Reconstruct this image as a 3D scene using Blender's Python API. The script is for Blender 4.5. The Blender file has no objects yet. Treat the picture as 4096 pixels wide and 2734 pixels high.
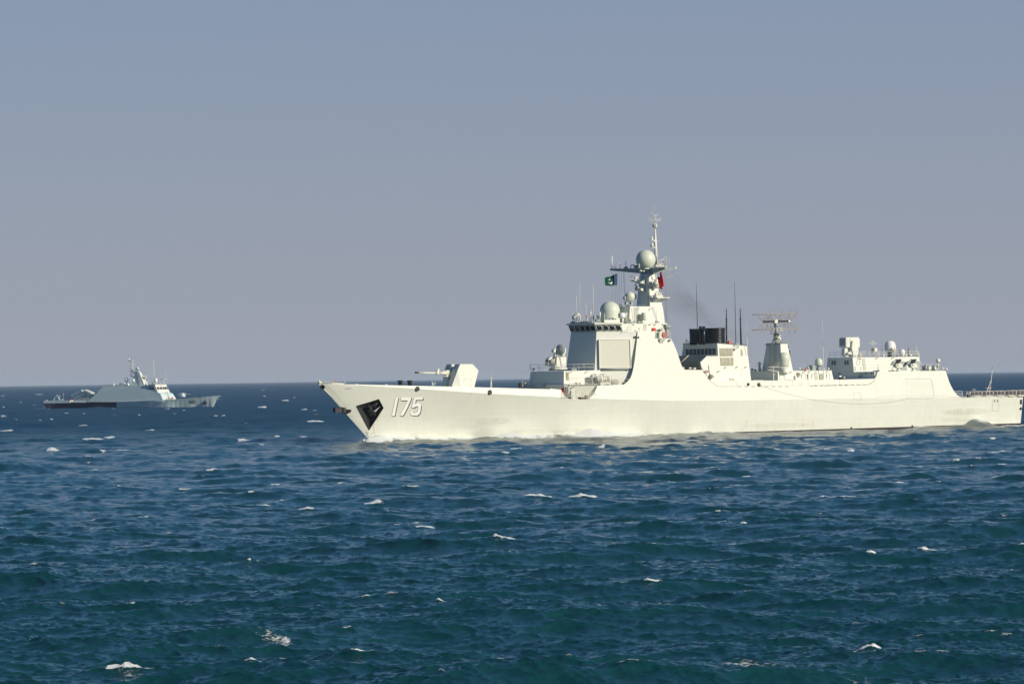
import bpy, bmesh, math, random
import numpy as np
from mathutils import Vector, Matrix
R = math.radians
random.seed(7)
scene = bpy.context.scene
C = scene.collection

# ------------------------------------------------------------------ camera, sky, sun, exposure
FPX = 16370.0            # focal length in pixels of the 4096 px wide photograph
CAMH = 10.6
HORIZ_Y, ROLL = 1512.0, 0.79
cam_d = bpy.data.cameras.new("camera")
cam = bpy.data.objects.new("camera", cam_d)
C.objects.link(cam)
scene.camera = cam
cam_d.sensor_width = 36.0
cam_d.lens = 36.0 * FPX / 4096.0
cam_d.clip_start = 1.0
cam_d.clip_end = 60000.0
pitch = math.atan((HORIZ_Y - 1367.0) / FPX)
CM = Matrix.Translation((0, 0, CAMH)) @ Matrix.Rotation(R(90) + pitch, 4, 'X') @ Matrix.Rotation(R(-ROLL), 4, 'Z')
cam.matrix_world = CM

THETA = R(36)
A_DIR = Vector((math.cos(THETA), math.sin(THETA), 0))
P_DIR = Vector((math.sin(THETA), -math.cos(THETA), 0))
SUN_EL = R(24)
sh = (P_DIR + 0.40 * A_DIR).normalized()
SUN = Vector((sh.x * math.cos(SUN_EL), sh.y * math.cos(SUN_EL), math.sin(SUN_EL)))
sun_d = bpy.data.lights.new("sun", 'SUN')
sun_d.energy = 5.0
sun_d.angle = R(0.5)
sun_d.color = (1.0, 0.90, 0.72)
sun_o = bpy.data.objects.new("sun", sun_d)
C.objects.link(sun_o)
sun_o.rotation_euler = SUN.to_track_quat('Z', 'Y').to_euler()

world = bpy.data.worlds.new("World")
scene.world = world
world.use_nodes = True
wt = world.node_tree
wt.nodes.clear()
wo = wt.nodes.new('ShaderNodeOutputWorld')
wb = wt.nodes.new('ShaderNodeBackground')
ws = wt.nodes.new('ShaderNodeTexSky')
ws.sky_type = 'NISHITA'
ws.sun_disc = False
ws.sun_elevation = SUN_EL
ws.sun_rotation = math.atan2(SUN.x, SUN.y)
ws.air_density = 1.0
ws.dust_density = 0.0
ws.ozone_density = 6.0
ws.sun_intensity = 1.0
# the band of sea haze low over the horizon pales the sky there
tcw = wt.nodes.new('ShaderNodeTexCoord')
spw = wt.nodes.new('ShaderNodeSeparateXYZ')
wt.links.new(tcw.outputs['Generated'], spw.inputs[0])
rmp = wt.nodes.new('ShaderNodeValToRGB')
rmp.color_ramp.interpolation = 'EASE'
el_ = rmp.color_ramp.elements
el_[0].position = 0.0; el_[0].color = (0.95, 0.95, 0.95, 1)
el_[1].position = 0.20; el_[1].color = (0, 0, 0, 1)
e2 = el_.new(0.10); e2.color = (0.85, 0.85, 0.85, 1)
wt.links.new(spw.outputs[2], rmp.inputs[0])
rm2 = wt.nodes.new('ShaderNodeValToRGB')
el_ = rm2.color_ramp.elements
el_[0].position = 0.0; el_[0].color = (0.338, 0.352, 0.418, 1)
el_[1].position = 0.12; el_[1].color = (0.240, 0.288, 0.408, 1)
wt.links.new(spw.outputs[2], rm2.inputs[0])
sc10 = wt.nodes.new('ShaderNodeVectorMath'); sc10.operation = 'SCALE'
sc10.inputs['Scale'].default_value = 10.0
wt.links.new(rm2.outputs[0], sc10.inputs[0])
mx = wt.nodes.new('ShaderNodeMix')
mx.data_type = 'RGBA'
wt.links.new(rmp.outputs[0], mx.inputs[0])
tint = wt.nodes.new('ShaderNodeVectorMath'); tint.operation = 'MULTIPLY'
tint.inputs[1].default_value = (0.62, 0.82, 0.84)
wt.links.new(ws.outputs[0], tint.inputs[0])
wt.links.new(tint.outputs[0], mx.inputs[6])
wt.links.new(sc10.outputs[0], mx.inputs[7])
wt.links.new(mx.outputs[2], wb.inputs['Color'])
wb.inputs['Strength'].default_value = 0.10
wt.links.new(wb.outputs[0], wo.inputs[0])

scene.view_settings.view_transform = 'Standard'
scene.view_settings.look = 'None'
scene.view_settings.exposure = 0.0
scene.view_settings.gamma = 1.0
scene.render.engine = 'CYCLES'

# ------------------------------------------------------------------ node helpers and materials
class NT:
    def __init__(self, name):
        self.m = bpy.data.materials.new(name)
        self.m.use_nodes = True
        self.t = self.m.node_tree
        self.b = self.t.nodes['Principled BSDF']
        self.out = self.t.nodes['Material Output']
    def n(self, kind, **kw):
        nd = self.t.nodes.new(kind)
        for k, v in kw.items():
            setattr(nd, k, v)
        return nd
    def link(self, a, b):
        self.t.links.new(a, b)
    def setin(self, sock, v):
        if hasattr(v, 'default_value') or hasattr(v, 'is_output'):
            self.t.links.new(v, sock)
        else:
            sock.default_value = v
    def math(self, op, a, b=0.0, c=None, clamp=False):
        nd = self.t.nodes.new('ShaderNodeMath')
        nd.operation = op
        nd.use_clamp = clamp
        self.setin(nd.inputs[0], a)
        self.setin(nd.inputs[1], b)
        if c is not None:
            self.setin(nd.inputs[2], c)
        return nd.outputs[0]
    def smooth(self, x, lo, hi, a=0.0, b=1.0):
        nd = self.t.nodes.new('ShaderNodeMapRange')
        nd.interpolation_type = 'SMOOTHSTEP'
        self.setin(nd.inputs[0], x)
        nd.inputs[1].default_value = lo
        nd.inputs[2].default_value = hi
        nd.inputs[3].default_value = a
        nd.inputs[4].default_value = b
        return nd.outputs[0]
    def noise(self, vec, scale, detail=3.0, rough=0.55, dist=0.0):
        nd = self.t.nodes.new('ShaderNodeTexNoise')
        nd.inputs['Scale'].default_value = scale
        nd.inputs['Detail'].default_value = detail
        nd.inputs['Roughness'].default_value = rough
        nd.inputs['Distortion'].default_value = dist
        if vec is not None:
            self.t.links.new(vec, nd.inputs['Vector'])
        return nd.outputs[0]
    def coords(self, kind='Object', scale=(1, 1, 1)):
        tc = self.t.nodes.new('ShaderNodeTexCoord')
        mp = self.t.nodes.new('ShaderNodeMapping')
        mp.inputs['Scale'].default_value = scale
        self.t.links.new(tc.outputs[kind], mp.inputs[0])
        return mp.outputs[0]
    def mix(self, fac, a, b):
        nd = self.t.nodes.new('ShaderNodeMix')
        nd.data_type = 'RGBA'
        self.setin(nd.inputs[0], fac)
        for s, v in ((nd.inputs[6], a), (nd.inputs[7], b)):
            if isinstance(v, tuple):
                s.default_value = v if len(v) == 4 else v + (1,)
            else:
                self.t.links.new(v, s)
        return nd.outputs[2]

def paint(name, col, rough=0.55, var=0.06, metal=0.0, bump=0.0, nscale=0.7):
    k = NT(name)
    v = k.coords('Object')
    n1 = k.noise(v, nscale, 4.0)
    n2 = k.noise(k.coords('Object', (3, 3, 0.35)), 1.3, 3.0)
    f = k.math('ADD', k.math('MULTIPLY', n1, 0.5), k.math('MULTIPLY', n2, 0.5))
    dk = tuple(c * (1 - 2.2 * var) for c in col)
    lt = tuple(min(1, c * (1 + 1.2 * var)) for c in col)
    k.link(k.mix(k.smooth(f, 0.3, 0.7), dk, lt), k.b.inputs['Base Color'])
    k.b.inputs['Roughness'].default_value = rough
    k.b.inputs['Metallic'].default_value = metal
    if bump:
        b = k.n('ShaderNodeBump')
        b.inputs['Strength'].default_value = bump
        b.inputs['Distance'].default_value = 0.05
        k.link(k.noise(v, 1.2, 2.0), b.inputs['Height'])
        k.link(b.outputs[0], k.b.inputs['Normal'])
    return k.m

M = {}
M['paint'] = paint('light_grey_paint', (0.55, 0.60, 0.585), 0.5, 0.035, bump=0.12)
M['house'] = paint('superstructure_paint', (0.635, 0.65, 0.58), 0.55, 0.02, bump=0.06)
M['grey'] = paint('mid_grey_paint', (0.30, 0.345, 0.35), 0.55, 0.08)
M['grey2'] = paint('door_paint', (0.50, 0.52, 0.47), 0.55, 0.03)
M['steel'] = paint('dull_steel', (0.30, 0.32, 0.31), 0.5, 0.12)
M['dome'] = paint('greenish_radome', (0.56, 0.60, 0.50), 0.5, 0.01)
M['panel'] = paint('beige_array_panel', (0.60, 0.60, 0.50), 0.6, 0.015)
M['white'] = paint('white_radome', (0.74, 0.73, 0.70), 0.4, 0.03)
M['offwhite'] = paint('cream_equipment', (0.66, 0.65, 0.56), 0.5, 0.06)
M['number_white'] = paint('white_numeral_paint', (0.86, 0.86, 0.82), 0.5, 0.02)
M['black'] = paint('matt_black', (0.012, 0.013, 0.016), 0.6, 0.15)
M['blackish'] = paint('black_anchor_paint', (0.011, 0.011, 0.015), 0.6, 0.25, nscale=3)
M['stack'] = paint('satin_black_funnel', (0.016, 0.019, 0.026), 0.32, 0.15)
M['deck'] = paint('dark_deck_paint', (0.11, 0.13, 0.14), 0.7, 0.1)
M['vent'] = paint('tan_louvre', (0.30, 0.28, 0.18), 0.7, 0.1)
M['red'] = paint('red_paint', (0.62, 0.03, 0.03), 0.5, 0.06)
M['orange'] = paint('orange_float', (0.75, 0.12, 0.05), 0.5, 0.06)
M['brown'] = paint('brown_muzzle_cover', (0.10, 0.05, 0.03), 0.7, 0.1)
M['teal'] = paint('teal_door', (0.04, 0.22, 0.24), 0.5, 0.05)
M['glass'] = paint('dark_glass', (0.008, 0.014, 0.02), 0.08, 0.05)
M['seam'] = paint('dull_seam_line', (0.40, 0.40, 0.34), 0.7, 0.05)  # dull tone for joint lines, door outlines and cords
M['rope'] = paint('rope', (0.33, 0.29, 0.21), 0.8, 0.1)
M['wire'] = paint('wire', (0.30, 0.31, 0.32), 0.6, 0.05)
M['net'] = paint('scrambling_net', (0.30, 0.22, 0.15), 0.85, 0.3, nscale=8)
M['green_flag'] = paint('green_flag_cloth', (0.0, 0.085, 0.045), 0.8, 0.04)
M['white_flag'] = paint('white_flag_cloth', (0.72, 0.74, 0.80), 0.8, 0.04)
M['red_flag'] = paint('red_flag_cloth', (0.70, 0.015, 0.02), 0.8, 0.05)
M['raft'] = paint('white_raft_shell', (0.72, 0.70, 0.63), 0.45, 0.04)
M['boat_side'] = paint('blue_grey_shaded_boat_paint', (0.52, 0.62, 0.62), 0.5, 0.02)  # blue-grey of the boat's shaded sides put into the colour
M['boat_white'] = paint('pale_sunlit_boat_paint', (0.66, 0.68, 0.62), 0.5, 0.05)  # pale gear; on bridge and mast fronts, sunlight put into the colour
M['boat_navy'] = paint('navy_boat_paint', (0.035, 0.05, 0.085), 0.5, 0.1)

# ------------------------------------------------------------------ object helpers
def tag(o, label=None, cat=None, group=None, kind=None):
    if label: o['label'] = label
    if cat: o['category'] = cat
    if group: o['group'] = group
    if kind: o['kind'] = kind
    return o

def empty(name, loc=(0, 0, 0), rz=0.0, label=None, cat=None, group=None):
    o = bpy.data.objects.new(name, None)
    C.objects.link(o)
    o.location = loc
    o.rotation_euler = (0, 0, rz)
    o.empty_display_size = 0.5
    tag(o, label, cat, group)
    return o

class MB:
    """collects shapes of one part into one mesh"""
    def __init__(self):
        self.v, self.f, self.s, self.mi = [], [], [], []
        self.cur = 0
    def add(self, vs, fs, smooth=False):
        o = len(self.v)
        self.v += [tuple(p) for p in vs]
        for f in fs:
            self.f.append(tuple(i + o for i in f))
            self.s.append(smooth)
            self.mi.append(self.cur)
        return self
    def box(self, c, d, rz=0.0, ry=0.0):
        m = Matrix.Rotation(rz, 3, 'Z') @ Matrix.Rotation(ry, 3, 'Y')
        vs = []
        for z in (-1, 1):
            for x, y in ((-1, -1), (1, -1), (1, 1), (-1, 1)):
                vs.append(Vector(c) + m @ Vector((x * d[0] / 2, y * d[1] / 2, z * d[2] / 2)))
        return self.add(vs, [(3, 2, 1, 0), (4, 5, 6, 7), (0, 1, 5, 4), (1, 2, 6, 5), (2, 3, 7, 6), (3, 0, 4, 7)])
    def bevbox(self, c, d, b=0.05, rz=0.0):
        """box with chamfered vertical and top edges"""
        m = Matrix.Rotation(rz, 3, 'Z')
        hx, hy, hz = d[0] / 2, d[1] / 2, d[2] / 2
        def ring(x, y, z, bb):
            return [Vector(c) + m @ Vector(p) for p in ((x - bb, -y, z), (x, -y + bb, z), (x, y - bb, z), (x - bb, y, z),
                    (-x + bb, y, z), (-x, y - bb, z), (-x, -y + bb, z), (-x + bb, -y, z))]
        vs = ring(hx, hy, -hz, b) + ring(hx, hy, hz - b, b) + ring(hx - b, hy - b, hz, b)
        fs = [tuple(range(7, -1, -1)), tuple(range(16, 24))]
        for k in range(2):
            for i in range(8):
                j = (i + 1) % 8
                fs.append((k * 8 + i, k * 8 + j, k * 8 + 8 + j, k * 8 + 8 + i))
        return self.add(vs, fs)
    def tube(self, p0, p1, r0, r1=None, n=8, caps=True):
        if r1 is None: r1 = r0
        p0, p1 = Vector(p0), Vector(p1)
        d = p1 - p0
        if d.length < 1e-6: return self
        q = d.to_track_quat('Z', 'Y')
        vs = []
        for p, r in ((p0, r0), (p1, r1)):
            for i in range(n):
                a = 2 * math.pi * i / n
                vs.append(p + q @ Vector((r * math.cos(a), r * math.sin(a), 0)))
        self.add(vs, [(i, (i + 1) % n, n + (i + 1) % n, n + i) for i in range(n)], True)
        if caps:
            self.add(vs[:n], [tuple(range(n - 1, -1, -1))])
            self.add(vs[n:], [tuple(range(n))])
        return self
    def path(self, pts, r, n=6):
        for a, b in zip(pts[:-1], pts[1:]):
            self.tube(a, b, r, n=n)
        return self
    def lathe(self, c, prof, n=28, axis=(0, 0, 1), smooth=True):
        q = Vector(axis).to_track_quat('Z', 'Y')
        c = Vector(c)
        vs, fs = [], []
        for r, z in prof:
            for i in range(n):
                a = 2 * math.pi * i / n
                vs.append(c + q @ Vector((max(r, 1e-4) * math.cos(a), max(r, 1e-4) * math.sin(a), z)))
        for k in range(len(prof) - 1):
            for i in range(n):
                j = (i + 1) % n
                fs.append((k * n + i, k * n + j, (k + 1) * n + j, (k + 1) * n + i))
        self.add(vs, fs, smooth)
        self.add(vs[:n], [tuple(range(n - 1, -1, -1))])
        self.add(vs[-n:], [tuple(range(n))])
        return self
    def ball(self, c, r, sz=1.0, n=24, lo=-1.0):
        pr = []
        a0 = math.asin(max(-1, lo))
        k = 14
        for i in range(k + 1):
            a = a0 + (math.pi / 2 - a0) * i / k
            pr.append((r * math.cos(a), r * sz * math.sin(a)))
        return self.lathe(c, pr, n)
    def prism(self, pts, off):
        """planar polygon extruded by a vector"""
        n = len(pts)
        a = [Vector(p) for p in pts]
        b = [p + Vector(off) for p in a]
        return self.add(a + b, [tuple(range(n)), tuple(range(2 * n - 1, n - 1, -1))] +
                        [(i, n + i, n + (i + 1) % n, (i + 1) % n) for i in range(n)])
    def loft(self, a, b):
        n = len(a)
        return self.add(list(a) + list(b), [tuple(range(n)), tuple(range(2 * n - 1, n - 1, -1))] +
                        [(i, n + i, n + (i + 1) % n, (i + 1) % n) for i in range(n)])
    def build(self, name, mat, parent=None, loc=None, label=None, fixn=True):
        me = bpy.data.meshes.new(name)
        me.from_pydata(self.v, [], self.f)
        for mm in (mat if isinstance(mat, (list, tuple)) else [mat]):
            me.materials.append(mm)
        me.polygons.foreach_set('use_smooth', self.s)
        me.polygons.foreach_set('material_index', self.mi)
        if fixn:
            bm = bmesh.new()
            bm.from_mesh(me)
            bmesh.ops.remove_doubles(bm, verts=bm.verts, dist=0.0005)
            bmesh.ops.recalc_face_normals(bm, faces=bm.faces)
            bm.to_mesh(me)
            bm.free()
        me.update()
        o = bpy.data.objects.new(name, me)
        C.objects.link(o)
        if parent: o.parent = parent
        if loc is not None: o.location = loc
        if label: o['label'] = label
        return o

def copy_tree(o, parent=None):
    c = o.copy()
    C.objects.link(c)
    c.parent = parent
    for ch in [x for x in bpy.data.objects if x.parent == o]:
        copy_tree(ch, c)
    return c

# measured frames: (x0, y0, scale) of enlarged views of the photograph, to read real positions
R1 = (1200, 1400, 2.349); R2 = (2000, 1150, 2.936); R3 = (2300, 820, 3.136); R4 = (2650, 1100, 3.132)
R5 = (3250, 1250, 2.7766); R6 = (120, 1400, 2.936); R7 = (3280, 1320, 4.35); R8 = (3700, 1400, 4.7525)
RP = (0, 0, 1.0); R9 = (1200, 1480, 3.915)
RA = (2050, 1330, 4.698); RB = (2200, 1180, 4.698); RC = (2400, 830, 5.809); RD = (2400, 1050, 5.807)
RE = (2700, 1280, 6.271); RF = (2980, 1230, 5.2275)
def pix(Rg, x, y):
    return Rg[0] + x / Rg[2], Rg[1] + y / Rg[2]

class Frame:
    def __init__(self, origin, ang):
        self.m = Matrix.Translation(origin) @ Matrix.Rotation(ang, 4, 'Z')
        self.inv = self.m.inverted()
        self.o = self.inv @ CM.translation
    def ray(self, Rg, x, y):
        u, v = pix(Rg, x, y)
        d = CM.to_3x3() @ Vector((u - 2048.0, 1367.0 - v, -FPX))
        return self.inv.to_3x3() @ d
    def at(self, Rg, x, y, t):
        """point seen there on the fore-and-aft plane t metres out from the centreline"""
        d = self.ray(Rg, x, y)
        k = (-t - self.o.y) / d.y
        return self.o + d * k
    def plane(self, Rg, x, y, p, n):
        d = self.ray(Rg, x, y)
        return self.o + d * ((Vector(p) - self.o).dot(n) / d.dot(n))

# ================================================================== THE DESTROYER
F = Frame((-24.7, 708.3, 0), THETA)
ship = empty('warship', (-24.7, 708.3, 0), THETA,
             'large cream grey warship numbered 175 with a tall mast and domes, nearest vessel', 'warship')

def spline(xs, ys):
    xs = np.array(xs, float); ys = np.array(ys, float)
    d = np.gradient(ys, xs)
    def f(x):
        i = int(np.clip(np.searchsorted(xs, x) - 1, 0, len(xs) - 2))
        h = xs[i + 1] - xs[i]
        u = min(max((x - xs[i]) / h, 0.0), 1.0)
        return float((2*u**3-3*u**2+1)*ys[i] + (u**3-2*u**2+u)*h*d[i] + (-2*u**3+3*u**2)*ys[i+1] + (u**3-u**2)*h*d[i+1])
    return f
KB = spline([-11, -8, -4, 0, 6, 12, 20, 30, 42, 55, 70, 100, 125, 150], [0.12, 0.95, 2.0, 2.95, 4.1, 5.1, 6.15, 7.1, 7.9, 8.35, 8.5, 8.5, 8.35, 7.7])
WB = spline([-11, 0, 3, 8, 15, 25, 37, 50, 65, 80, 110, 130, 150], [0.03, 0.06, 0.5, 1.15, 2.05, 3.4, 4.95, 6.3, 7.3, 7.8, 7.8, 7.4, 6.7])
TUM = 0.13
KZ = spline([-11, 0, 20, 45, 62, 85, 110, 150], [10.1, 9.5, 8.05, 6.7, 6.15, 6.0, 6.0, 6.0])
def stem_s(z):
    return -10.4 * max(z, 0) / 10.05
def T_out(s, z):
    zk = KZ(s)
    k = KB(s)
    if z >= zk:
        return max(k - TUM * (z - zk), 0.05)
    if z <= 0:
        return max(WB(s), 0.05)
    # below the knuckle the side runs from the waterline (stem for raked bow) to the knuckle
    u = z / zk
    w = WB(s)
    if s < 0:
        zs = -s * 10.05 / 10.4
        if z <= zs: return 0.05
        u = (z - zs) / max(zk - zs, 0.01)
        return 0.05 + (k - 0.05) * min(u, 1) ** 0.92
    return w + (k - w) * (u ** (1.0 if s > 40 else 0.92 + 0.08 * s / 40))
def hull_calc(Rg, x, y, out=0.0):
    t = 6.0
    for _ in range(30):
        p = F.at(Rg, x, y, t)
        t = 0.5 * t + 0.5 * (T_out(p.x, p.z) + out)
    return F.at(Rg, x, y, t)
def hull(Rg, x, y, out=0.0):
    """the point of the built hull or house side seen there, moved out along the surface normal"""
    if SKIN is not None:
        d = F.ray(Rg, x, y).normalized()
        loc, nr, ix, ds = SKIN.ray_cast(F.o, d)
        if loc is not None and loc.y < 0:
            if nr.y > 0: nr = -nr
            return loc + nr * out
    return hull_calc(Rg, x, y, out)
SKIN = None

top_px = [(R1,170,300),(R1,240,318),(R1,600,322),(R1,940,331),(R1,1400,341),(R1,1760,350),(R1,2349,366),(R2,300,1187),(R2,715,1197),
          (R2,728,1222),(R2,742,1246),(R2,760,1268),(R2,782,1287),(R2,806,1300),(R2,838,1308),
          (R2,1010,1310),(R2,1045,1300),(R2,1072,1280),(R2,1094,1255),(R2,1114,1222),(R2,1130,1188),(R2,1143,1150)]
mid_px = [(R2,1143,1150),(R2,1425,1147),(R2,1455,1136),(R2,1484,1116),(R2,1510,1090),(R2,1533,1058),(R2,1552,1010),(R2,1566,950),
          (R2,1582,860),(R2,1600,700),(R2,1610,600),(R2,1617,515),(R2,1792,515),(R2,1797,560),(R2,1806,588),(R2,1818,596),(R2,2008,597),
          (R2,2035,650),(R2,2062,710),(R2,2090,785),(R2,2112,855),(R2,2130,905),(R2,2146,937),(R2,2172,961),(R4,280,1183),
          (R4,495,1187),(R4,508,1208),(R4,530,1243),(R4,562,1285),(R4,600,1319)]
low_px = [(R4,600,1319),(R4,1110,1318),(R4,1440,1318),(R4,2349,1305),(R5,690,733)]
han_px = [(R5,690,733),(R5,708,707),(R5,718,677),(R5,724,652),(R5,1470,643),(R5,1482,655),(R5,1500,710),(R5,1518,766),(R5,1540,815),(R5,1566,862),
          (R5,1592,898),(R5,1622,925),(R5,1658,943)]
aft_px = [(R5,1658,943),(R5,2340,921)]
def prof(px):
    out = []
    for a in px:
        p = hull(*a)
        out.append((p.x, p.z))
    for i in range(1, len(out)):
        if out[i][0] <= out[i-1][0] + 0.03:
            out[i] = (out[i-1][0] + 0.03, out[i][1])
    return out
P_top, P_mid, P_low, P_han, P_aft = prof(top_px), prof(mid_px), prof(low_px), prof(han_px), prof(aft_px)
zdk = P_mid[0][1]
s_mid0, s_mid1 = P_mid[0][0], P_mid[-1][0]
s_han0, s_han1 = P_han[0][0], P_han[-1][0]
S_END = P_aft[-1][0]
def seamz(s): return KZ(s) + 0.0
# hull top line: sheer, then the walkway cut-out, then under the midships house a level line, gunwale, and the knuckle aft
hull_top = P_top + [(s_mid1 - 0.0, P_mid[-1][1] - 0.02)] + P_low[1:] + [(s_han0 + 0.03, P_han[-1][1]), (s_han1, P_han[-1][1])] + P_aft[1:]
hull_top = sorted(set((round(a, 4), b) for a, b in hull_top))
# (midships house sits on a level shelf at the height of the raft deck)
hull_top = [(a, b) for a, b in hull_top if not (s_mid0 + .01 < a < s_mid1 - .01)]
def interp(prf, s):
    return float(np.interp(s, [a for a, b in prf], [b for a, b in prf]))

def side_loft(name, mat, prf, zlow, n_low, n_up, parent, smax=None, keel=None):
    """closed body: port and starboard skins following the hull sides, decked over along its top line"""
    ss = sorted(set([a for a, b in prf] + list(np.arange(prf[0][0], prf[-1][0], 1.5))))
    keep = [ss[0]]
    for s in ss[1:]:
        if s - keep[-1] > 0.025: keep.append(s)
    mb = MB()
    cols = []
    for s in keep:
        zt = interp(prf, s)
        zk = KZ(s)
        zb = zlow(s)
        zz = []
        if zb < zk < zt - 0.02 and n_low:
            for i in range(n_low): zz.append(zb + (zk - zb) * i / n_low)
            for i in range(n_up + 1): zz.append(zk + (zt - zk) * i / n_up)
        else:
            for i in range(n_low + n_up + 1): zz.append(zb + (zt - zb) * i / (n_low + n_up))
        cols.append([(s, T_out(s, z), z) for z in zz])
    nz = len(cols[0]); ns = len(cols)
    for sg in (-1, 1):
        vs = [(p[0], sg * p[1], p[2]) for c in cols for p in c]
        fs = []
        for i in range(ns - 1):
            for j in range(nz - 1):
                a = i * nz + j
                fs.append((a, a + 1, a + nz + 1, a + nz))
        mb.add(vs, fs)
    top = [(c[-1][0], -c[-1][1], c[-1][2]) for c in cols] + [(c[-1][0], c[-1][1], c[-1][2]) for c in cols]
    mb.add(top, [(i, i + 1, ns + i + 1, ns + i) for i in range(ns - 1)])
    bot = [(c[0][0], -c[0][1], c[0][2]) for c in cols] + [(c[0][0], c[0][1], c[0][2]) for c in cols]
    mb.add(bot, [(i, ns + i, ns + i + 1, i + 1) for i in range(ns - 1)])
    for c in (cols[0], cols[-1]):
        vs = [(p[0], -p[1], p[2]) for p in c] + [(p[0], p[1], p[2]) for p in c]
        mb.add(vs, [(j, j + 1, nz + j + 1, nz + j) for j in range(nz - 1)])
    return mb.build(name, mat, parent)

# hull paint with weld lines, scuffs, rust streaks and the dark boot-top
def hull_mat():
    k = NT('hull_paint')
    v = k.coords('Object')
    sep = k.n('ShaderNodeSeparateXYZ'); k.link(v, sep.inputs[0])
    X, Y, Z = sep.outputs
    n1 = k.noise(v, 0.35, 5.0)
    n2 = k.noise(k.coords('Object', (1.6, 1.6, 0.12)), 1.0, 4.0)
    f = k.smooth(k.math('ADD', k.math('MULTIPLY', n1, 0.5), k.math('MULTIPLY', n2, 0.5)), 0.32, 0.68)
    col = k.mix(f, (0.625, 0.64, 0.565), (0.665, 0.68, 0.605))
    # plating lines
    def line(c, per, w):
        return k.math('LESS_THAN', k.math('FRACT', k.math('DIVIDE', c, per)), w)
    ln = k.math('MAXIMUM', line(Z, 2.15, 0.022), k.math('MULTIPLY', line(X, 9.3, 0.006), 0.8))
    col = k.mix(k.math('MULTIPLY', ln, k.math('MULTIPLY', n2, 0.7)), col, (0.40, 0.41, 0.35))
    # plates of slightly different paint
    ck = k.n('ShaderNodeTexWhiteNoise'); ck.noise_dimensions = '2D'
    cb = k.n('ShaderNodeCombineXYZ')
    k.link(k.math('FLOOR', k.math('DIVIDE', X, 9.3)), cb.inputs[0]); k.link(k.math('FLOOR', k.math('DIVIDE', Z, 2.15)), cb.inputs[1])
    k.link(cb.outputs[0], ck.inputs['Vector'])
    col = k.mix(k.math('MULTIPLY', ck.outputs[0], 0.10), col, (0.50, 0.52, 0.45))
    # wave-like grime near the water
    gz = k.smooth(Z, 0.2, 2.4, 1.0, 0.0)
    gr = k.smooth(k.noise(k.coords('Object', (0.5, 1, 0.8)), 1.6, 6.0, 0.65), 0.52, 0.68)
    col = k.mix(k.math('MULTIPLY', k.math('MULTIPLY', gz, gr), 0.35), col, (0.46, 0.42, 0.28))
    # scuffs: scribbled dark marks inside elliptical patches
    sc = k.noise(k.coords('Object', (0.7, 1, 1.6)), 1.3, 7.0, 0.65, 3.0)
    scr = k.smooth(k.math('ABSOLUTE', k.math('SUBTRACT', sc, 0.5)), 0.0, 0.05, 1.0, 0.0)
    def patch(p, hw, hh, amt):
        dx = k.math('DIVIDE', k.math('SUBTRACT', X, p.x), hw)
        dz = k.math('DIVIDE', k.math('SUBTRACT', Z, p.z), hh)
        r = k.math('ADD', k.math('MULTIPLY', dx, dx), k.math('MULTIPLY', dz, dz))
        return k.math('MULTIPLY', k.smooth(r, 0.3, 1.1, 1.0, 0.0), amt * .8)
    tot = None
    for (rg, x, y, hw, hh, amt) in ((R5, 1715, 1100, 7.0, 0.75, 0.85), (R5, 1560, 1185, 4.0, 0.4, 0.45), (R5, 1760, 1195, 5.5, 0.35, 0.5), (R5, 2000, 1190, 3.0, 0.2, 0.4),
                               (R1, 1815, 668, 4.4, 0.75, 0.6), (R1, 1560, 700, 4.0, 0.8, 0.3), (R1, 1650, 655, 4.5, 0.5, 0.25), (R1, 2150, 760, 4.5, 0.5, 0.35),
                               (RP, 2290, 1722, 6.0, 0.5, 0.4), (RP, 3120, 1700, 9.0, 0.6, 0.5)):
        q = patch(hull(rg, x, y), hw, hh, amt)
        tot = q if tot is None else k.math('MAXIMUM', tot, q)
    col = k.mix(k.math('MULTIPLY', scr, tot), col, (0.22, 0.20, 0.15))
    col = k.mix(k.math('MULTIPLY', tot, 0.04), col, (0.35, 0.30, 0.2))
    # rust runs
    rs = k.smooth(k.noise(k.coords('Object', (2.6, 2.6, 0.10)), 1.5, 3.0), 0.54, 0.66)
    rt = None
    for (rg, x, y, hw, hh, amt) in ((R1, 712, 690, 1.1, 2.4, 0.75), (R1, 655, 770, 1.0, 1.3, 0.5), (R1, 1475, 360, 1.2, 0.6, 0.35), (RP, 2982, 1693, 0.5, 1.0, 0.5), (R5, 1330, 1170, 1.0, 1.0, 0.25),
                                    (R5, 2320, 1110, 0.5, 0.8, 0.4), (RP, 3230, 1690, 3.0, 1.2, 0.2)):
        q = patch(hull(rg, x, y), hw, hh, amt)
        rt = q if rt is None else k.math('MAXIMUM', rt, q)
    col = k.mix(k.math('MULTIPLY', rs, rt), col, (0.50, 0.30, 0.10))
    # boot-top
    bz = k.math('ADD', 0.10, k.math('MULTIPLY', k.math('SUBTRACT', X, 45.0), 0.0052))
    col = k.mix(k.math('LESS_THAN', Z, bz), col, (0.030, 0.022, 0.026))
    k.link(col, k.b.inputs['Base Color'])
    k.b.inputs['Roughness'].default_value = 0.42
    b = k.n('ShaderNodeBump'); b.inputs['Strength'].default_value = 0.25; b.inputs['Distance'].default_value = 0.06
    k.link(k.noise(k.coords('Object', (0.5, 0.5, 1.0)), 1.1, 3.0), b.inputs['Height'])
    k.link(b.outputs[0], k.b.inputs['Normal'])
    return k.m
M['hull'] = hull_mat()

# keel side: the raked stem needs the lower edge to follow the stem line
def hull_low(s):
    if s < 0: return -s * 10.05 / 10.4
    return -2.5 if s > 1 else -2.5 * s
hull_o = side_loft('hull', M['hull'], hull_top, hull_low, 10, 2, ship)

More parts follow.
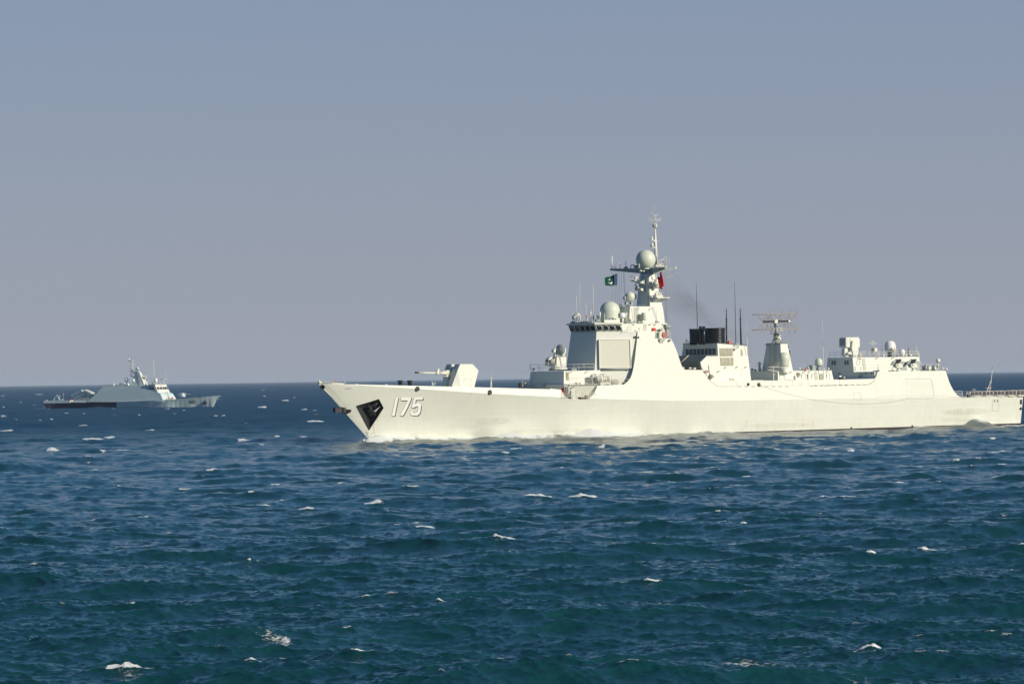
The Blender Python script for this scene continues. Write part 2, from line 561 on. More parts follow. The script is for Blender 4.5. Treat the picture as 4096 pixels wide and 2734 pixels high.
# chamfered stern corner piece closing the raking transom
# ---- midships house: full width block whose sides carry on the hull side upward
kc = max(i for i, p in enumerate(P_mid) if p[0] <= F.at(R2, 1617, 515, 6.6).x + .6 and p[1] > P_mid[-1][1] + 5)
kc = [i for i, a in enumerate(mid_px) if a == (R2,1617,515)][0]
s_corner, z_corner = P_mid[kc]
mid = [(s_corner - .02, z_corner)] + P_mid[kc + 1:]
side_loft('bridge_house', M['house'], mid, lambda s: interp(hull_top, s), 0, 8, ship)
# the swept plate that carries the ship's side up to the corner of the bridge
for sg in (-1, 1):
    pl_ = MB()
    sp_ = [p for p in P_mid[:kc + 1] if p[1] > zdk - .2]
    sp_ = [(a, max(b, zdk)) for a, b in sp_]
    n_ = len(sp_)
    nz_ = 6
    for off in (0.0, .16):
        vs = []
        for a, b in sp_:
            for j in range(nz_ + 1):
                z = zdk + (b - zdk) * j / nz_
                vs.append((a, sg * (T_out(a, z) - off), z))
        fs = [(i * (nz_+1) + j, i * (nz_+1) + j + 1, (i+1) * (nz_+1) + j + 1, (i+1) * (nz_+1) + j) for i in range(n_ - 1) for j in range(nz_)]
        pl_.add(vs, fs)
    rim = []
    for a, b in sp_:
        rim.append((a, sg * T_out(a, b), b)); rim.append((a, sg * (T_out(a, b) - .16), b))
    pl_.add(rim, [(2*i, 2*i+1, 2*i+3, 2*i+2) for i in range(n_ - 1)])
    pl_.build('side_plate', M['house'], ship)
side_loft('hangar', M['house'], [(s_han0 + .02, P_han[0][1])] + P_han[1:], lambda s: P_han[-1][1], 0, 8, ship)

from mathutils.bvhtree import BVHTree
def build_skin():
    vs, fs = [], []
    for nme in ('hull', 'bridge_house', 'hangar', 'side_plate'):
        m_ = bpy.data.objects[nme].data
        o_ = len(vs)
        vs += [v.co.copy() for v in m_.vertices]
        fs += [tuple(i + o_ for i in p.vertices) for p in m_.polygons]
    return BVHTree.FromPolygons(vs, fs)
SKIN = build_skin()

def sym(pts):
    """port outline [(region,x,y,t)] -> port and starboard polygons"""
    a = [F.at(rg, x, y, t) for rg, x, y, t in pts]
    return a, [Vector((p.x, -p.y, p.z)) for p in a]
def symblock(name, pts, mat, parent=None):
    a, b = sym(pts)
    return MB().loft(a, b).build(name, mat, parent or ship)

# ---- forward deckhouse: lower house with the side walkway and the upper house set in
lowh = symblock('lower_deckhouse', [(R2,803,1141,7.3),(R2,1300,1146,7.3),(R2,1300,1318,6.1),(R2,806,1318,6.1)], M['house'])
uph = symblock('forward_deckhouse', [(R2,750,979,5.0),(R2,1180,968,5.0),(R2,1180,1146,5.2),(R2,750,1143,5.2),(R2,748,1240,5.3),(R2,748,1215,5.3)][:4], M['house'])
MB().box(((F.at(R2,803,1141,7.25).x + F.at(R2,1140,1141,7.25).x) / 2, 0, F.at(R2,900,1141,7.25).z + 0.05),
         (abs(F.at(R2,1140,1141,7.25).x - F.at(R2,803,1141,7.25).x), 15.2, 0.09)).build('raft_deck', M['house'], ship)

# ---- bridge front: three-faced tower with the canted radar faces
def octa(pf_top, pc_top, pf_bot, pc_bot, name, mat, aft=4.0):
    ft, ct, fb = [F.at(*p) for p in (pf_top, pc_top, pf_bot)]
    pn = (ct - ft).cross(fb - ft).normalized()
    cb = F.plane(pc_bot[0], pc_bot[1], pc_bot[2], ft, pn)
    cb.z = fb.z
    print(name, 'corner t top/bottom', -ct.y, -cb.y, 's', ct.x, cb.x)
    def ring(f, c):
        e = Vector((c.x + aft, c.y, c.z))
        pr = [Vector((f.x, f.y, f.z)), Vector((c.x, c.y, f.z)), Vector((e.x, e.y, f.z))]
        return pr + [Vector((p.x, -p.y, p.z)) for p in reversed(pr)]
    return MB().loft(ring(ft, ct), ring(fb, cb)).build(name, mat, ship), ft, ct, fb, cb
tS = 6.55
_, bft, bct, bfb, bcb = octa((R2,1133,517,3.8), (R2,1619,517,tS), (R2,1104,1146,4.5), (R2,1560,1146,7.55), 'bridge_tower', M['house'])
nrm = (bct - bft).cross(bfb - bft).normalized()
if nrm.y > 0: nrm = -nrm
def face(Rg, x, y, out=0.0):
    p = F.plane(Rg, x, y, bft + nrm * out, nrm)
    return p
# radar panel: raised tray with a frame and a roller below
def facebox(mb, pts, o0, o1):
    return mb.loft([face(r, x, y, o0) for r, x, y in pts], [face(r, x, y, o1) for r, x, y in pts])
rp = facebox(MB(), [(R2,1172,618),(R2,1525,612),(R2,1536,936),(R2,1180,936)], 0.0, 0.30).build('radar_panel', M['panel'], ship)
fr = MB()
facebox(fr, [(R2,1160,616),(R2,1172,616),(R2,1180,940),(R2,1168,940)], 0.0, 0.42)
facebox(fr, [(R2,1523,610),(R2,1533,610),(R2,1545,938),(R2,1535,938)], 0.0, 0.42)
facebox(fr, [(R2,1160,606),(R2,1533,602),(R2,1533,610),(R2,1160,615)], 0.0, 0.34)
facebox(fr, [(R2,1168,936),(R2,1545,934),(R2,1545,944),(R2,1168,945)], 0.0, 0.40)
fr.build('panel_frame', M['house'], rp)
MB().tube(face(R2,1170,962,0.3), face(R2,1510,955,0.3), 0.11).tube(face(R2,1170,962,0.0), face(R2,1170,962,0.42), 0.2).tube(face(R2,1505,955,0.0), face(R2,1505,955,0.42), 0.2).build('panel_roller', M['grey'], rp)
MB().path([face(R2,1108,976,.05), face(R2,1300,974,.05), face(R2,1555,972,.05)], 0.03).build('plate_seam', M['seam'], ship)
facebox(MB(), [(R2,1568,570),(R2,1612,570),(R2,1612,596),(R2,1562,596)], 0.0, 0.05).build('slot_opening', M['black'], ship)
MB().loft([hull(R2,1618,570,.0),hull(R2,1630,570,.0),hull(R2,1636,596,.0),hull(R2,1612,596,.0)],[hull(R2,1618,570,.05),hull(R2,1630,570,.05),hull(R2,1636,596,.05),hull(R2,1612,596,.05)]).build('slot_opening', M['black'], ship)

# ---- wheelhouse band with windows
_, wft, wct, wfb, wcb = octa((R2,1120,432,4.05), (R2,1412,432,5.45), (R2,1133,515,3.82), (R2,1440,515,5.42), 'wheelhouse', M['grey'], aft=0.4)
roofb = MB()
def ringroof(dz, grow):
    c = F.at(R2,1412,422,5.45)
    pr = [Vector((wft.x - grow, wft.y - grow*.4, wft.z + dz)), Vector((wct.x, wct.y - grow, wct.z + dz)), Vector((wct.x + .5, wct.y - grow, wct.z + dz))]
    pr[1].z = pr[2].z = pr[0].z
    return pr + [Vector((p.x, -p.y, p.z)) for p in reversed(pr)]
roofb.loft(ringroof(0.0, 0.30), ringroof(0.30, 0.30)).build('wheelhouse_roof', M['house'], ship)
def winframe(c0, c1, c2, c3, n, m0, m1, thick=0.05):
    """n windows between corner points c0 (top left) c1 (top right) c2 (bottom right) c3 (bottom left)"""
    def bil(u, v):
        return (c0 * (1 - u) + c1 * u) * (1 - v) + (c3 * (1 - u) + c2 * u) * v
    nn = (c1 - c0).cross(c3 - c0).normalized()
    if nn.dot(F.o - c0) < 0: nn = -nn
    for i in range(n):
        u0, u1 = (i + m0) / n, (i + 1 - m0) / n
        v0, v1 = m1, 1 - m1
        def inset(k):
            du, dv = k / n, k
            return [bil(u0 + du, v0), bil(u1 - du, v0), bil(u1, v0 + dv), bil(u1, v1 - dv), bil(u1 - du, v1), bil(u0 + du, v1), bil(u0, v1 - dv), bil(u0, v0 + dv)]
        w = MB()
        pl = inset(0.08)
        w.loft([p + nn * 0.01 for p in pl], [p + nn * 0.07 for p in pl])
        wo_ = w.build('window', M['glass'], ship)
        fm = MB()
        for a_, b_ in zip(pl, pl[1:] + pl[:1]):
            fm.tube(a_ + nn * 0.07, b_ + nn * 0.07, 0.045, n=6)
        fm.build('window_frame', M['house'], wo_)
# front windows (5) run across the forward face, side windows (4) on the canted face
fl_t = Vector((wft.x, -wft.y, wft.z)); fl_b = Vector((wfb.x, -wfb.y, wfb.z))
winframe(fl_t, wft, wfb, fl_b, 5, 0.07, 0.13)
winframe(wft, wct, wcb, wfb, 4, 0.09, 0.13)

# ---- upper houses and mast base behind the wheelhouse
symblock('upper_house', [(R2,1412,423,5.44),(R2,1962,417,5.44),(R2,1968,523,5.5),(R2,1446,523,5.5)], M['house'])
symblock('mast_house', [(R3,690,1270,2.6),(R3,1100,1270,2.6),(R3,1131,1480,3.0),(R3,680,1482,3.0)], M['house'])
mt = symblock('mast_tower', [(R3,928,868,1.35),(R3,1000,866,1.35),(R3,1098,1272,2.05),(R3,942,1272,2.05)], M['house'])
symblock('mast_neck', [(R3,940,786,0.9),(R3,985,786,0.9),(R3,1000,872,1.35),(R3,928,872,1.35)], M['grey']).parent = mt

# fillet of the mast yard: tapered arms to starboard, to port and aft
yd = MB()
yc = F.at(R3, 945, 790, 0)
def arm(tip, w0, w1, h0, h1):
    d = (tip - yc); d.z = 0; d.normalize()
    sd = Vector((-d.y, d.x, 0))
    def ring(p, w, h):
        return [p + sd * w, p - sd * w, p - sd * w * .5 - Vector((0, 0, h)), p + sd * w * .5 - Vector((0, 0, h))]
    yd.loft(ring(yc, w0, h0), ring(tip, w1, h1))
tip_s = F.at(R3, 442, 798, -7.2); tip_p = F.at(R3, 1137, 779, 6.6); tip_a = F.at(R3, 1250, 779, 0.5)
arm(tip_s, 0.75, 0.22, 1.15, 0.30); arm(tip_p, 0.75, 0.22, 1.15, 0.25); arm(tip_a, 0.7, 0.20, 1.2, 0.25)
yard = yd.build('yardarm', M['grey'], mt)
MB().bevbox(tip_a + Vector((0.1, 0, -0.1)), (0.25, 0.45, 0.35), 0.04).build('yard_end_box', M['white'], yard)
bc = F.at(R3, 887, 685, 0)
r_ = 1.80
MB().ball(bc, r_, 1.0, 32, lo=-0.86).lathe(bc + Vector((0, 0, -r_ * 0.99)), [(0.98, 0), (0.98, 0.28)], 28).build('mast_radome', M['dome'], mt)
# pole mast
pb, pt = F.at(R3, 1020, 780, -0.6), F.at(R3, 1003, 300, -0.6)
pole = MB().tube(pb, pt, 0.37, 0.17, 16).tube(pt, F.at(R3,1001,235,-.6), 0.12).build('pole_mast', M['house'], mt)
hd = F.at(R3, 1002, 257, -0.6)
h_ = MB().lathe(hd + Vector((0, 0, -0.36)), [(0.26, 0), (0.30, 0.08), (0.30, 0.64), (0.26, 0.72)], 16)
for i in range(8):
    a_ = i * math.pi / 4
    h_.box(hd + Vector((0.36 * math.cos(a_), 0.36 * math.sin(a_), 0)), (0.14, 0.2, 0.56), rz=a_)
h_.build('mast_head_sensor', M['offwhite'], pole)
ta = MB()
p0 = F.at(R3, 1001, 235, -0.6); p1 = F.at(R3, 1001, 132, -.6)
ta.tube(p0, p1, 0.055)
ta.tube(F.at(R3,968,130,-.6), F.at(R3,1034,128,-.6), 0.05).tube(F.at(R3,968,130,-.6), F.at(R3,967,84,-.6), 0.05).tube(F.at(R3,1034,128,-.6), F.at(R3,1033,99,-.6), 0.05)
ta.tube(F.at(R3,1001,130,-.6), F.at(R3,999,5,-.6), 0.02)
ta.tube(F.at(R3,922,187,-.6), F.at(R3,1078,182,-.6), 0.03).tube(F.at(R3,945,188,-.6), F.at(R3,1001,222,-.6), 0.03).tube(F.at(R3,1062,184,-.6), F.at(R3,1001,222,-.6), 0.03)
for x in (922, 945, 955, 1012, 1022, 1070, 1078):
    ta.tube(F.at(R3,x,160,-.6), F.at(R3,x,208,-.6), 0.022)
    for y in (157, 210): ta.ball(F.at(R3,x,y,-.6), 0.06, n=8)
ta.build('top_aerial', M['offwhite'], pole)
ml = MB()
ml.lathe(F.at(R3,965,433,-.4), [(0.19,0),(0.2,0.05),(0.2,0.45),(0.17,0.5)], 14).box(F.at(R3,962,438,-.4), (0.75,0.5,0.06))
ml.build('small_radome', M['white'], pole)
ml = MB(); c_ = F.at(R3,966,518,-.4)
ml.lathe(c_, [(0.17,-0.1),(0.28,0.0),(0.30,0.3),(0.24,0.52),(0.1,0.62),(0,0.64)], 16).box(F.at(R3,975,525,-.4), (0.7,0.35,0.08))
ml.build('small_radome', M['dome'], pole)
br = MB()
br.prism([F.at(R3,975,442,-.3),F.at(R3,1008,438,-.3),F.at(R3,1008,462,-.3)], (0,0.12,0))
br.build('pole_bracket', M['house'], pole)
br = MB().prism([F.at(R3,970,527,-.3),F.at(R3,1004,523,-.3),F.at(R3,1004,543,-.3)], (0,.12,0))
br.build('pole_bracket', M['house'], pole)
lm = MB().tube(F.at(R3,1020,460,-.6), F.at(R3,1046,440,-.6), 0.03).tube(F.at(R3,1046,443,-.6), F.at(R3,1046,432,-.6), 0.07).build('lamp_bracket', M['offwhite'], pole)
MB().ball(F.at(R3,1046,429,-.6), 0.09, 1.3, 10).build('red_lamp', M['red'], lm)

# yard-top gear
def on(part, mat, parent, *shapes):
    mb = MB()
    for s_ in shapes: s_(mb)
    return mb.build(part, mat, parent)
def post(rg, x, y0, y1, t, r, r1=None, n=8):
    return lambda mb: mb.tube(F.at(rg, x if not isinstance(x, tuple) else x[0], y0, t), F.at(rg, x if not isinstance(x, tuple) else x[1], y1, t), r, r1, n)
def ballf(rg, x, y, t, r, sz=1.0):
    return lambda mb: mb.ball(F.at(rg, x, y, t), r, sz, 14)
def boxf(rg, x, y, t, d, rz=0.0):
    return lambda mb: mb.bevbox(F.at(rg, x, y, t), d, min(d) * 0.12, rz)
def drum(rg, x, ybot, ytop, t, r, n=16, rnd=0.12):
    def g(mb):
        a_, b_ = F.at(rg, x, ybot, t), F.at(rg, x, ytop, t)
        h = b_.z - a_.z
        mb.lathe(a_, [(r * .96, 0), (r, h * .08), (r, h * (1 - rnd)), (r * .8, h * (1 - rnd * .3)), (r * .3, h)], n)
    return g
on('whip_antenna', M['white'], yard, post(R3,462,790,635,-7.0,0.11,0.09), ballf(R3,462,790,-7,0.16))
on('wind_sensor', M['offwhite'], yard, post(R3,567,795,735,-5.4,0.05), post(R3,(548,578),735,735,-5.4,.03), boxf(R3,551,727,-5.4,(.12,.12,.25)))
lp = on('lamp_post', M['steel'], yard, post(R3,501,795,755,-6.4,0.03), post(R3,(488,515),785,785,-6.4,.03), post(R3,488,785,770,-6.4,.05), post(R3,515,785,770,-6.4,.05))
on('red_lamp', M['red'], lp, post(R3,501,756,742,-6.4,0.06))
on('whip_antenna', M['grey'], yard, post(R3,638,795,690,-4.4,0.06,0.05), lambda mb: mb.lathe(F.at(R3,640,792,-4.4), [(.45,0),(.35,.2),(.1,.35)], 12))
on('horn', M['steel'], yard, post(R3,700,790,764,-3.4,0.1,0.06), ballf(R3,700,762,-3.4,.1))
on('navigation_radar', M['white'], yard, post(R3,(706,742),752,752,-3.2,0.09))
on('equipment_box', M['grey'], yard, boxf(R3,765,772,-1.9,(.7,.6,.5)))
on('lamp_stack', M['offwhite'], yard, post(R3,803,792,738,1.4,0.06), *[post(R3,803,y,y-8,1.4,.15) for y in (786,772,758,746)])
on('loudhailer', M['offwhite'], yard, lambda mb: mb.tube(F.at(R3,812,823,1.6), F.at(R3,835,824,1.6), .28, .12, 16), post(R3,(835,872),824,828,1.6,.12))
for x, t in ((1120,5.8),(1128,6.0),(1136,6.2),(1145,6.4),(1153,6.4)):
    on('whip_antenna', M['offwhite'], yard, post(R3,x,775,642,t,0.022))
on('whip_antenna', M['offwhite'], yard, post(R3,(1189,1187),775,668,0.3,0.03))
on('small_davit', M['offwhite'], yard, post(R3,(1045,1115),705,674,0.5,.05), post(R3,1115,674,685,.5,.05), post(R3,(1045,1045),705,775,.5,.05))
on('lamp_cluster', M['offwhite'], yard, *[post(R3,x,775,y,1.5,.07) for x,y in ((1058,722),(1075,730),(1088,715),(1102,735),(1040,740),(1068,745))], *[boxf(R3,x,y,1.5,(.3,.3,.25)) for x,y in ((1015,760),(1035,768),(1060,762),(1085,766),(1110,766),(1138,765))])
on('red_lamp', M['red'], yard, post(R3,1111,722,708,1.5,.07))
on('whip_antenna', M['grey'], yard, post(R3,1027,740,645,-.2,.04))

# mast shelves, forward side
def shelf(pts, t0, t1, name='mast_shelf', mat='house'):
    a_ = [F.at(rg, x, y, t0) for rg, x, y in pts]
    return MB().prism(a_, (0, t0 - t1, 0)).build(name, M[mat], mt)
sh1 = shelf([(R3,733,940),(R3,872,938),(R3,872,992)], 0.6, -0.7)
sh2 = shelf([(R3,792,1043),(R3,872,1042),(R3,872,1090)], 0.6, -0.7)
on('navigation_radar', M['offwhite'], sh1, post(R3,(688,850),897,895,-.2,.07), drum(R3,765,938,905,-.2,.28), boxf(R3,845,898,-.2,(.4,.3,.35)))
on('sensor_head', M['steel'], sh2, ballf(R3,765,1000,-.2,.22), ballf(R3,775,1025,-.2,.25), post(R3,(755,800),1030,1030,-.2,.09), ballf(R3,762,1062,-.2,.18), post(R3,765,1000,1065,-.2,.08), boxf(R3,792,1033,-.2,(.5,.3,.2)))
# port side sensor drums and their platform
on('sensor_drum', M['offwhite'], mt, drum(R3,1018,960,928,2.6,.36), drum(R3,1018,1000,960,2.6,.60,rnd=.04), lambda mb: mb.lathe(F.at(R3,1015,1042,2.3), [(.30,0),(.62,.45),(.64,.62)],18), post(R3,(985,1010),1018,1018,1.9,.22))
on('cable_tray', M['steel'], mt, *[post(R3,x,1262,870,t,.05) for x,t in ((915,1.45),(925,1.4))], *[ballf(R3,890,y,1.0,.05) for y in range(890,1250,22)])
on('sensor_arm', M['offwhite'], mt, post(R3,(1012,1020),870,925,2.2,.12,.08))
pf = MB()
pp = [F.at(R3,x,y,t) for x,y,t in ((962,1160,1.7),(1118,1158,1.7),(1118,1170,1.7),(962,1172,1.7))]
pf.prism(pp, (0, -1.7, 0))
pf.loft([F.at(R3,962,1172,1.7), F.at(R3,1116,1170,1.7), F.at(R3,1116,1170,1.7)+Vector((0,-1.6,0)), F.at(R3,962,1172,1.7)+Vector((0,-1.6,0))],
        [F.at(R3,965,1218,1.7), F.at(R3,1050,1218,1.7), F.at(R3,1050,1218,1.7)+Vector((0,-.1,0)), F.at(R3,965,1218,1.7)+Vector((0,-.1,0))])
pfo = pf.build('mast_platform', M['house'], mt)
on('sensor_drum', M['offwhite'], pfo, drum(R3,1018,1140,1100,3.0,.3), drum(R3,1048,1140,1095,2.8,.22), drum(R3,1075,1140,1098,3.0,.18), boxf(R3,1045,1144,2.9,(1.6,.8,.25)))
def rail(name, pts, h, parent, nmid=1, every=1.6, r=0.032, mat='offwhite'):
    """guard rail standing on a run of points"""
    mb = MB()
    up = Vector((0, 0, h))
    for a_, b_ in zip(pts[:-1], pts[1:]):
        a_, b_ = Vector(a_), Vector(b_)
        n = max(1, int(round((b_ - a_).length / every)))
        for i in range(n + 1):
            p = a_.lerp(b_, i / n)
            mb.tube(p, p + up, r, n=5)
        for j in range(nmid + 1):
            z = up * (1 - j / (nmid + 1.0))
            mb.tube(a_ + z, b_ + z, r, n=5)
    return mb.build(name, M[mat], parent)
rail('guard_rail', [F.at(R3,950,1160,3.2), F.at(R3,1118,1158,3.2)], 0.35, pfo, 1, 0.6, .02)
rail('guard_rail', [F.at(R3,930,1082,1.6), F.at(R3,1055,1082,1.9)], 0.02, mt, 0, .5, .03, 'steel')

# big dome and mid radome, mushroom and cylinder aerials on the bridge roof
dc = F.at(R3, 437, 1333, 0)
dz0 = F.at(R3, 437, 1480, 0).z
rr = 130 / 3.136 * 0.0443
dpr = [(rr * .99, 0), (rr, 0.3), (rr, dc.z - dz0)] + [(rr * math.cos(a_), dc.z - dz0 + rr * math.sin(a_)) for a_ in [math.pi / 2 * i / 16 for i in range(1, 17)]]
MB().lathe(Vector((dc.x, dc.y, dz0)), dpr, 44).build('large_radome', M['dome'], ship)
mc = F.at(R3, 690, 1148, 0.2)
yk = MB().lathe(F.at(R3,685,1266,.2), [(.62,0),(.62,.22),(.35,.3)], 20)
yk.prism([F.at(R3,645,1210,.2),F.at(R3,725,1205,.2),F.at(R3,725,1250,.2),F.at(R3,700,1250,.2),F.at(R3,710,1217,.2),F.at(R3,655,1220,.2),F.at(R3,668,1250,.2),F.at(R3,640,1250,.2)], (0,.5,0))
yk.box(F.at(R3,622,1165,.2), (.3,.5,.6)).box(F.at(R3,752,1150,-.4), (.35,.5,.9))
yko = yk.build('radome_yoke', M['grey'], ship)
MB().ball(mc, 0.90, 1.0, 28).build('tracking_radome', M['dome'], yko)
MB().bevbox(F.at(R3,672,1150,0.2)+Vector((0,0,0)), (1.2,1.2,1.3), .3).build('radome_housing', M['grey'], yko)
mr = MB().lathe(F.at(R2,1431,352,3.9), [(.3,-.12),(.62,-.02),(.68,.12),(.68,.62),(.58,.82),(.2,.9)], 22)
mr.tube(F.at(R2,1440,414,4.1), F.at(R2,1440,350,4.1), .18)
mr.build('mushroom_radome', M['white'], ship)
cy = MB().lathe(F.at(R2,1700,384,3.9), [(.60,0),(.62,.05),(.62,1.32),(.58,1.38)], 24)
for dx_ in (-.45,.45):
    for dy_ in (-.4,.4):
        b0 = F.at(R2,1700,414,3.9); cy.tube(b0 + Vector((dx_,dy_,0)), b0 + Vector((dx_,dy_,.55)), .04, n=5)
cy.path([F.at(R2,1665,292,3.9),F.at(R2,1680,275,3.9),F.at(R2,1710,275,3.9),F.at(R2,1720,292,3.9)], .02)
cy.build('cylinder_aerial', M['offwhite'], ship)
MB().prism([F.at(R2,1225,378,4.2),F.at(R2,1405,376,4.2),F.at(R2,1405,408,4.2),F.at(R2,1225,408,4.2)], (0,.12,0)).build('wind_screen', M['house'], ship)
on('lamp_post', M['white'], ship, post(R2,1228,405,308,4.1,.06,.05), ballf(R2,1228,305,4.1,.07))
on('floodlight', M['offwhite'], ship, ballf(R2,1300,370,4.1,.14))

# roof clutter of the bridge
zroof = wft.z + 0.30
def roofpt(x, y, t):
    return F.at(R2, x, y, t)
db = MB(); dcn = F.at(R2, 893, 342, -2.4)
db.box(dcn, (0.5, 1.25, 1.25)); db2 = MB().prism([F.at(R2,858,345,-2.2),F.at(R2,895,310,-2.2),F.at(R2,935,335,-2.2),F.at(R2,925,370,-2.2),F.at(R2,890,378,-2.2)], (0,.5,0))
for (x0, x1) in ((885, 870), (900, 905), (915, 920)): db2.tube(F.at(R2,x0,370,-2.2), F.at(R2,x1,420,-2.2), .05, n=5)
db2.build('sensor_box', M['grey'], ship)
on('small_radome', M['white'], ship, ballf(R2,915,322,-2.6,.42,1.0))
for x, y0, y1, t, r in ((853,400,280,-3.2,.055),(896,415,97,-2.8,.035),(935,415,-40,-1.8,.035),(950,415,258,-1.6,.02),(1010,415,178,-.8,.03),(1092,420,-38,1.6,.04),(1072,415,252,.9,.03),(1165,415,230,2.2,.02)):
    on('whip_antenna', M['offwhite'], ship, post(R2,(x+4*(y0-y1)/400.,x),y0,y1,t,r*1.2,r))
on('antenna_post', M['offwhite'], ship, post(R2,1060,420,300,.8,.05), drum(R2,1060,306,283,.8,.15))
on('antenna_post', M['offwhite'], ship, post(R2,1173,420,360,2.6,.05), post(R2,1172,360,285,2.6,.17))
on('antenna_post', M['offwhite'], ship, post(R2,942,425,320,-1.5,.08))
on('striped_lamp_post', M['white'], ship, post(R2,1020,420,318,-.3,.09))
on('red_band', M['red'], ship, post(R2,1020,352,340,-.3,.115)); on('red_band', M['red'], ship, post(R2,1020,332,322,-.3,.115))
on('signal_searchlight', M['steel'], ship, lambda mb: mb.tube(F.at(R2,1122,345,2.0),F.at(R2,1148,345,2.0),.3,.3,14), post(R2,1135,420,350,2.0,.1), boxf(R2,1135,372,2.0,(.5,.5,.9)))
on('signal_searchlight', M['grey'], ship, boxf(R2,1108,352,2.0,(.4,.5,.7)))
rnd = random.Random(3)
for i in range(26):
    x = 838 + i * 13.5
    t = rnd.uniform(-3.4, -2.6) + (x - 838) / 340.0 * 6.2
    h = rnd.uniform(14, 48)
    k_ = rnd.choice((0, 1, 2))
    if k_ == 0: on('roof_sensor', M['offwhite'], ship, post(R2,x,424,424-h,t,.05), ballf(R2,x,424-h,t,rnd.uniform(.1,.17)))
    elif k_ == 1: on('roof_sensor', M['grey'], ship, drum(R2,x,424,424-h*.7,t,rnd.uniform(.12,.2)))
    else: on('roof_sensor', M['steel'], ship, boxf(R2,x,416,t,(.35,.3,.5)), post(R2,x,424,424-h,t,.035))
for x, h, k_ in ((1485,110,0),(1495,60,1),(1525,50,1),(1536,46,1),(1580,25,2),(1630,22,2),(1660,24,2),(1835,32,1),(1850,26,2)):
    if k_ == 0: on('roof_sensor', M['offwhite'], ship, post(R2,x,416,416-h,4.0,.06), boxf(R2,x,416-h,4.0,(.3,.2,.35)))
    elif k_ == 1: on('roof_sensor', M['steel'], ship, drum(R2,x,416,416-h,4.0,.12), boxf(R2,x,410,4.0,(.5,.3,.25)))
    else: on('roof_sensor', M['steel'], ship, boxf(R2,x,406,4.0,(.7,.4,.2)), ballf(R2,x,398,4.0,.15))
on('bridge_wing_lamp', M['offwhite'], ship, ballf(R2,820,447,-3.9,.22), post(R2,(820,835),450,440,-3.9,.06))
on('bridge_wing_lamp', M['offwhite'], ship, ballf(R2,1122,432,4.2,.16))
rail('mast_house_rail', [F.at(R3,735,1268,2.4), F.at(R3,900,1266,2.4)], .14, ship, 0, 1.2, .03, 'grey')
on('deck_light', M['steel'], ship, lambda mb: mb.tube(F.at(R3,572,1250,1.0),F.at(R3,592,1245,1.0),.22,.25,14), post(R3,590,1275,1250,1.0,.07), boxf(R3,605,1262,1.0,(.3,.3,.25)))
# wall fittings: hooked lamp brackets
def hook(rg, x, y, t, parent=None):
    mb = MB()
    p = F.at(rg, x, y, t)
    mb.path([p + Vector((-.18,-.03,-.25)), p + Vector((-.18,-.2,.0)), p + Vector((-.1,-.3,.14)), p + Vector((.12,-.25,.14))], .035)
    mb.ball(p + Vector((.16,-.25,.08)), .09, n=8)
    return mb.build('wall_lamp', M['steel'], parent or ship)
for x, y, t in ((1470,228+22,2.75),(1615,250,2.8),(1757,252,2.8),(1552,440,5.3),(1745,440,5.3),(1803,440,5.3),(1898,440,5.3)):
    hook(R2, x, y, t)
for x, y, t in ((825,992,5.15),(1012,990,5.15)): hook(R2, x, y, t)
def ladder(rg, x0, x1, y0, y1, t, parent=None, name='ladder', mat='steel', skew=0):
    mb = MB()
    mb.tube(F.at(rg,x0,y0,t), F.at(rg,x0+skew,y1,t), .03, n=5).tube(F.at(rg,x1,y0,t), F.at(rg,x1+skew,y1,t), .03, n=5)
    n = max(3, int(abs(F.at(rg,x0,y0,t).z - F.at(rg,x0,y1,t).z) / .35))
    for i in range(n):
        u = (i + .5) / n
        mb.tube(F.at(rg,x0+skew*u,y0+(y1-y0)*u,t), F.at(rg,x1+skew*u,y0+(y1-y0)*u,t), .022, n=5)
    return mb.build(name, M[mat], parent or ship)
ladder(R2, 1692, 1718, 430, 510, 5.6)
ladder(R3, 742, 775, 1272, 1480, 3.2)
ladder(R3, 785, 800, 1272, 1480, 3.2)
def door(rg, x0, x1, y0, y1, t, parent=None, mat='house'):
    a_, b_ = F.at(rg, x0, y0, t), F.at(rg, x1, y1, t)
    c = (a_ + b_) / 2
    d = MB().bevbox(c + Vector((0, -.03, 0)), (abs(b_.x - a_.x), .06, abs(a_.z - b_.z)), .02).build('door', M[mat], parent or ship)
    e = MB()
    cs = [F.at(rg, *q, t + .07) for q in ((x0, y1), (x0, y0), (x1, y0), (x1, y1))]
    e.path(cs, .022)
    e.tube(F.at(rg, x0 + (x1-x0)*.15, (y0+y1)/2, t+.07), F.at(rg, x0 + (x1-x0)*.15, (y0+y1)/2 - (y1-y0)*.12, t+.07), .03)
    e.build('door_frame', M['seam'], d)
    return d
door(R2, 1498, 1535, 455, 512, 5.42)
rail('guard_rail', [F.at(R2,1468,516,6.3), F.at(R2,1740,516,6.5)], .28, ship, 0, 2.2, .035)
on('pelorus', M['offwhite'], ship, post(R2,1636,512,485,6.3,.08), ballf(R2,1636,480,6.3,.16))
on('fire_hose_box', M['red'], ship, boxf(R2,1808,493,5.7,(.62,.4,.62)))
on('antenna_coupler', M['grey'], ship, *[post(R2,x,496,508,5.7,.04) for x in range(1836,1900,9)], post(R2,(1832,1905),496,496,5.7,.03))
on('signal_lamp', M['offwhite'], ship, lambda mb: mb.tube(F.at(R2,1903,484,6.0),F.at(R2,1912,482,6.5),.27,.27,16), post(R2,1908,520,490,6.0,.07))
on('optical_director', M['grey'], ship, lambda mb: mb.tube(F.at(R2,1932,460,5.6),F.at(R2,1988,458,5.6),.45,.42,18).tube(F.at(R2,1988,452,5.6),F.at(R2,2020,444,5.6),.2,.16,12).tube(F.at(R2,1965,590,5.6),F.at(R2,1965,485,5.6),.17,.2,12), boxf(R2,1962,500,5.6,(.6,.5,.45)))
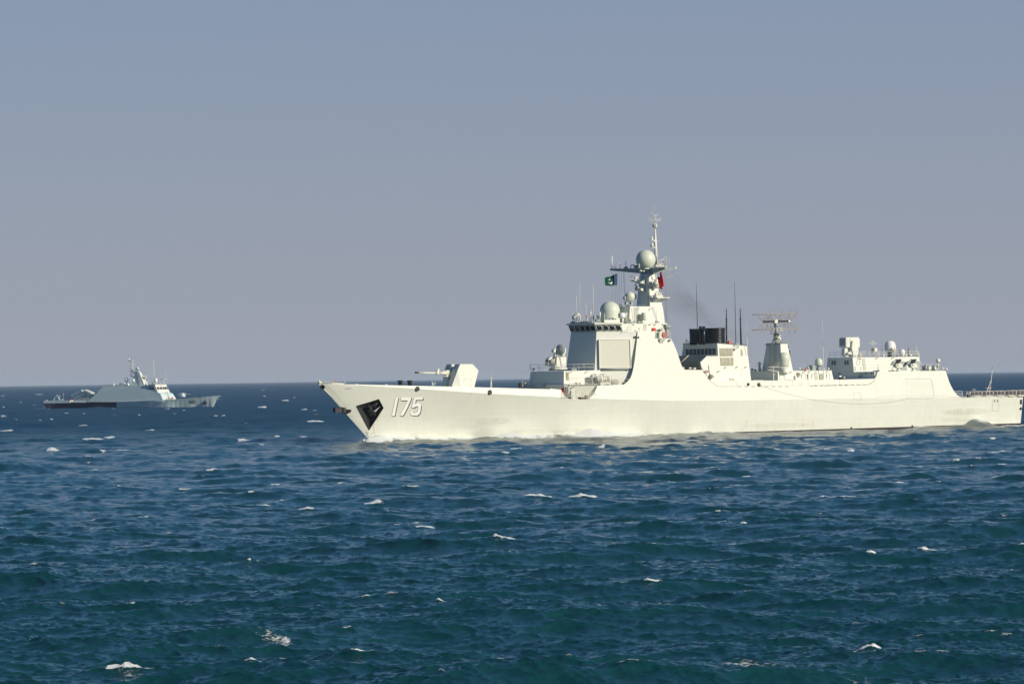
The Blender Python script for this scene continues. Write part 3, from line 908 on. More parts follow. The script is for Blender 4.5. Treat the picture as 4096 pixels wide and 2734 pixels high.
on('locker', M['dome'], ship, boxf(R2,1838,553,5.6,(1.0,.8,1.2)), boxf(R2,1880,558,6.2,(1.0,.8,1.25)))
MB().loft([hull(R2,1862,600,.0), hull(R2,1925,600,.0), hull(R2,1912,652,.0), hull(R2,1870,650,.0)], [hull(R2,1862,600,.7), hull(R2,1925,600,.7), hull(R2,1912,652,.08), hull(R2,1870,650,.08)]).build('support_bracket', M['house'], ship)
rail('guard_rail', [F.at(R2,1900,598,6.4), F.at(R2,2003,598,6.4)], 1.25, ship, 2, .8, .03)
on('wall_floodlight', M['steel'], ship, lambda mb: mb.tube(hull(R2,1975,622,.1), hull(R2,1985,618,.5), .14,.18,12).tube(hull(R2,1978,610,.0),hull(R2,1978,640,.4),.05))
# flag-hoist and rigging wires from the mast
wr = MB()
for x in (455, 476, 507, 530, 556, 583): wr.tube(F.at(R3,x,825,-6.5), F.at(R3,x+3,1400,-4.5), .014, n=4)
for x in (607, 616): wr.tube(F.at(R3,x,838,-4.8), F.at(R3,x+17,1230,-3.0), .02, n=4)
for x0, x1 in ((1103,1125),(1120,1136),(1128,1142),(1133,1150),(1140,1157)): wr.tube(F.at(R3,x0,790,6), F.at(R3,x1,1480,4.6), .018, n=4)
wr.tube(F.at(R3,1040,1080,2), F.at(R3,1018,1480,3.2), .012, n=4); wr.tube(F.at(R3,945,1270,2.4), F.at(R3,985,1480,3.2), .012, n=4)
wr.build('halyards', M['wire'], mt)
wr = MB()
isl = MB()
for i in range(7):
    x0 = 1135 + i * 21; y0 = 838 - i * 5.5
    x1 = 1138 + i * 24.5; y1 = 955 - i * 14
    if i == 0: continue
    a_, b_ = F.at(R3,x0,y0,.5+ (6-i)*.9), F.at(R3,x1,y1,.5+(6-i)*.9)
    wr.tube(a_, b_, .012, n=4)
    isl.tube(a_.lerp(b_, .62), a_.lerp(b_, .80), .05, n=6)
pts = [F.at(R3,x,y,t) for x,y,t in ((1085,1010,3.0),(1135,987,3),(1180,945,2.5),(1230,912,2),(1262,905,1),(1286,880,.5))]
wr.path(pts, .018, 4)
for (xa, ya), (xb, yb) in (((1180,1010),(1570,1395)),((1200,960),(1582,1405)),((1240,930),(1570,1300)),((1150,1400),(1215,1500)),((1155,1410),(1262,1568))):
    wr.tube(F.at(R3,xa,ya,1), F.at(R3,xb,yb,0), .010, n=4)
for i in range(4): wr.tube(F.at(R3,1262+i*6,905-i*6,.8), F.at(R4,600+i*14,640,0), .009, n=4)
wr.tube(F.at(R4,60,535,2.5), F.at(R4,275,850,4.8), .022, n=4); wr.tube(F.at(R4,50,520,2.5), F.at(R4,270,846,4.8), .015, n=4)
wr.build('wire_aerial', M['wire'], mt)
isl.build('insulators', M['offwhite'], mt)

# ------------------------------------------------------------------ foredeck: gun, bow fittings, numerals, anchor
gun = MB()
def tur(x, y, t): return F.at(R1, x, y, t)
po = {'ft': (1505,130,2.05), 'rt': (1622,130,2.05), 'rm': (1677,190,2.05), 'rb': (1636,352,2.05), 'fb': (1517,352,2.05), 'fm': (1480,190,2.05), 'c1': (1430,330,1.55), 'c2': (1437,352,1.55)}
pv = {k_: tur(*v_) for k_, v_ in po.items()}
inn = 0.42
for sg in (1, -1):
    V = {k_: Vector((p.x, p.y * sg, p.z)) for k_, p in pv.items()}
    I = {k_: Vector((p.x, -inn * sg, p.z)) for k_, p in pv.items()}
    ks = ['ft', 'rt', 'rm', 'rb', 'fb', 'fm', 'c1', 'c2']
    vs = [V[k_] for k_ in ks] + [I[k_] for k_ in ks]
    ix = {k_: i for i, k_ in enumerate(ks)}
    o_ = 8
    fs = [tuple(ix[k_] for k_ in ('ft','rt','rm','rb','fb','fm')), (ix['fm'], ix['fb'], ix['c2'], ix['c1'])]
    loop = ['ft','rt','rm','rb','fb','c2','c1','fm']
    for a_, b_ in zip(loop, loop[1:] + loop[:1]):
        fs.append((ix[a_], ix[b_], ix[b_] + o_, ix[a_] + o_))
    fs.append(tuple(ix[k_] + o_ for k_ in loop))
    gun.add(vs, fs)
core = [Vector((pv['ft'].x + 1.0, 0, pv['ft'].z - .03)), Vector((pv['rt'].x - .05, 0, pv['rt'].z - .03)), Vector((pv['rm'].x - .05, 0, pv['rm'].z)), Vector((pv['rb'].x - .05, 0, pv['rb'].z)),
        Vector((pv['c2'].x + .3, 0, pv['c2'].z)), Vector((pv['c2'].x + .4, 0, pv['c2'].z + 1.2)), Vector((pv['fm'].x + 1.4, 0, pv['fm'].z - .2))]
gun.prism([p + Vector((0, -inn + .002, 0)) for p in core], (0, 2 * inn - .004, 0))
gobj = gun.build('gun_turret', M['house'], ship)
bz0 = tur(1420, 217, 0)
brl = MB()
tip = tur(1088, 209, 0)
brl.tube(tur(1405,216,0), tur(1300,214,0), .29, .29, 16).tube(tur(1300,214,0), tur(1275,214,0), .34, .30, 16).tube(tur(1275,214,0), tur(1110,210,0), .165, .125, 14)
brl.tube(tur(1470,218,0), tur(1400,216,0), .40, .36, 14)
bo = brl.build('gun_barrel', M['offwhite'], gobj)
MB().tube(tur(1114,210,0), tur(1084,209,0), .15, .18, 14).build('muzzle_cover', M['brown'], bo)
on('recoil_gear', M['offwhite'], gobj, lambda mb: mb.tube(tur(1340,196,0), tur(1405,196,0), .13).tube(tur(1360,197,0),tur(1400,197,0),.19).tube(tur(1350,243,0), tur(1410,243,0), .12).box(tur(1390,240,0),(.9,.5,.35)).box(tur(1298,190,0),(.35,.25,.55)))
on('roof_fittings', M['steel'], gobj, *[boxf(R1,x,129,t,(.35,.2,.14)) for x,t in ((1410,-1.5),(1455,-.6),(1480,.9),(1560,1.2))])
bolts = MB()
for x, y in ((1448,150),(1446,170),(1440,185),(1435,205)): bolts.ball(tur(x, y, 1.4), .05, n=6)
for x, y in ((1395,150),(1388,168),(1372,188)): bolts.box(tur(x, y, -1.2), (.3,.25,.06), ry=-.8)
for x, y in ((1465,150),(1456,168),(1442,184)): bolts.box(tur(x, y, .95), (.3,.25,.06), ry=-.8)
bolts.build('hatch_bolts', M['steel'], gobj)
gp = pv['fb']
def gside(x, y, o=0.02):
    n_ = (pv['rb'] - pv['fb']).cross(pv['fm'] - pv['fb']).normalized()
    if n_.y > 0: n_ = -n_
    return F.plane(R1, x, y, pv['fb'] + n_ * o, n_)
gs = MB()
for x0, x1 in ((1540,1568),(1590,1615)):
    gs.path([gside(x0,270), gside(x1,270), gside(x1+2,335), gside(x0,335), gside(x0,270)], .018, 4)
gs.build('turret_hatch', M['seam'], gobj)

# bollards, fork crutch, whip, bow fittings
for x in (942, 1032):
    a_ = tur(x, 334, 2.2)
    MB().lathe(a_, [(.36,-.2),(.36,.7),(.52,.78),(.52,.9),(.30,.95)], 16).build('bollard', M['black'], ship)
on('gun_crutch', M['grey'], ship, post(R1,1244,338,318,0,.2), boxf(R1,1242,312,0,(.4,.3,.5)), boxf(R1,1252,320,0,(.8,.2,.15)), boxf(R1,1265,311,0,(.2,.3,.5)))
on('deck_fitting', M['grey'], ship, boxf(R1,805,325,-1.5,(.3,.2,.3)), boxf(R1,818,325,-1.5,(.2,.2,.25)))
on('deck_antenna', M['offwhite'], ship, lambda mb: mb.tube(tur(1790,352,1), tur(1793,270,1), .05).tube(tur(1803,352,1), tur(1797,270,1), .05).tube(tur(1797,352,1.5), tur(1795,268,1), .05).tube(tur(1795,278,1), tur(1795,252,1), .12,.07).tube(tur(1795,252,1), tur(1793,180,1), .018))
bw = MB()
bw.tube(tur(183,312,0), tur(183,285,0), .13, .1).ball(tur(180,290,0), .19, n=12).box(tur(192,303,0),(.35,.3,.35))
bw.build('jackstaff_foot', M['offwhite'], ship)
bw = MB(); bw.tube(tur(200,297,0), tur(415,314,.5), .07).tube(tur(205,312,.3), tur(405,318,.9), .04).tube(tur(415,314,.5), tur(430,298,.5), .05)
for x in (230, 290, 345): bw.tube(tur(x, 300 + (x-200)*.08, 0.2), tur(x, 318, .4), .03)
bw.build('lowered_jackstaff', M['offwhite'], ship)
on('deck_lamp', M['offwhite'], ship, post(R1,308,318,285,.5,.04), boxf(R1,308,290,.5,(.12,.12,.3)))
on('red_lamp', M['red'], ship, ballf(R1,318,288,.5,.14))
MB().path([tur(512,324,3.1), tur(514,316,3.1), tur(550,316,3.1), tur(553,324,3.1)], .035).build('hand_grip', M['offwhite'], ship)
def fairlead(rg, x, y, r, parent=ship, dz=1.0):
    p = hull(rg, x, y)
    q = hull(rg, x + 8, y); w_ = hull(rg, x, y - 6)
    n_ = (q - p).cross(w_ - p).normalized()
    if n_.y > 0: n_ = -n_
    ring = MB().lathe(p - n_ * .05, [(r * .62, 0.02), (r * .95, .05), (r, .13), (r * .88, .22), (r * .72, .17), (r * .60, .06)], 22, axis=n_)
    o = ring.build('fairlead', M['black'], parent)
    return o
fairlead(R1, 1103, 362, .40); fairlead(R1, 1783, 395, .42)
p_ = hull(R1, 212, 345, 0.0)
MB().lathe(p_ + Vector((-.1, -.1, 0)), [(.30,-.1),(.42,.05),(.42,.2),(.3,.3),(.22,.2),(.2,.0)], 18, axis=(-.5,-1,-.2)).build('fairlead', M['black'], ship)
# dark fitting on the stem
sm = MB()
sa = [hull(R1,x,y,.12) for x,y in ((404,548),(482,556),(476,580),(440,595),(404,578))]
sm.loft(sa, [p + Vector((.1,.9,0)) for p in sa])
c_ = F.at(R1, 367, 562, 0.0)
sm.bevbox(c_, (2.1, .75, .78), .05).bevbox(F.at(R1,385,543,0), (.9,.5,.4), .08).box(F.at(R1,405,562,.1),(.5,1.0,.9))
sm.build('stem_fitting', M['blackish'], ship)
# rounded foot line of the stem edge
st = MB()
st.path([F.at(R1,x,y,.0) + Vector((.1,0,0)) for x,y in ((172,318),(300,445),(420,562),(540,700),(652,838))], .12, 8)
st.build('stem_bar', M['hull'], ship)
sp = MB()
sp.path([hull(R1,*p, .02) for p in ((262,330),(300,372),(340,417),(380,462),(420,505),(450,545))], .012, 5)
sp.build('plate_seam', M['hull'], ship)

# anchor pocket: the skin is cut open along four planes and a real recess is set in
pk = [(530,525),(740,460),(783,543),(648,748)]
deep = [(640,575),(705,520),(735,552),(672,665)]
A_ = [hull(R1,x,y,0.0) for x, y in pk]
cn = sum(A_, Vector()) / 4
nn_ = (A_[1] - A_[0]).cross(A_[3] - A_[0]).normalized()
if nn_.y > 0: nn_ = -nn_
bm = bmesh.new(); bm.from_mesh(hull_o.data)
planes = []
for i in range(4):
    e = A_[(i + 1) % 4] - A_[i]
    pn = e.cross(nn_).normalized()
    if pn.dot(cn - A_[i]) > 0: pn = -pn
    planes.append((A_[i], pn))
def near_(f):
    c = f.calc_center_median()
    return c.y < -0.05 and (c - cn).length < 9
for pc, pn in planes:
    gf = [f for f in bm.faces if near_(f)]
    ge = set(e for f in gf for e in f.edges); gv = set(v for f in gf for v in f.verts)
    bmesh.ops.bisect_plane(bm, geom=gf + list(ge) + list(gv), plane_co=pc, plane_no=pn, dist=1e-5)
kill = [f for f in bm.faces if near_(f) and all((f.calc_center_median() - pc).dot(pn) < -1e-4 for pc, pn in planes)]
bmesh.ops.delete(bm, geom=kill, context='FACES')
bm.to_mesh(hull_o.data); bm.free()
innerp = [hull_calc(R1,x,y,0.0) - nn_ * 1.15 for x, y in deep]
outer = [p + nn_ * .03 for p in A_]
pm = MB()
NS = 6
for i in range(4):
    j = (i + 1) % 4
    pm.add([outer[i], outer[j], innerp[j], innerp[i]], [(0, 1, 2, 3)])
pm.add(innerp, [(0, 1, 2, 3)])
pocket = pm.build('anchor_pocket', M['blackish'], ship)
mg = MB()
for a_, b_ in zip(range(4), (1,2,3,0)):
    mg.tube(A_[a_], A_[b_], .07, n=6)
mg.build('pocket_rim', M['blackish'], ship)
# anchor hanging in the pocket: its own thing
def ap(x, y, o=0.0):
    return F.plane(R1, x, y, A_[0] + nn_ * o, nn_)
base = ap(700, 560, -.3)
anc = empty('anchor', F.m @ base, THETA, 'black stockless anchor stowed in the black pocket at the destroyer bow', 'anchor')
def apl(x, y, o): return ap(x, y, o) - base
k1 = MB().tube(apl(735,480,-.5), apl(690,545,.05), .16, .2, 10)
k1.build('shank', M['blackish'], anc)
k2 = MB().loft([apl(640,517,.1), apl(660,512,.1), apl(712,612,.1), apl(695,614,.1)], [apl(645,520,-.5), apl(668,520,-.5), apl(716,606,-.5), apl(700,610,-.5)])
k2.tube(apl(640,520,.0), apl(705,610,.0), .17, .15, 10)
k2.build('crown', M['blackish'], anc)
for (xa, ya, xb, yb) in ((662,525,722,478),(692,570,755,520)):
    MB().loft([apl(xa,ya,.15), apl(xa+18,ya+12,.15), apl(xb+3,yb+3,.10)], [apl(xa,ya,-.2), apl(xa+18,ya+12,-.2), apl(xb+3,yb+3,-.05)]).build('fluke', M['steel'] if xa > 680 else M['blackish'], anc)

# pennant number 175, white with a dark drop shade
digits = [
 [(1493,423),(1537,423),(1478,711),(1433,711)],
 [(1583,421),(1738,421),(1733,455),(1668,600),(1608,708),(1560,708),(1622,590),(1683,469),(1574,469)],
 [(1782,420),(1926,418),(1917,457),(1812,460),(1795,528),(1812,513),(1868,513),(1895,540),(1878,660),(1840,704),(1755,704),(1723,680),(1728,640),(1772,632),(1770,658),(1778,668),(1812,668),(1838,640),(1848,575),(1835,560),(1810,560),(1785,583),(1745,581)],
]
def decal(name, poly, rg, out, mat, parent, dx=0, dy=0, fr=None, thick=0.02):
    bm = bmesh.new()
    vs = []
    pts2 = []
    for (xa, ya), (xb, yb) in zip(poly, poly[1:] + poly[:1]):
        n = max(1, int(math.hypot(xb - xa, yb - ya) / 60))
        for i in range(n): pts2.append((xa + (xb - xa) * i / n, ya + (yb - ya) * i / n))
    fn = fr or (lambda r_, x, y, o: hull(r_, x, y, o))
    from mathutils.geometry import tessellate_polygon
    tri = tessellate_polygon([[Vector((x, y, 0)) for x, y in pts2]])
    a_ = [bm.verts.new(fn(rg, x + dx, y + dy, out)) for x, y in pts2]
    for t_ in tri:
        try: bm.faces.new([a_[i] for i in t_])
        except ValueError: pass
    bmesh.ops.subdivide_edges(bm, edges=bm.edges[:], cuts=3, use_grid_fill=True)
    if fr is None:
        for v in bm.verts:
            loc, nr, ix_, ds_ = SKIN.ray_cast(F.o, (v.co - F.o).normalized())
            if loc is not None:
                if nr.y > 0: nr = -nr
                v.co = loc + nr * out
    ex = bmesh.ops.extrude_face_region(bm, geom=bm.faces[:])
    for v in [g for g in ex['geom'] if isinstance(g, bmesh.types.BMVert)]:
        v.co += Vector((0, thick, 0))
    bmesh.ops.recalc_face_normals(bm, faces=bm.faces)
    me = bpy.data.meshes.new(name); bm.to_mesh(me); bm.free()
    me.materials.append(mat)
    o = bpy.data.objects.new(name, me); C.objects.link(o); o.parent = parent
    return o
for d_ in digits:
    # the drop shade joins the numeral and its copy shifted down and aft
    for k_, (ddx, ddy) in enumerate(((13,14),(9,10),(5,5))):
        if k_ == 0: sh_ = decal('numeral_shade', d_, R9, 0.035, M['black'], ship, ddx, ddy)
        else: decal('numeral_shade', d_, R9, 0.035 + .006 * k_, M['black'], sh_, ddx, ddy)
    decal('numeral', d_, R9, 0.07, M['number_white'], sh_, 0, 0)

# ------------------------------------------------------------------ forward deckhouse fittings
zA = F.at(R2, 750, 979, 5.0)
def prail(rg, pts, h, every=1.8, nmid=1, r=.03, mat='offwhite', name='guard_rail'):
    return rail(name, [F.at(rg, x, y, t) for x, y, t in pts], h, ship, nmid, every, r, mat)
prail(R2, [(352,978,-4.9),(750,978,4.9),(1105,970,4.6)], 1.15, 2.2, 1)
for x, t in ((460,-2.2),(520,-.8),(650,2.4),(915,4.9),(355,-4.8)):
    on('rail_stay', M['offwhite'], ship, post(R2,(x+14,x),978,908,t,.035))
prail(R2, [(815,1141,7.3),(1085,1141,7.3)], 1.25, 1.9, 2, .035)
prail(R2, [(1320,1146,7.5),(1505,1146,7.4)], 1.15, 1.6, 1, .03)
prail(R2, [(745,1300,7.9),(836,1306,7.9),(900,1309,7.9)], 1.05, 1.4, 2, .035)
prail(R2, [(955,1309,7.9),(1120,1306,7.9)], 1.05, 1.4, 2, .035)
dd = door(R2, 836, 890, 1180, 1300, 7.0, mat='grey2')
on('hand_wheel', M['offwhite'], dd, boxf(R2,830,1203,7.55,(.3,.15,.25)))
on('door_lamp', M['steel'], ship, post(R2,(850,888),1162,1158,7.6,.03), ballf(R2,865,1165,7.6,.12))
on('fire_box', M['red'], ship, boxf(R2,738,1212,5.75,(.45,.45,1.05)))
for x in (758, 783):
    on('pole', M['offwhite'], ship, post(R2,(x-4,x),1232,1150,7.9,.035), boxf(R2,x+2,1152,7.9,(.3,.1,.2)))
on('wall_louvre', M['vent'], ship, lambda mb: mb.box((F.at(R2,791,1026,5.1)),(.55,.08,1.0)).box((F.at(R2,793,1062,5.15)),(.55,.08,.75)))
on('notice_board', M['grey'], ship, lambda mb: mb.box(F.at(R2,529,1124,0)+Vector((-1.2,0,0)),(.06,.9,.75)))
on('deck_locker', M['grey'], ship, boxf(R2,860,962,3.6,(1.2,.6,.35)))
on('capstan', M['black'], ship, boxf(R2,818,1292,7.4,(.4,.35,.3)), drum(R2,925,1306,1284,7.4,.18), drum(R2,942,1306,1282,7.4,.18))
for x, y, t in ((393,972,-4),(897,1140,7.2),(1012,1140,7.2)):
    on('mushroom_vent', M['steel'], ship, lambda mb, x=x, y=y, t=t: mb.lathe(F.at(R2,x,y,t), [(.1,-.1),(.1,.12),(.3,.2),(.3,.32),(.1,.36)], 14))
on('lamp_post', M['white'], ship, post(R2,937,1141,1115,7.2,.13))
on('red_band', M['red'], ship, post(R2,937,1128,1116,7.2,.145)); on('red_band', M['red'], ship, post(R2,937,1140,1134,7.2,.145))
on('pipe_post', M['steel'], ship, post(R2,1087,1140,1090,7.3,.05), boxf(R2,1087,1125,7.3,(.2,.2,.3)))
on('wall_fitting', M['steel'], ship, *[boxf(R2,x,y,t,(.5,.2,.2)) for x,y,t in ((500,1160,0),(520,1160,0.3),(672,1166,3.4),(708,1158,4.2))])
# foredeck gear just before the deckhouse
on('deck_winch', M['steel'], ship, drum(R2,293,1135,1110,-4.5,.5,rnd=.3), post(R2,295,1180,1130,-4.5,.07), post(R2,260,1185,1080,-4.5,.08), boxf(R2,258,1100,-4.5,(.15,.15,.9)), boxf(R2,265,1150,-4.6,(.4,.4,.4)))
on('hose_reel', M['black'], ship, boxf(R2,232,1140,-4.5,(.4,.4,.7)), boxf(R2,238,1170,-4.5,(.5,.4,.5)))

# close-in gun mount on the forward deckhouse roof: housing, barrels, dish and tracker
cb = F.at(R2, 688, 970, .0)
ci = MB().lathe(cb, [(1.75,0),(1.62,.28),(1.45,.55),(1.35,.6)], 26).build('close_in_gun', M['offwhite'], ship)
on('gun_base_ring', M['black'], ci, lambda mb: mb.lathe(cb + Vector((0,0,.02)), [(1.80,0),(1.78,.16)], 26))
hs_ = MB()
hs_.prism([F.at(R2,x,y,1.25) for x,y in ((662,925),(778,922),(778,812),(694,812),(668,818))], (0, .95, 0))
hs_.prism([F.at(R2,x,y,-.35) for x,y in ((566,922),(640,925),(640,812),(600,812),(578,828),(566,855))], (0, .9, 0))
hs_.box(F.at(R2,660,900,.2), (1.6,1.2,.7))
hs_.build('gun_housing', M['offwhite'], ci)
MB().prism([F.at(R2,x,y,1.32) for x,y in ((730,925),(722,925),(694,812),(712,812))], (0, .06, 0)).build('housing_rib', M['grey'], ci)
gb = MB()
for i in range(7):
    a_ = i * 2 * math.pi / 7
    o_ = Vector((0, .09 * math.cos(a_), .09 * math.sin(a_)))
    gb.tube(F.at(R2,615,860,.5) + o_, F.at(R2,541,860,.5) + o_, .04, n=6)
gb.tube(F.at(R2,590,860,.5), F.at(R2,572,860,.5), .15, n=10)
gb.build('gun_barrels', M['black'], ci)
la = MB()
for ya, yb in ((842,880),(880,842)):
    la.tube(F.at(R2,600,ya,.9), F.at(R2,655,yb,.9), .05, n=5)
la.path([F.at(R2,598,852,.9),F.at(R2,655,838,.9),F.at(R2,655,886,.9),F.at(R2,598,872,.9),F.at(R2,598,852,.9)], .05, 5)
la.build('barrel_cage', M['white'], ci)
dsh = MB()
dq = F.at(R2,712,730,.9)
ax_ = Vector((-1, -.45, .08)).normalized()
dsh.lathe(dq + ax_*.25, [(.06,.16),(.5,-.02),(.98,-.12),(1.0,-.18),(.6,-.26),(.15,-.35)], 30, axis=ax_)
dsh.build('radar_dish', M['grey'], ci)
on('dish_mount', M['offwhite'], ci, lambda mb: mb.prism([F.at(R2,x,y,.5) for x,y in ((745,705),(778,718),(772,765),(755,792),(720,792),(742,770))], (0,.5,0)).tube(F.at(R2,738,812,.3),F.at(R2,738,788,.3),.38,.38,16).tube(F.at(R2,738,800,.3),F.at(R2,738,796,.3),.48,.48,16))
on('tracker_head', M['offwhite'], ci, lambda mb: mb.ball(F.at(R2,650,725,-.1),.36,1,18).bevbox(F.at(R2,668,735,0),(.55,.8,.7),.1).bevbox(F.at(R2,630,742,-.1),(.5,.8,.6),.1).tube(F.at(R2,652,812,-.1),F.at(R2,652,762,-.1),.40,.34,14))

# side nets
nb = MB()
def netbox(rg, x0, x1, y0, y1, t):
    mb = MB()
    a_, b_ = F.at(rg, x0, y1, t), F.at(rg, x1, y0, t)
    c = (a_ + b_) / 2
    mb.box(c + Vector((0,.25,0)), (abs(b_.x-a_.x), .45, abs(b_.z-a_.z)))
    o = mb.build('net_basket', M['net'], ship)
    g = MB()
    n = 6
    w = b_.x - a_.x; h = b_.z - a_.z
    for i in range(-n, n + 1):
        for s_ in (1, -1):
            p, q = [], []
            x_a = a_.x + w * i / n * 1.0; 
            pa = Vector((x_a if s_ > 0 else x_a + h, a_.y - .03, a_.z)); pb_ = Vector((x_a + h if s_ > 0 else x_a, a_.y - .03, b_.z))
            # clip to the box
            d = pb_ - pa
            t0, t1 = 0.0, 1.0
            for lim, sg in ((a_.x, 1), (b_.x, -1)):
                if abs(d.x) > 1e-6:
                    tt = (lim - pa.x) / d.x
                    if d.x * sg > 0: t0 = max(t0, tt)
                    else: t1 = min(t1, tt)
            if t1 > t0: g.tube(pa + d * t0, pa + d * t1, .03, n=4)
    g.build('net_cords', M['raft'], o)
netbox(R2, 1322, 1392, 1080, 1146, 7.45)
netbox(R2, 1012, 1098, 1258, 1306, 7.6)

# ------------------------------------------------------------------ intake house, funnel house and stacks
symblock('intake_house', [(R4,555,1008,6.2),(R4,705,1008,6.2),(R4,735,1330,6.6),(R4,560,1330,6.6),(R4,497,1190,6.45),(R4,470,1092,6.3)], M['house'])
ir = MB()
for sgn in (1,):
    a_, b_ = sym([(R4,555,1002,6.3),(R4,690,1004,6.3),(R4,690,1010,6.3),(R4,558,1010,6.3)])
    ir.loft(a_, b_)
    a_, b_ = sym([(R4,555,1002,6.3),(R4,558,1010,6.3),(R4,474,1093,6.4),(R4,468,1088,6.4)])
    ir.loft(a_, b_)
    a_, b_ = sym([(R4,470,1093,6.3),(R4,474,1090,6.3),(R4,499,1190,6.5),(R4,495,1190,6.5)])
    ir.loft(a_, b_)
ir.build('intake_roof', M['deck'], ship)
for t0 in (1.0, -3.6):
    MB().path([F.at(R4,555,1002,6.3) + Vector((0, 6.3 - t0, .04)), F.at(R4,468,1088,6.4) + Vector((-.05, 6.4 - t0, .04))], .06, 5).build('roof_rib', M['offwhite'], ship)
for x, y, t in ((345,1160,4.4),(400,1163,5.2),(418,1128,3.8)):
    on('mushroom_vent', M['offwhite'], ship, lambda mb, x=x, y=y, t=t: mb.lathe(F.at(R4,x,y+22,t), [(.16,-.3),(.16,.12),(.32,.16),(.34,.30),(.15,.42)], 16))
on('roof_ring', M['white'], ship, lambda mb: mb.tube(F.at(R4,334,1028,1),F.at(R4,334,1022,1),.12), lambda mb: mb.tube(F.at(R4,262,1160,6.9),F.at(R4,268,1155,6.9),.16))
fh = symblock('funnel_house', [(R4,686,850,5.0),(R4,1055,882,5.0),(R4,1112,1330,6.0),(R4,716,1330,6.0)], M['house'])
a_, b_ = sym([(R4,683,846,5.08),(R4,1058,878,5.08),(R4,1058,884,5.08),(R4,683,852,5.08)])
MB().loft(a_, b_).build('roof_edge', M['deck'], fh)
fp0, fp1 = F.at(R4,686,850,5.0), F.at(R4,716,1330,6.0)
def fplane(x, y, o=0):
    e1 = Vector((0, 1, 0)); e2 = fp1 - fp0
    n_ = e1.cross(e2).normalized()
    if n_.x > 0: n_ = -n_
    return F.plane(R4, x, y, fp0 + n_ * o, n_)
for i in range(8):
    x0 = 290 + i * 47.6
    yy = 926 - i * 1.1
    pl = [(x0,yy),(x0+40,yy-.8),(x0+40.5,yy+74),(x0+1,yy+75)]
    v_ = MB().loft([fplane(x,y,.01) for x,y in pl], [fplane(x,y,.05) for x,y in pl]).build('louvre', M['deck'], fh)
fs1, fs2, fs3 = F.at(R4,686,850,5.0), F.at(R4,1055,882,5.0), F.at(R4,716,1330,6.0)
def sidepl(p1, p2, p3):
    n_ = (p2 - p1).cross(p3 - p1).normalized()
    if n_.y > 0: n_ = -n_
    return lambda rg, x, y, o=0.0: F.plane(rg, x, y, p1 + n_ * o, n_)
fside = sidepl(fs1, fs2, fs3)
def slab(rg, fn, pl, o0, o1, name, mat, parent):
    return MB().loft([fn(rg, x, y, o0) for x, y in pl], [fn(rg, x, y, o1) for x, y in pl]).build(name, mat, parent)
def louvre(rg, fn, x0, x1, y0, y1, sk, parent, n=7):
    o = slab(rg, fn, [(x0,y0),(x1,y0),(x1+sk,y1),(x0+sk,y1)], .005, .03, 'louvre', M['vent'], parent)
    fr_ = MB()
    for (a1, b1), (a2, b2) in (((x0,y0),(x1,y0)),((x1,y0),(x1+sk,y1)),((x1+sk,y1),(x0+sk,y1)),((x0+sk,y1),(x0,y0))):
        fr_.tube(fn(rg,a1,b1,.05), fn(rg,a2,b2,.05), .03, n=4)
    for i in range(1, n):
        u = i / n
        fr_.tube(fn(rg,x0+sk*u,y0+(y1-y0)*u,.04), fn(rg,x1+sk*u,y0+(y1-y0)*u,.04), .018, n=4)
    fr_.build('louvre_frame', M['offwhite'], o)
for i in range(4):
    louvre(RE, fside, 1117 + i * 84, 1189 + i * 84, 704, 902, 12, fh, 14)
    louvre(RE, fside, 1132 + i * 86, 1203 + i * 86, 941, 1140, 12, fh, 14)
louvre(RE, fside, 1652, 1690, 740, 892, 6, fh, 9)
louvre(RE, fside, 1660, 1722, 1216, 1436, 12, fh, 12)
louvre(RE, fside, 1366, 1414, 1462, 1512, 2, fh, 5); louvre(RE, fside, 1438, 1488, 1462, 1512, 2, fh, 5)
def hookp(rg, fn, x, y):
    p = fn(rg, x, y, .03)
    mb = MB()
    mb.path([p + Vector((-.15,0,-.22)), p + Vector((-.15,-.18,.0)), p + Vector((-.08,-.28,.12)), p + Vector((.1,-.24,.12))], .035)
    mb.ball(p + Vector((.14,-.24,.06)), .09, n=8)
    mb.build('wall_lamp', M['steel'], ship)
for x, y in ((1245,1190),(1533,1182),(1755,1180)): hookp(RE, fside, x, y)
slab(RE, sidepl(F.at(R4,555,1008,6.2), F.at(R4,705,1008,6.2), F.at(R4,735,1330,6.6)), [(832,1130),(848,1130),(875,1385),(860,1385)], .005, .03, 'slot_opening', M['black'], ship)
ifn = sidepl(F.at(R4,555,1008,6.2), F.at(R4,705,1008,6.2), F.at(R4,735,1330,6.6))
hookp(RE, ifn, 1075, 1290)
on('wall_float', M['white'], ship, lambda mb: mb.tube(ifn(RE,778,1330,.5), ifn(RE,778,1258,.5), .22, .22, 12))
on('red_band', M['red'], ship, lambda mb: mb.tube(ifn(RE,778,1280,.5), ifn(RE,778,1262,.5), .24, .24, 12))
on('red_band', M['red'], ship, lambda mb: mb.tube(ifn(RE,778,1318,.5), ifn(RE,778,1300,.5), .24, .24, 12))
on('stowed_bundle', M['vent'], ship, lambda mb: mb.ball(ifn(RE,815,1285,.35), .26, .8, 12).lathe(ifn(RE,905,1415,.3), [(.1,-.4),(.45,-.1),(.4,.25),(.1,.45)], 12).tube(ifn(RE,930,1410,.3), ifn(RE,980,1415,.35),.12).tube(ifn(RE,888,1390,.1), ifn(RE,888,1512,.1),.04))
on('wall_bracket', M['steel'], ship, lambda mb: mb.path([ifn(RE,690,1180,.1), ifn(RE,705,1220,.1), ifn(RE,715,1270,.1)],.03).tube(ifn(RE,782,1335,.2), ifn(RE,790,1410,.2),.05))
doorf = MB(); doorf.path([fside(RE,x,y,.04) for x,y in ((1055,1512),(1058,1445),(1072,1438),(1110,1438),(1118,1448))], .025)
doorf.build('door_frame', M['seam'], ship)

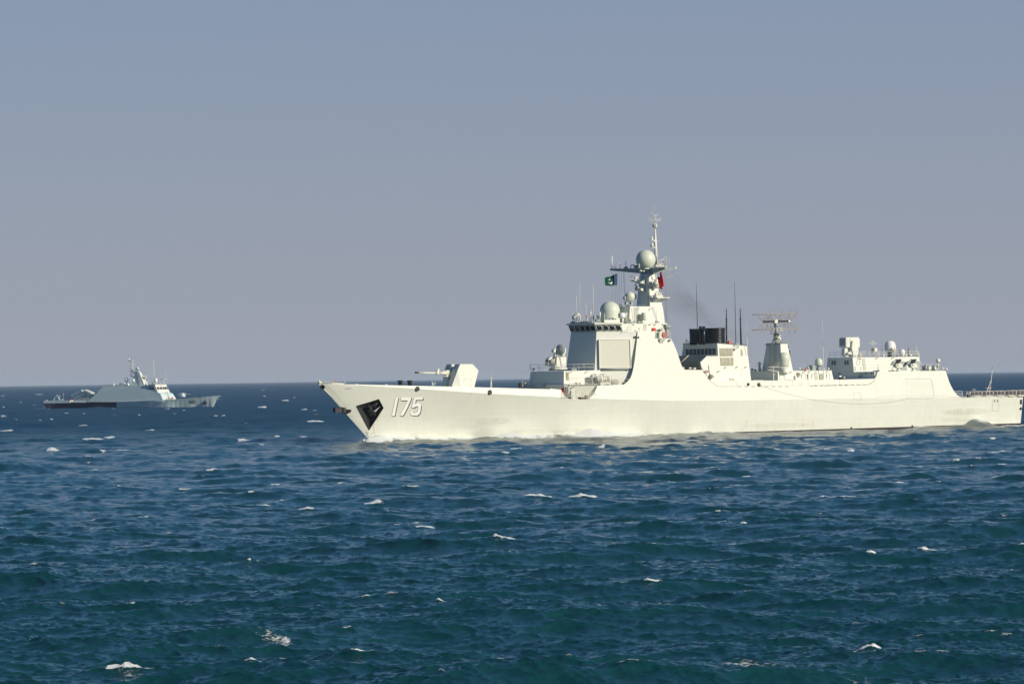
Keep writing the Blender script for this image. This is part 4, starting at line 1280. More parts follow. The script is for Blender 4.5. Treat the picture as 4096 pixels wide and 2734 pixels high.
def stackm(c, r, h):
    pr = []
    seg = 7
    for i in range(seg):
        z0, z1 = h * i / seg, h * (i + 1) / seg
        u0, u1 = i / seg, (i + 1) / seg
        rr0 = r * (1 - .045 * math.sin(math.pi * u0)); rr1 = r * (1 - .045 * math.sin(math.pi * u1))
        pr += [(rr0 * 1.0, z0), (rr1 * 1.0, z1 - .09), (rr1 * 1.035, z1 - .07), (rr1 * 1.035, z1)]
    pr += [(r * .86, h), (r * .84, h - .5)]
    return MB().lathe(c, pr, 36)
sc = F.at(R4, 663, 870, 1.9); h_s = F.at(R4,663,662,1.9).z - sc.z
stk = stackm(sc, 1.83, h_s).build('funnel_stack', M['stack'], ship)
sc2 = F.at(R4, 455, 872, -2.0); h2 = F.at(R4,455,672,-2.0).z - sc2.z
stackm(sc2, 1.74, h2).build('funnel_stack', M['stack'], ship)
for x, t in ((475, 1.0), (517, 1.6)):
    MB().tube(F.at(R4,x,870,t+.8), F.at(R4,x,640,t+.8), .27, .27, 18).build('exhaust_pipe', M['stack'], ship)
MB().box((sc + sc2) / 2 + Vector((.1, 0, h_s * .45)), (2.6, 3.4, h_s * .86)).build('stack_casing', M['stack'], ship)
# whips around the funnel
for (x0, y0, x1, y1, t, r, mt_) in ((438,665,422,104,-3.5,.05,'black'),(919,862,903,85,3.6,.05,'black'),(1068,1000,1052,595,5.6,.035,'white'),(2018,1305,2003,565,6.6,.05,'offwhite')):
    mb = MB(); a_, b_ = F.at(R4,x0,y0,t), F.at(R4,x1,y1,t)
    mb.tube(a_, a_.lerp(b_, .55), r * 1.25, r * 1.05).tube(a_.lerp(b_, .55), b_, r * .9, r * .5)
    mb.build('whip_antenna', M[mt_], ship)
for (x0, y0, ym, x1, y1, t) in ((803,855,550,800,423,2.8),(984,875,545,973,418,4.0)):
    mb = MB(); a_ = F.at(R4,x0,y0,t); b_ = F.at(R4,x1,y1,t); u = (y0-ym)/(y0-y1)
    mb.tube(a_, a_.lerp(b_,u*.5), .16, .14, 12).tube(a_.lerp(b_,u*.5), a_.lerp(b_,u), .14, .12, 12).tube(a_.lerp(b_, u), b_, .09, .075, 10).tube(a_.lerp(b_,u-.02), a_.lerp(b_,u+.01), .16, n=12)
    mb.build('thick_antenna', M['black'], ship)
tf = MB()
tf.path([F.at(RE,x,y,4.6) for x,y in ((1185,655),(1405,650),(1408,450),(1240,570))], .045, 5)
tf.path([F.at(RE,x,y,4.6) for x,y in ((1140,590),(1185,625),(1240,570),(1270,620),(1330,570))], .035, 5)
tf.path([F.at(RE,x,y,4.6) for x,y in ((1190,665),(1240,735),(1280,660))], .045, 5)
tf.path([F.at(RE,x,y,4.6) for x,y in ((1335,530),(1300,508))], .07, 5)
tf.path([F.at(RE,x,y,4.2) for x,y in ((1265,575),(1290,520),(1405,480))], .03, 5)
tf.build('frame_aerial', M['grey'], ship)
tf = MB()
tf.path([F.at(RE,x,y,-4.6) for x,y in ((278,580),(278,478),(360,575))], .05, 5); tf.path([F.at(RE,x,y,-4.6) for x,y in ((278,500),(308,578))], .03, 5)
tf.build('frame_aerial', M['grey'], ship)
tf = MB()
tf.path([F.at(RE,x,y,5.3) for x,y in ((1480,650),(1530,615),(1590,690),(1605,640))], .05, 5); tf.box(F.at(RE,1545,605,4.8),(1.0,.6,.3))
tf.path([F.at(RE,x,y,5.3) for x,y in ((1490,600),(1480,690))], .04, 5)
tf.build('aerial_support', M['steel'], ship)
on('wall_fitting', M['steel'], ship, lambda mb: mb.ball(fside(RE,1492,722,.3),.16,1,10).tube(fside(RE,1492,722,.3),fside(RE,1545,725,.3),.06).tube(fside(RE,1490,735,.2),fside(RE,1490,768,.2),.08))
on('red_cap', M['orange'], ship, boxf(RE,1360,555,3.5,(.5,.5,.6)))
tf = MB()
for x in (1708, 1785):
    tf.path([F.at(RE,x-15,625,5.0), F.at(RE,x-12,592,5.0), F.at(RE,x,584,5.0), F.at(RE,x+12,592,5.0), F.at(RE,x+16,635,5.0)], .03, 5)
tf.build('grab_hoop', M['steel'], ship)

# ------------------------------------------------------------------ after mast, air-search aerial
am = symblock('after_mast', [(R4,1478,853,2.0),(R4,1562,853,2.0),(R4,1638,1215,2.9),(R4,1492,1215,2.9)], M['house'])
a_, b_ = sym([(R4,1474,850,2.1),(R4,1564,848,2.1),(R4,1564,856,2.1),(R4,1474,858,2.1)])
MB().loft(a_, b_).build('mast_cap', M['deck'], am)
am0 = F.at(R4,1478,853,2.0); am1 = F.at(R4,1492,1215,2.9)
def amf(x, y, o=0):
    n_ = Vector((0, 1, 0)).cross(am1 - am0).normalized()
    if n_.x > 0: n_ = -n_
    return F.plane(RF, x, y, am0 + n_ * o, n_)
pw = MB()
for xt, xb in ((510,500),(525,515),(622,612),(650,640)): pw.tube(amf(xt,760,.2), amf(xb,1290,.2), .025, n=5)
pw.build('pipe_run', M['steel'], am)
ld = MB(); ld.tube(amf(555,750,.3), amf(540,1290,.3), .035, n=5); ld.tube(amf(592,750,.3), amf(578,1290,.3), .035, n=5)
for i in range(26):
    u = (i + .5) / 26; ld.tube(amf(555-15*u,750+540*u,.3), amf(592-14*u,750+540*u,.3), .022, n=4)
ld.build('ladder', M['offwhite'], am)
lt = MB()
ct = F.at(RF, 655, 740, 0); cp = F.at(RF, 655, 545, 0)
lt.tube(ct, cp, .30, .22, 12)
for i in range(8):
    a_ = i * math.pi / 4
    o0 = Vector((math.cos(a_), math.sin(a_), 0))
    lt.tube(ct + o0 * .95, ct.lerp(cp, .45) + o0 * .5, .06, n=5).tube(ct.lerp(cp, .45) + o0 * .5, cp + o0 * .42, .06, n=5)
for u in (.2, .45, .75): lt.lathe(ct.lerp(cp, u), [(.75 - .5 * u, 0), (.75 - .5 * u, .07)], 14)
lt.build('mast_neck', M['offwhite'], am)
pl = MB().lathe(cp, [(1.1,0),(1.15,.1)], 24)
hd0 = F.at(RF, 655, 290, 0)
pl.tube(cp, cp.lerp(hd0, .55), .34, .34, 14).tube(cp.lerp(hd0,.55), cp.lerp(hd0,.9), .5, .42, 16).tube(cp.lerp(hd0,.9), hd0, .38, .3, 14)
plo = pl.build('radar_pedestal', M['grey'], am)
cg = MB()
zt_ = F.at(RF, 655, 415, 0).z
for k_ in range(12):
    a_ = k_ * math.pi / 6; o0 = Vector((math.cos(a_), math.sin(a_), 0)) * 1.12
    cg.tube(cp + o0, Vector((cp.x + o0.x, cp.y + o0.y, zt_)), .035, n=5)
    b_ = (k_ + 1) * math.pi / 6; o1 = Vector((math.cos(b_), math.sin(b_), 0)) * 1.12
    for z_ in (zt_, (zt_ + cp.z) / 2): cg.tube(Vector((cp.x + o0.x, cp.y + o0.y, z_)), Vector((cp.x + o1.x, cp.y + o1.y, z_)), .035, n=5)
cg.build('platform_rail', M['offwhite'], am)
yg = MB()
def Y(x, y, t=0.0): return F.at(RF, x, y, t)
def bar(xa, ya, xb, yb, r=.05, t=0.0): yg.tube(Y(xa,ya,t), Y(xb,yb,t), r, n=5)
bar(155,147,1115,121,.08); bar(160,466,1120,442,.08)
for (xa,ya,xb,yb) in ((250,148,375,296),(400,143,400,290),(425,140,525,290),(525,140,400,285),(300,212,400,270),(620,138,740,275),(640,200,520,275),(785,136,905,275),(830,195,700,275),(930,128,930,285),(1055,122,940,275),(995,190,880,265),(830,195,905,280),(560,145,560,285),(757,137,757,275),(460,215,480,290)):
    bar(xa, ya, xb, yb)
for (xa,ya,xb,yb) in ((375,306,262,462),(415,318,310,395),(375,312,375,462),(415,325,525,455),(525,318,425,458),(540,315,540,455),(470,380,470,315),(600,315,540,330),(780,320,880,440),(830,375,905,300),(735,310,640,400),(905,300,905,440),(935,300,1055,442),(1000,375,930,310),(735,315,735,400),(830,375,780,445),(830,375,822,300)):
    bar(xa, ya, xb, yb)
yg.build('aerial_lattice', M['rope'], am)
mb_ = MB()
for dy in (-11, 11): mb_.tube(Y(372,297+dy), Y(925,280+dy), .09, n=6)
for i in range(24):
    u = i / 23.; x = 372 + 553 * u; y = 297 - 17 * u
    mb_.tube(Y(x,y-11), Y(x,y+11), .05, n=5)
mb_.tube(Y(600,289), Y(650,288), .2, n=10).tube(Y(645,285), Y(690,284), .22, n=10)
mb_.box(Y(650,290), (.7,.7,.55)).tube(Y(640,300),Y(690,345),.35,.3,12)
mb_.build('aerial_beam', M['black'], am)
mb_ = MB().bevbox(Y(920,280,.2), (.45,.3,.4), .05)
mb_.build('beam_end_box', M['offwhite'], am)
mb_ = MB().bevbox(Y(640,290,.3), (.8,.5,.6), .1).ball(Y(655,276,.2), .32, 1, 12)
mb_.build('aerial_drive', M['offwhite'], am)
yy = MB()
for (x, y) in ((555,130),(760,127),(940,124),(1075,122),(540,150),(965,452),(1080,446),(780,455)):
    p0 = Y(x, y)
    up_ = Vector((0, 0, 1)); ds_ = Vector((.35, -.1, .93)).normalized()
    yy.tube(p0 - ds_ * .75 + Vector((0,.3,0)), p0 + ds_ * .75, .035, n=4)
    for k_ in (-.75, .75):
        q_ = p0 + ds_ * k_
        yy.tube(q_ - Vector((.55, .0, .01)), q_ + Vector((.55, 0, .01)), .028, n=4)
yy.build('aerial_elements', M['rope'], am)
on('cable_loop', M['steel'], am, lambda mb: mb.path([F.at(RF,x,y,1.4) for x,y in ((700,640),(720,680),(765,722),(880,718),(888,745),(880,790),(905,900),(965,1300))], .07, 6))
on('mast_lamp', M['offwhite'], am, ballf(RF,728,580,.8,.17), boxf(RF,720,610,.8,(.25,.25,.5)), ballf(RF,690,640,.8,.28), boxf(RF,735,650,.6,(.3,.2,.4)))
on('mast_fitting', M['steel'], am, lambda mb: mb.bevbox(F.at(RF,918,820,0),(.3,.5,.35),.03).bevbox(F.at(RF,945,945,0),(.25,.5,.9),.03).bevbox(F.at(RF,440,785,-1.8),(.4,.4,.12),.03))

# after deckhouse and its gear
symblock('after_deckhouse', [(R4,1445,1203,5.6),(R4,2118,1195,5.6),(R4,2148,1330,5.9),(R4,1448,1330,5.9)], M['house'])
a_, b_ = sym([(R4,1442,1198,5.65),(R4,2122,1191,5.65),(R4,2122,1196,5.65),(R4,1442,1203,5.65)])
MB().loft(a_, b_).build('roof_edge', M['offwhite'], ship)
on('teal_door', M['teal'], ship, lambda mb: mb.box(F.at(R4,1216,1272,0) + Vector((-3.05,.0,.1)), (.05,1.15,1.2)))
dk0 = F.at(R4,1445,1203,5.6); dk1 = F.at(R4,1448,1330,5.9)
afs = sidepl(dk0, F.at(R4,2118,1195,5.6), dk1)
td = MB().lathe(F.at(R4,1520,1215,5.7), [(.98,-.15),(.98,.0),(.95,1.05)], 30).build('radome_base', M['offwhite'], ship)
zt0 = F.at(R4,1520,1145,5.7).z; zc = F.at(R4,1520,1048,5.7)
tdp = []
for y_, w_ in ((1145,66),(1120,68),(1100,72),(1080,76),(1060,79),(1042,80),(1020,77),(1003,71),(988,60),(976,44),(968,24),(965,3)):
    tdp.append((w_ / 3.132 * .0436, F.at(R4,1520,y_,5.7).z - zt0))
MB().lathe(Vector((zc.x, zc.y, zt0)), tdp, 32).build('teardrop_radome', M['dome'], td)
r2 = F.at(R4,1958,1125,4.8)
MB().lathe(r2, [(.66,-.08),(.70,.02),(.70,.62),(.66,.85),(.56,1.05),(.38,1.22),(.18,1.30),(0,1.32)], 26).build('small_radome', M['dome'], ship)
MB().lathe(F.at(R4,1958,1196,4.8), [(.48,0),(.48,.5),(.3,.6),(.3,.8),(.42,.95)], 8).build('radome_base', M['grey'], ship)
on('vent_post', M['grey'], ship, lambda mb: mb.tube(F.at(R4,1215,1198,-2.2),F.at(R4,1215,1110,-2.2),.24,.2,14).ball(F.at(R4,1214,1102,-2.2),.24,1,14).box(F.at(R4,1214,1108,-2.2),(.8,.5,.12)).bevbox(F.at(R4,1218,1185,-2.2),(.5,.5,.5),.08))
on('vent_post', M['grey'], ship, post(R4,1123,1200,1185,-5.4,.14), boxf(R4,1123,1180,-5.4,(.35,.35,.35)))
on('fire_point', M['red'], ship, boxf(R4,1158,1190,-4.6,(.25,.25,.4)), boxf(R4,1172,1192,-4.2,(.15,.2,.2)))
on('equipment_box', M['grey'], ship, boxf(R4,1870,1165,4.4,(1.1,1.6,1.1)), boxf(R4,1800,1185,4.4,(1.8,.8,.25)))
on('small_radome', M['grey'], ship, ballf(R4,1818,1155,4.4,.36), lambda mb: mb.lathe(F.at(R4,1822,1170,4.4),[(.2,-.2),(.5,0),(.45,.1),(.1,.2)],14))
on('deck_speaker', M['offwhite'], ship, lambda mb: mb.lathe(F.at(R4,1717,1192,5.3),[(.1,0),(.1,.2),(.22,.25),(.2,.5),(.1,.55)],14))
on('striped_drum', M['red'], ship, drum(R4,1789,1200,1170,5.6,.17))
on('deck_lamp', M['offwhite'], ship, ballf(R4,2078,1170,5.4,.22), post(R4,2075,1192,1175,5.4,.06), ballf(R4,2048,1170,5.4,.12), ballf(R4,2020,1175,5.4,.18), post(R4,2020,1192,1175,5.4,.05))
lpd = MB()
lpd.tube(F.at(R4,1392,1320,6.6), F.at(R4,1390,1262,6.6), .09).tube(F.at(R4,1390,1262,6.6),F.at(R4,1390,1235,6.6),.16,.13,12).tube(F.at(R4,1390,1235,6.6),F.at(R4,1390,1150,6.6),.06)
lpd.tube(F.at(R4,1322,1153,6.6), F.at(R4,1470,1150,6.6), .05)
for i in range(15):
    x = 1326 + i * 10; u = i / 14.
    lpd.tube(F.at(R4,x,1152-u*62-4,6.6), F.at(R4,x,1152+u*62*.9+2,6.6), .014, n=4)
lpd.tube(F.at(R4,1312,1182,7.0), F.at(R4,1440,1212,5.6), .05).tube(F.at(R4,1345,1175,7.0), F.at(R4,1442,1200,5.6), .04)
for i in range(9):
    x = 1318 + i * 13; lpd.tube(F.at(R4,x,1172+i*3.2,6.8), F.at(R4,x+1,1196+i*4.4,6.8), .014, n=4)
lpd.build('log_aerial', M['offwhite'], ship)
on('whip_antenna', M['grey'], ship, post(R4,(1524,1522),1310,1160,6.6,.06))
for q_, d_ in ((afs(R4,1668,1278,.2),(.45,.35,.6)),(afs(R4,1710,1242,.25),(.6,.4,.75)),(afs(R4,1828,1270,.15),(.3,.25,1.0))): on('wall_box', M['offwhite'], ship, lambda mb: mb.bevbox(q_, d_, .04))
on('wall_louvre', M['vent'], ship, lambda mb: mb.box(afs(R4,1716,1242,.48),(.35,.03,.55)))
for x0, x1 in ((1740,1790),(1870,1910),(2055,2095)):
    fr_ = MB(); fr_.path([afs(R4,x0,1308,.05), afs(R4,x0,1243,.05), afs(R4,x0+6,1235,.05), afs(R4,x1-6,1235,.05), afs(R4,x1,1243,.05), afs(R4,x1,1308,.05)], .025, 5)
    fr_.tube(afs(R4,x0+4,1280,.08), afs(R4,x0+4,1240,.08), .05)
    fr_.build('door_frame', M['seam'], ship)
for x0 in (1970, 1995):
    louvre(R4, afs, x0, x0+16, 1233, 1308, 3, ship, 10)
lad = MB(); lad.tube(afs(R4,1912,1200,.15), afs(R4,1930,1308,.15), .03); lad.tube(afs(R4,1935,1200,.15), afs(R4,1956,1308,.15), .03)
for i in range(9):
    u = (i+.5)/9; lad.tube(afs(R4,1912+18*u,1200+108*u,.15), afs(R4,1935+21*u,1200+108*u,.15), .022)
lad.build('ladder', M['offwhite'], ship)
for x, y in ((1323,1217),(1598,1217),(1762,1212),(1830,1215),(2055,1212)): hookp(R4, afs, x, y) if x > 1450 else None
on('stowed_lines', M['rope'], ship, *[boxf(R4,x,1314,7.4,(.6,.4,.12)) for x in (1150,1175,1210,1240,1560,1600,1640)])
prail(R4, [(1025,1318,7.5),(1110,1314,7.3)], .08, 2, 0, .03)
rail('guard_rail', [F.at(R4,1762,1195,5.5), F.at(R4,1800,1195,5.5)], 1.0, ship, 0, .9, .03)
# small launcher in front of the hangar
on('chaff_mount', M['black'], ship, boxf(R7,365,835,6.0,(.6,.8,.8)), boxf(R7,405,835,6.0,(.5,.6,.5)))
on('chaff_tubes', M['white'], ship, lambda mb: mb.tube(F.at(R7,330,800,6.2),F.at(R7,380,812,6.2),.16,.2,12).tube(F.at(R7,405,825,6.2),F.at(R7,428,825,6.2),.13,.15,12))

# ------------------------------------------------------------------ hangar top
hb = F.at(R5, 722, 655, 8.0)
hx = P_han[3][0] + .1
zroofh = P_han[4][1]
p_tl = F.at(R5, 445, 497, .2)
hz = p_tl.z
hxx = hb.x - .3
def onx(rg, x, y, X_):
    d = F.ray(rg, x, y); return F.o + d * ((X_ - F.o.x) / d.x)
q0 = onx(R5, 445, 497, hxx); q1 = onx(R5, 460, 645, hxx); q2 = onx(R5, 168, 499, hxx); q3 = onx(R5, 155, 660, hxx)
print('hangar upper t', -q0.y, -q1.y, -q2.y, -q3.y, 'z', q0.z, q1.z, q2.z)
tn = -q0.y
xe0 = F.at(R5, 1185, 490, tn).x; xe1 = F.at(R5, 1205, 645, -q1.y).x
uh = MB()
nr = [Vector(q0), Vector((xe0, q0.y, q0.z)), Vector((xe1, q1.y, zroofh - .05)), Vector((q1.x, q1.y, zroofh - .05))]
fr2 = [Vector((q2.x, q2.y, q0.z)), Vector((xe0, q2.y, q0.z)), Vector((xe1, q3.y, zroofh - .05)), Vector((q3.x, q3.y, zroofh - .05))]
uh.loft(nr, fr2)
uho = uh.build('hangar_upper_house', M['house'], ship)
lf = MB()
lf.loft([Vector((hxx, q3.y, zroofh - .03)), Vector((hxx, -q3.y if False else -8.0 + .6, zroofh - .03)), Vector((hxx, -8.2 + .5, zdk)), Vector((hxx, q3.y + .3, zdk))],
        [Vector((hxx + 6, q3.y, zroofh - .03)), Vector((hxx + 6, -7.4, zroofh - .03)), Vector((hxx + 6, -7.7, zdk)), Vector((hxx + 6, q3.y + .3, zdk))])
lf.build('hangar_front', M['house'], ship)
def hf(rg, x, y, o=0.0): return onx(rg, x, y, hxx - o)
for (x0, x1, y0, y1) in ((200,230,533,605),(245,273,533,605),(424,452,528,600),(468,495,528,600),(783,802,733,765),(886,903,733,765)):
    MB().loft([hf(R7,x0,y0,.01),hf(R7,x1,y0,.01),hf(R7,x1,y1,.01),hf(R7,x0,y1,.01)],[hf(R7,x0,y0,.05),hf(R7,x1,y0,.05),hf(R7,x1,y1,.05),hf(R7,x0,y1,.05)]).build('louvre', M['deck'], ship)
on('ladder', M['offwhite'], ship, lambda mb: mb.tube(hf(R7,712,715,.1),hf(R7,705,850,.1),.03).tube(hf(R7,746,715,.1),hf(R7,740,850,.1),.03), *[(lambda mb, y=y: mb.tube(hf(R7,711,y,.1),hf(R7,744,y,.1),.02)) for y in range(725,850,14)])
on('wall_fitting', M['steel'], ship, lambda mb: mb.box(hf(R7,690,810,.15),(.2,.3,.6)).box(hf(R7,325,762,.1),(.15,.3,.4)).path([hf(R7,918,745,.1),hf(R7,970,742,.1),hf(R7,972,755,.1)],.03))
uhs = sidepl(nr[0], nr[1], nr[3])
rt_ = sidepl(nr[0], nr[1], nr[2])
def door_on(fn, rg, x0, x1, y0, y1):
    fr_ = MB(); fr_.path([fn(rg,x0,y1,.05), fn(rg,x0,y0+6,.05), fn(rg,x0+5,y0,.05), fn(rg,x1-5,y0,.05), fn(rg,x1,y0+6,.05), fn(rg,x1,y1,.05), fn(rg,x0,y1,.05)], .025, 5)
    fr_.build('door_frame', M['seam'], ship)
door_on(uhs, R7, 642, 690, 525, 600)
for q_, d_ in ((uhs(R7,622,650,.1),(.35,.2,.25)),(uhs(R7,622,690,.1),(.35,.2,.22)),(uhs(R7,712,490,.1),(.5,.3,.2))): on('wall_box', M['offwhite'], ship, lambda mb: mb.bevbox(q_, d_, .02))
lad = MB(); lad.tube(uhs(R7,738,485,.12), uhs(R7,765,705,.12), .03); lad.tube(uhs(R7,780,485,.12), uhs(R7,805,705,.12), .03)
for i in range(14):
    u = (i+.5)/14; lad.tube(uhs(R7,738+27*u,485+220*u,.12), uhs(R7,780+25*u,485+220*u,.12), .022)
lad.build('ladder', M['offwhite'], ship)
for x, y in ((668,495),(980,490),(1252,487)): hookp(R7, uhs, x, y)
# guard rails on the hangar tops (hr: along the upper house)
zr = q0.z
def rp_(rg, x, y, X=None, t=None):
    return F.at(rg, x, y, t) if X is None else onx(rg, x, y, X)
rail('guard_rail', [Vector((hxx + .2, q2.y - .3, zr)), Vector((hxx + .2, q0.y + .1, zr)), Vector((xe0, q0.y + .1, zr))], 1.05, ship, 1, 1.7, .028)
for i in range(9):
    u = i / 8.
    p = Vector((hxx + .2 + (xe0 - hxx - .4) * u, q0.y + .1, zr))
    on('rail_stay', M['offwhite'], ship, lambda mb, p=p: mb.tube(p, p + Vector((0, 0, 1.05)), .03).tube(p + Vector((.35, 0, 0)), p + Vector((0, 0, 1.0)), .025))
th = 7.35
rail('guard_rail', [F.at(R7,712,705,th), F.at(R7,1000,705,th), F.at(R7,1275,705,th)], 1.15, ship, 1, 3.0, .026)
rail('guard_rail', [F.at(R7,1745,700,th), F.at(R7,2095,698,th)], 1.15, ship, 0, 2.4, .026)
for x in (712, 1012, 1258, 1500, 1848):
    on('rail_stay', M['offwhite'], ship, post(R7,x,703,600,th,.04), post(R7,(x+22,x),703,610,th,.03), post(R7,(x-18,x),703,620,th,.03))
tc = -3.8
ty = (-q0.y - q2.y) / 2 * 0 + (tn - 2.2)
# missile launcher box on its yoke
L_ = tn - 1.6
lb = MB()
A1 = [F.at(R7,x,y,L_) for x,y in ((472,124),(675,122),(692,165),(692,297),(472,296))]
lb.prism(A1, (0, 1.9, 0))
# chamfered forward face
fx = A1[0].x
lb.loft([Vector((fx, A1[0].y, A1[0].z)), Vector((fx, A1[0].y + 1.9, A1[0].z)), Vector((fx, A1[0].y + 2.15, A1[0].z - .5)), Vector((fx, A1[0].y + 2.15, A1[4].z)), Vector((fx, A1[0].y, A1[4].z))],
        [Vector((fx - .25, A1[0].y + .1, A1[0].z - .05)), Vector((fx - .25, A1[0].y + 1.8, A1[0].z - .05)), Vector((fx - .25, A1[0].y + 2.05, A1[0].z - .5)), Vector((fx - .25, A1[0].y + 2.05, A1[4].z + .05)), Vector((fx - .25, A1[0].y + .1, A1[4].z + .05))])
lbo = lb.build('missile_launcher', M['house'], ship)
on('launcher_cells', M['grey'], lbo, *[(lambda mb, i=i, j=j: mb.box(Vector((fx - .27, A1[0].y + .35 + i * .27, A1[0].z - .35 - j * .27)), (.05, .2, .2))) for i in range(6) for j in range(5)])
yk = MB()
yk.prism([F.at(R7,x,y,L_+.45) for x,y in ((570,182),(608,178),(610,462),(585,462),(555,300))], (0,.42,0))
yk.prism([F.at(R7,x,y,L_+.35) for x,y in ((608,298),(668,298),(668,420),(640,462),(608,462))], (0,.5,0))
yk.prism([F.at(R7,x,y,L_-.4) for x,y in ((478,305),(512,305),(512,380),(545,412),(580,420),(580,462),(455,462),(430,430),(430,310))], (0,.9,0))
yk.prism([F.at(R7,x,y,L_-2.0) for x,y in ((470,300),(540,300),(540,462),(480,462))], (0,.45,0))
yk.build('launcher_yoke', M['house'], lbo)
on('launcher_sensor', M['white'], lbo, boxf(R7,505,395,L_+.1,(.6,.3,.4)), boxf(R7,545,408,L_+.1,(.5,.3,.3)))
on('launcher_cable', M['seam'], lbo, lambda mb: mb.path([F.at(R7,x,y,L_+.03) for x,y in ((520,155),(522,215),(540,265),(556,250))],.025,5).path([F.at(R7,x,y,L_+.03) for x,y in ((520,155),(530,150),(530,170))],.03,5))
# aerial gear along the hangar roof
def rt(x, y, t=None): return F.at(R7, x, y, tn - 1.2 if t is None else t)
tq = tn - 1.2
sa = MB()
sa.bevbox(rt(945,340), (.75,1.0,.65), .05)
for dx_ in (-.3, .3):
    for dy_ in (-.4, .4):
        q_ = rt(950, 362); zb_ = zr
        sa.tube(Vector((q_.x + dx_, q_.y + dy_, zb_)), Vector((q_.x + dx_, q_.y + dy_, q_.z)), .04, n=5)
    for k_ in range(3):
        z0 = zb_ + (q_.z - zb_) * k_ / 3; z1 = zb_ + (q_.z - zb_) * (k_ + 1) / 3
        sa.tube(Vector((q_.x - .3, q_.y - .4, z0)), Vector((q_.x + .3, q_.y - .4, z1)), .025, n=4)
        sa.tube(Vector((q_.x - .3, q_.y + .4, z1)), Vector((q_.x - .3, q_.y - .4, z0)), .025, n=4)
sa.build('equipment_tower', M['offwhite'], ship)
sa = MB()
sa.tube(rt(920,318), rt(918,180), .05).tube(rt(848,235), rt(988,235), .03).tube(rt(850,233), rt(918,200), .03).tube(rt(985,235), rt(918,200), .03).tube(rt(905,182), rt(930,182), .04)
sa.tube(rt(918,245),rt(920,225),.11).tube(rt(850,240),rt(850,228),.05).tube(rt(985,240),rt(985,228),.05)
sa.tube(rt(922,250), rt(785,400), .008, n=4).tube(rt(922,250), rt(1035,360), .008, n=4)
sa.build('direction_finder', M['offwhite'], ship)
wd = MB()
wr_ = 105 / 4.35 * .0442
wd.lathe(rt(1222,350), [(wr_*.55,-.35),(wr_*.93,-.02),(wr_,.0),(wr_,.08),(wr_*1.0,wr_*.75),(wr_*.95,wr_*1.05),(wr_*.82,wr_*1.35),(wr_*.6,wr_*1.58),(wr_*.32,wr_*1.7),(0,wr_*1.74)], 32)
wdo = wd.build('satellite_radome', M['white'], ship)
on('radome_stand', M['deck'], ship, lambda mb: mb.tube(Vector((rt(1215,460).x, rt(1215,460).y, zr)), rt(1215,355), .42, .42, 14))
on('stand_legs', M['offwhite'], ship, *[post(R7,(x0,x1),462,y1,tq-.4,.04) for x0,x1,y1 in ((1160,1158,348),(1190,1172,352),(1140,1155,380))])
sa = MB()
sa.bevbox(rt(1262,325,tq+1.3), (.55,.6,.4), .08).bevbox(rt(1298,328,tq+1.3), (.35,.6,.45), .05)
q_ = rt(1290, 348, tq + 1.3)
for dx_ in (-.18, .25):
    for dy_ in (-.2, .2): sa.tube(Vector((q_.x + dx_, q_.y + dy_, zr)), Vector((q_.x + dx_, q_.y + dy_, q_.z)), .035, n=5)
for k_ in range(5):
    z0 = zr + (q_.z - zr) * k_ / 5; z1 = zr + (q_.z - zr) * (k_ + 1) / 5
    sa.tube(Vector((q_.x - .18, q_.y - .2, z0 if k_ % 2 else z1)), Vector((q_.x + .25, q_.y - .2, z1 if k_ % 2 else z0)), .022, n=4)
sa.build('equipment_tower', M['offwhite'], ship)
MB().lathe(rt(1428,445), [(.2,-.15),(.38,0),(.5,.12),(.56,.4),(.58,.7),(.54,.95),(.42,1.15),(.22,1.26),(0,1.28)], 24).build('small_radome', M['white'], ship)
on('cylinder_post', M['grey'], ship, post(R7,1548,460,350,tq,.21), post(R7,1548,350,330,tq,.24,.14), ballf(R7,1545,308,tq,.17), post(R7,1546,330,310,tq,.06), post(R7,(1505,1590),345,345,tq,.04))
on('whip_antenna', M['offwhite'], ship, post(R7,(1683,1680),460,252,tq+.6,.07,.05), post(R7,(1650,1680),430,330,tq,.02))
for x, y0, y1, r in ((700,462,362,.05),(742,462,350,.06),(768,462,350,.06),(1098,462,345,.06),(1022,462,368,.06),(1635,462,352,.04)):
    on('roof_post', M['offwhite'], ship, post(R7,x,y0,y1,tq,r), post(R7,(x+12,x),y0,y1+40,tq,.03))
on('roof_post', M['grey'], ship, boxf(R7,1090,320,tq,(.25,.25,.3)), drum(R7,1098,375,340,tq,.12))
for x in (700, 1102, 1338, 1495, 1575, 1702):
    on('mushroom_vent', M['steel'] if x in (1338,) else M['offwhite'], ship, lambda mb, x=x: mb.lathe(F.at(R7,x,462,tq), [(.12,-.1),(.15,.1),(.28,.25),(.26,.4),(.1,.5)], 14))
on('wall_bracket', M['house'], ship, boxf(R7,1718,452,tn-.3,(.4,.3,.3)))
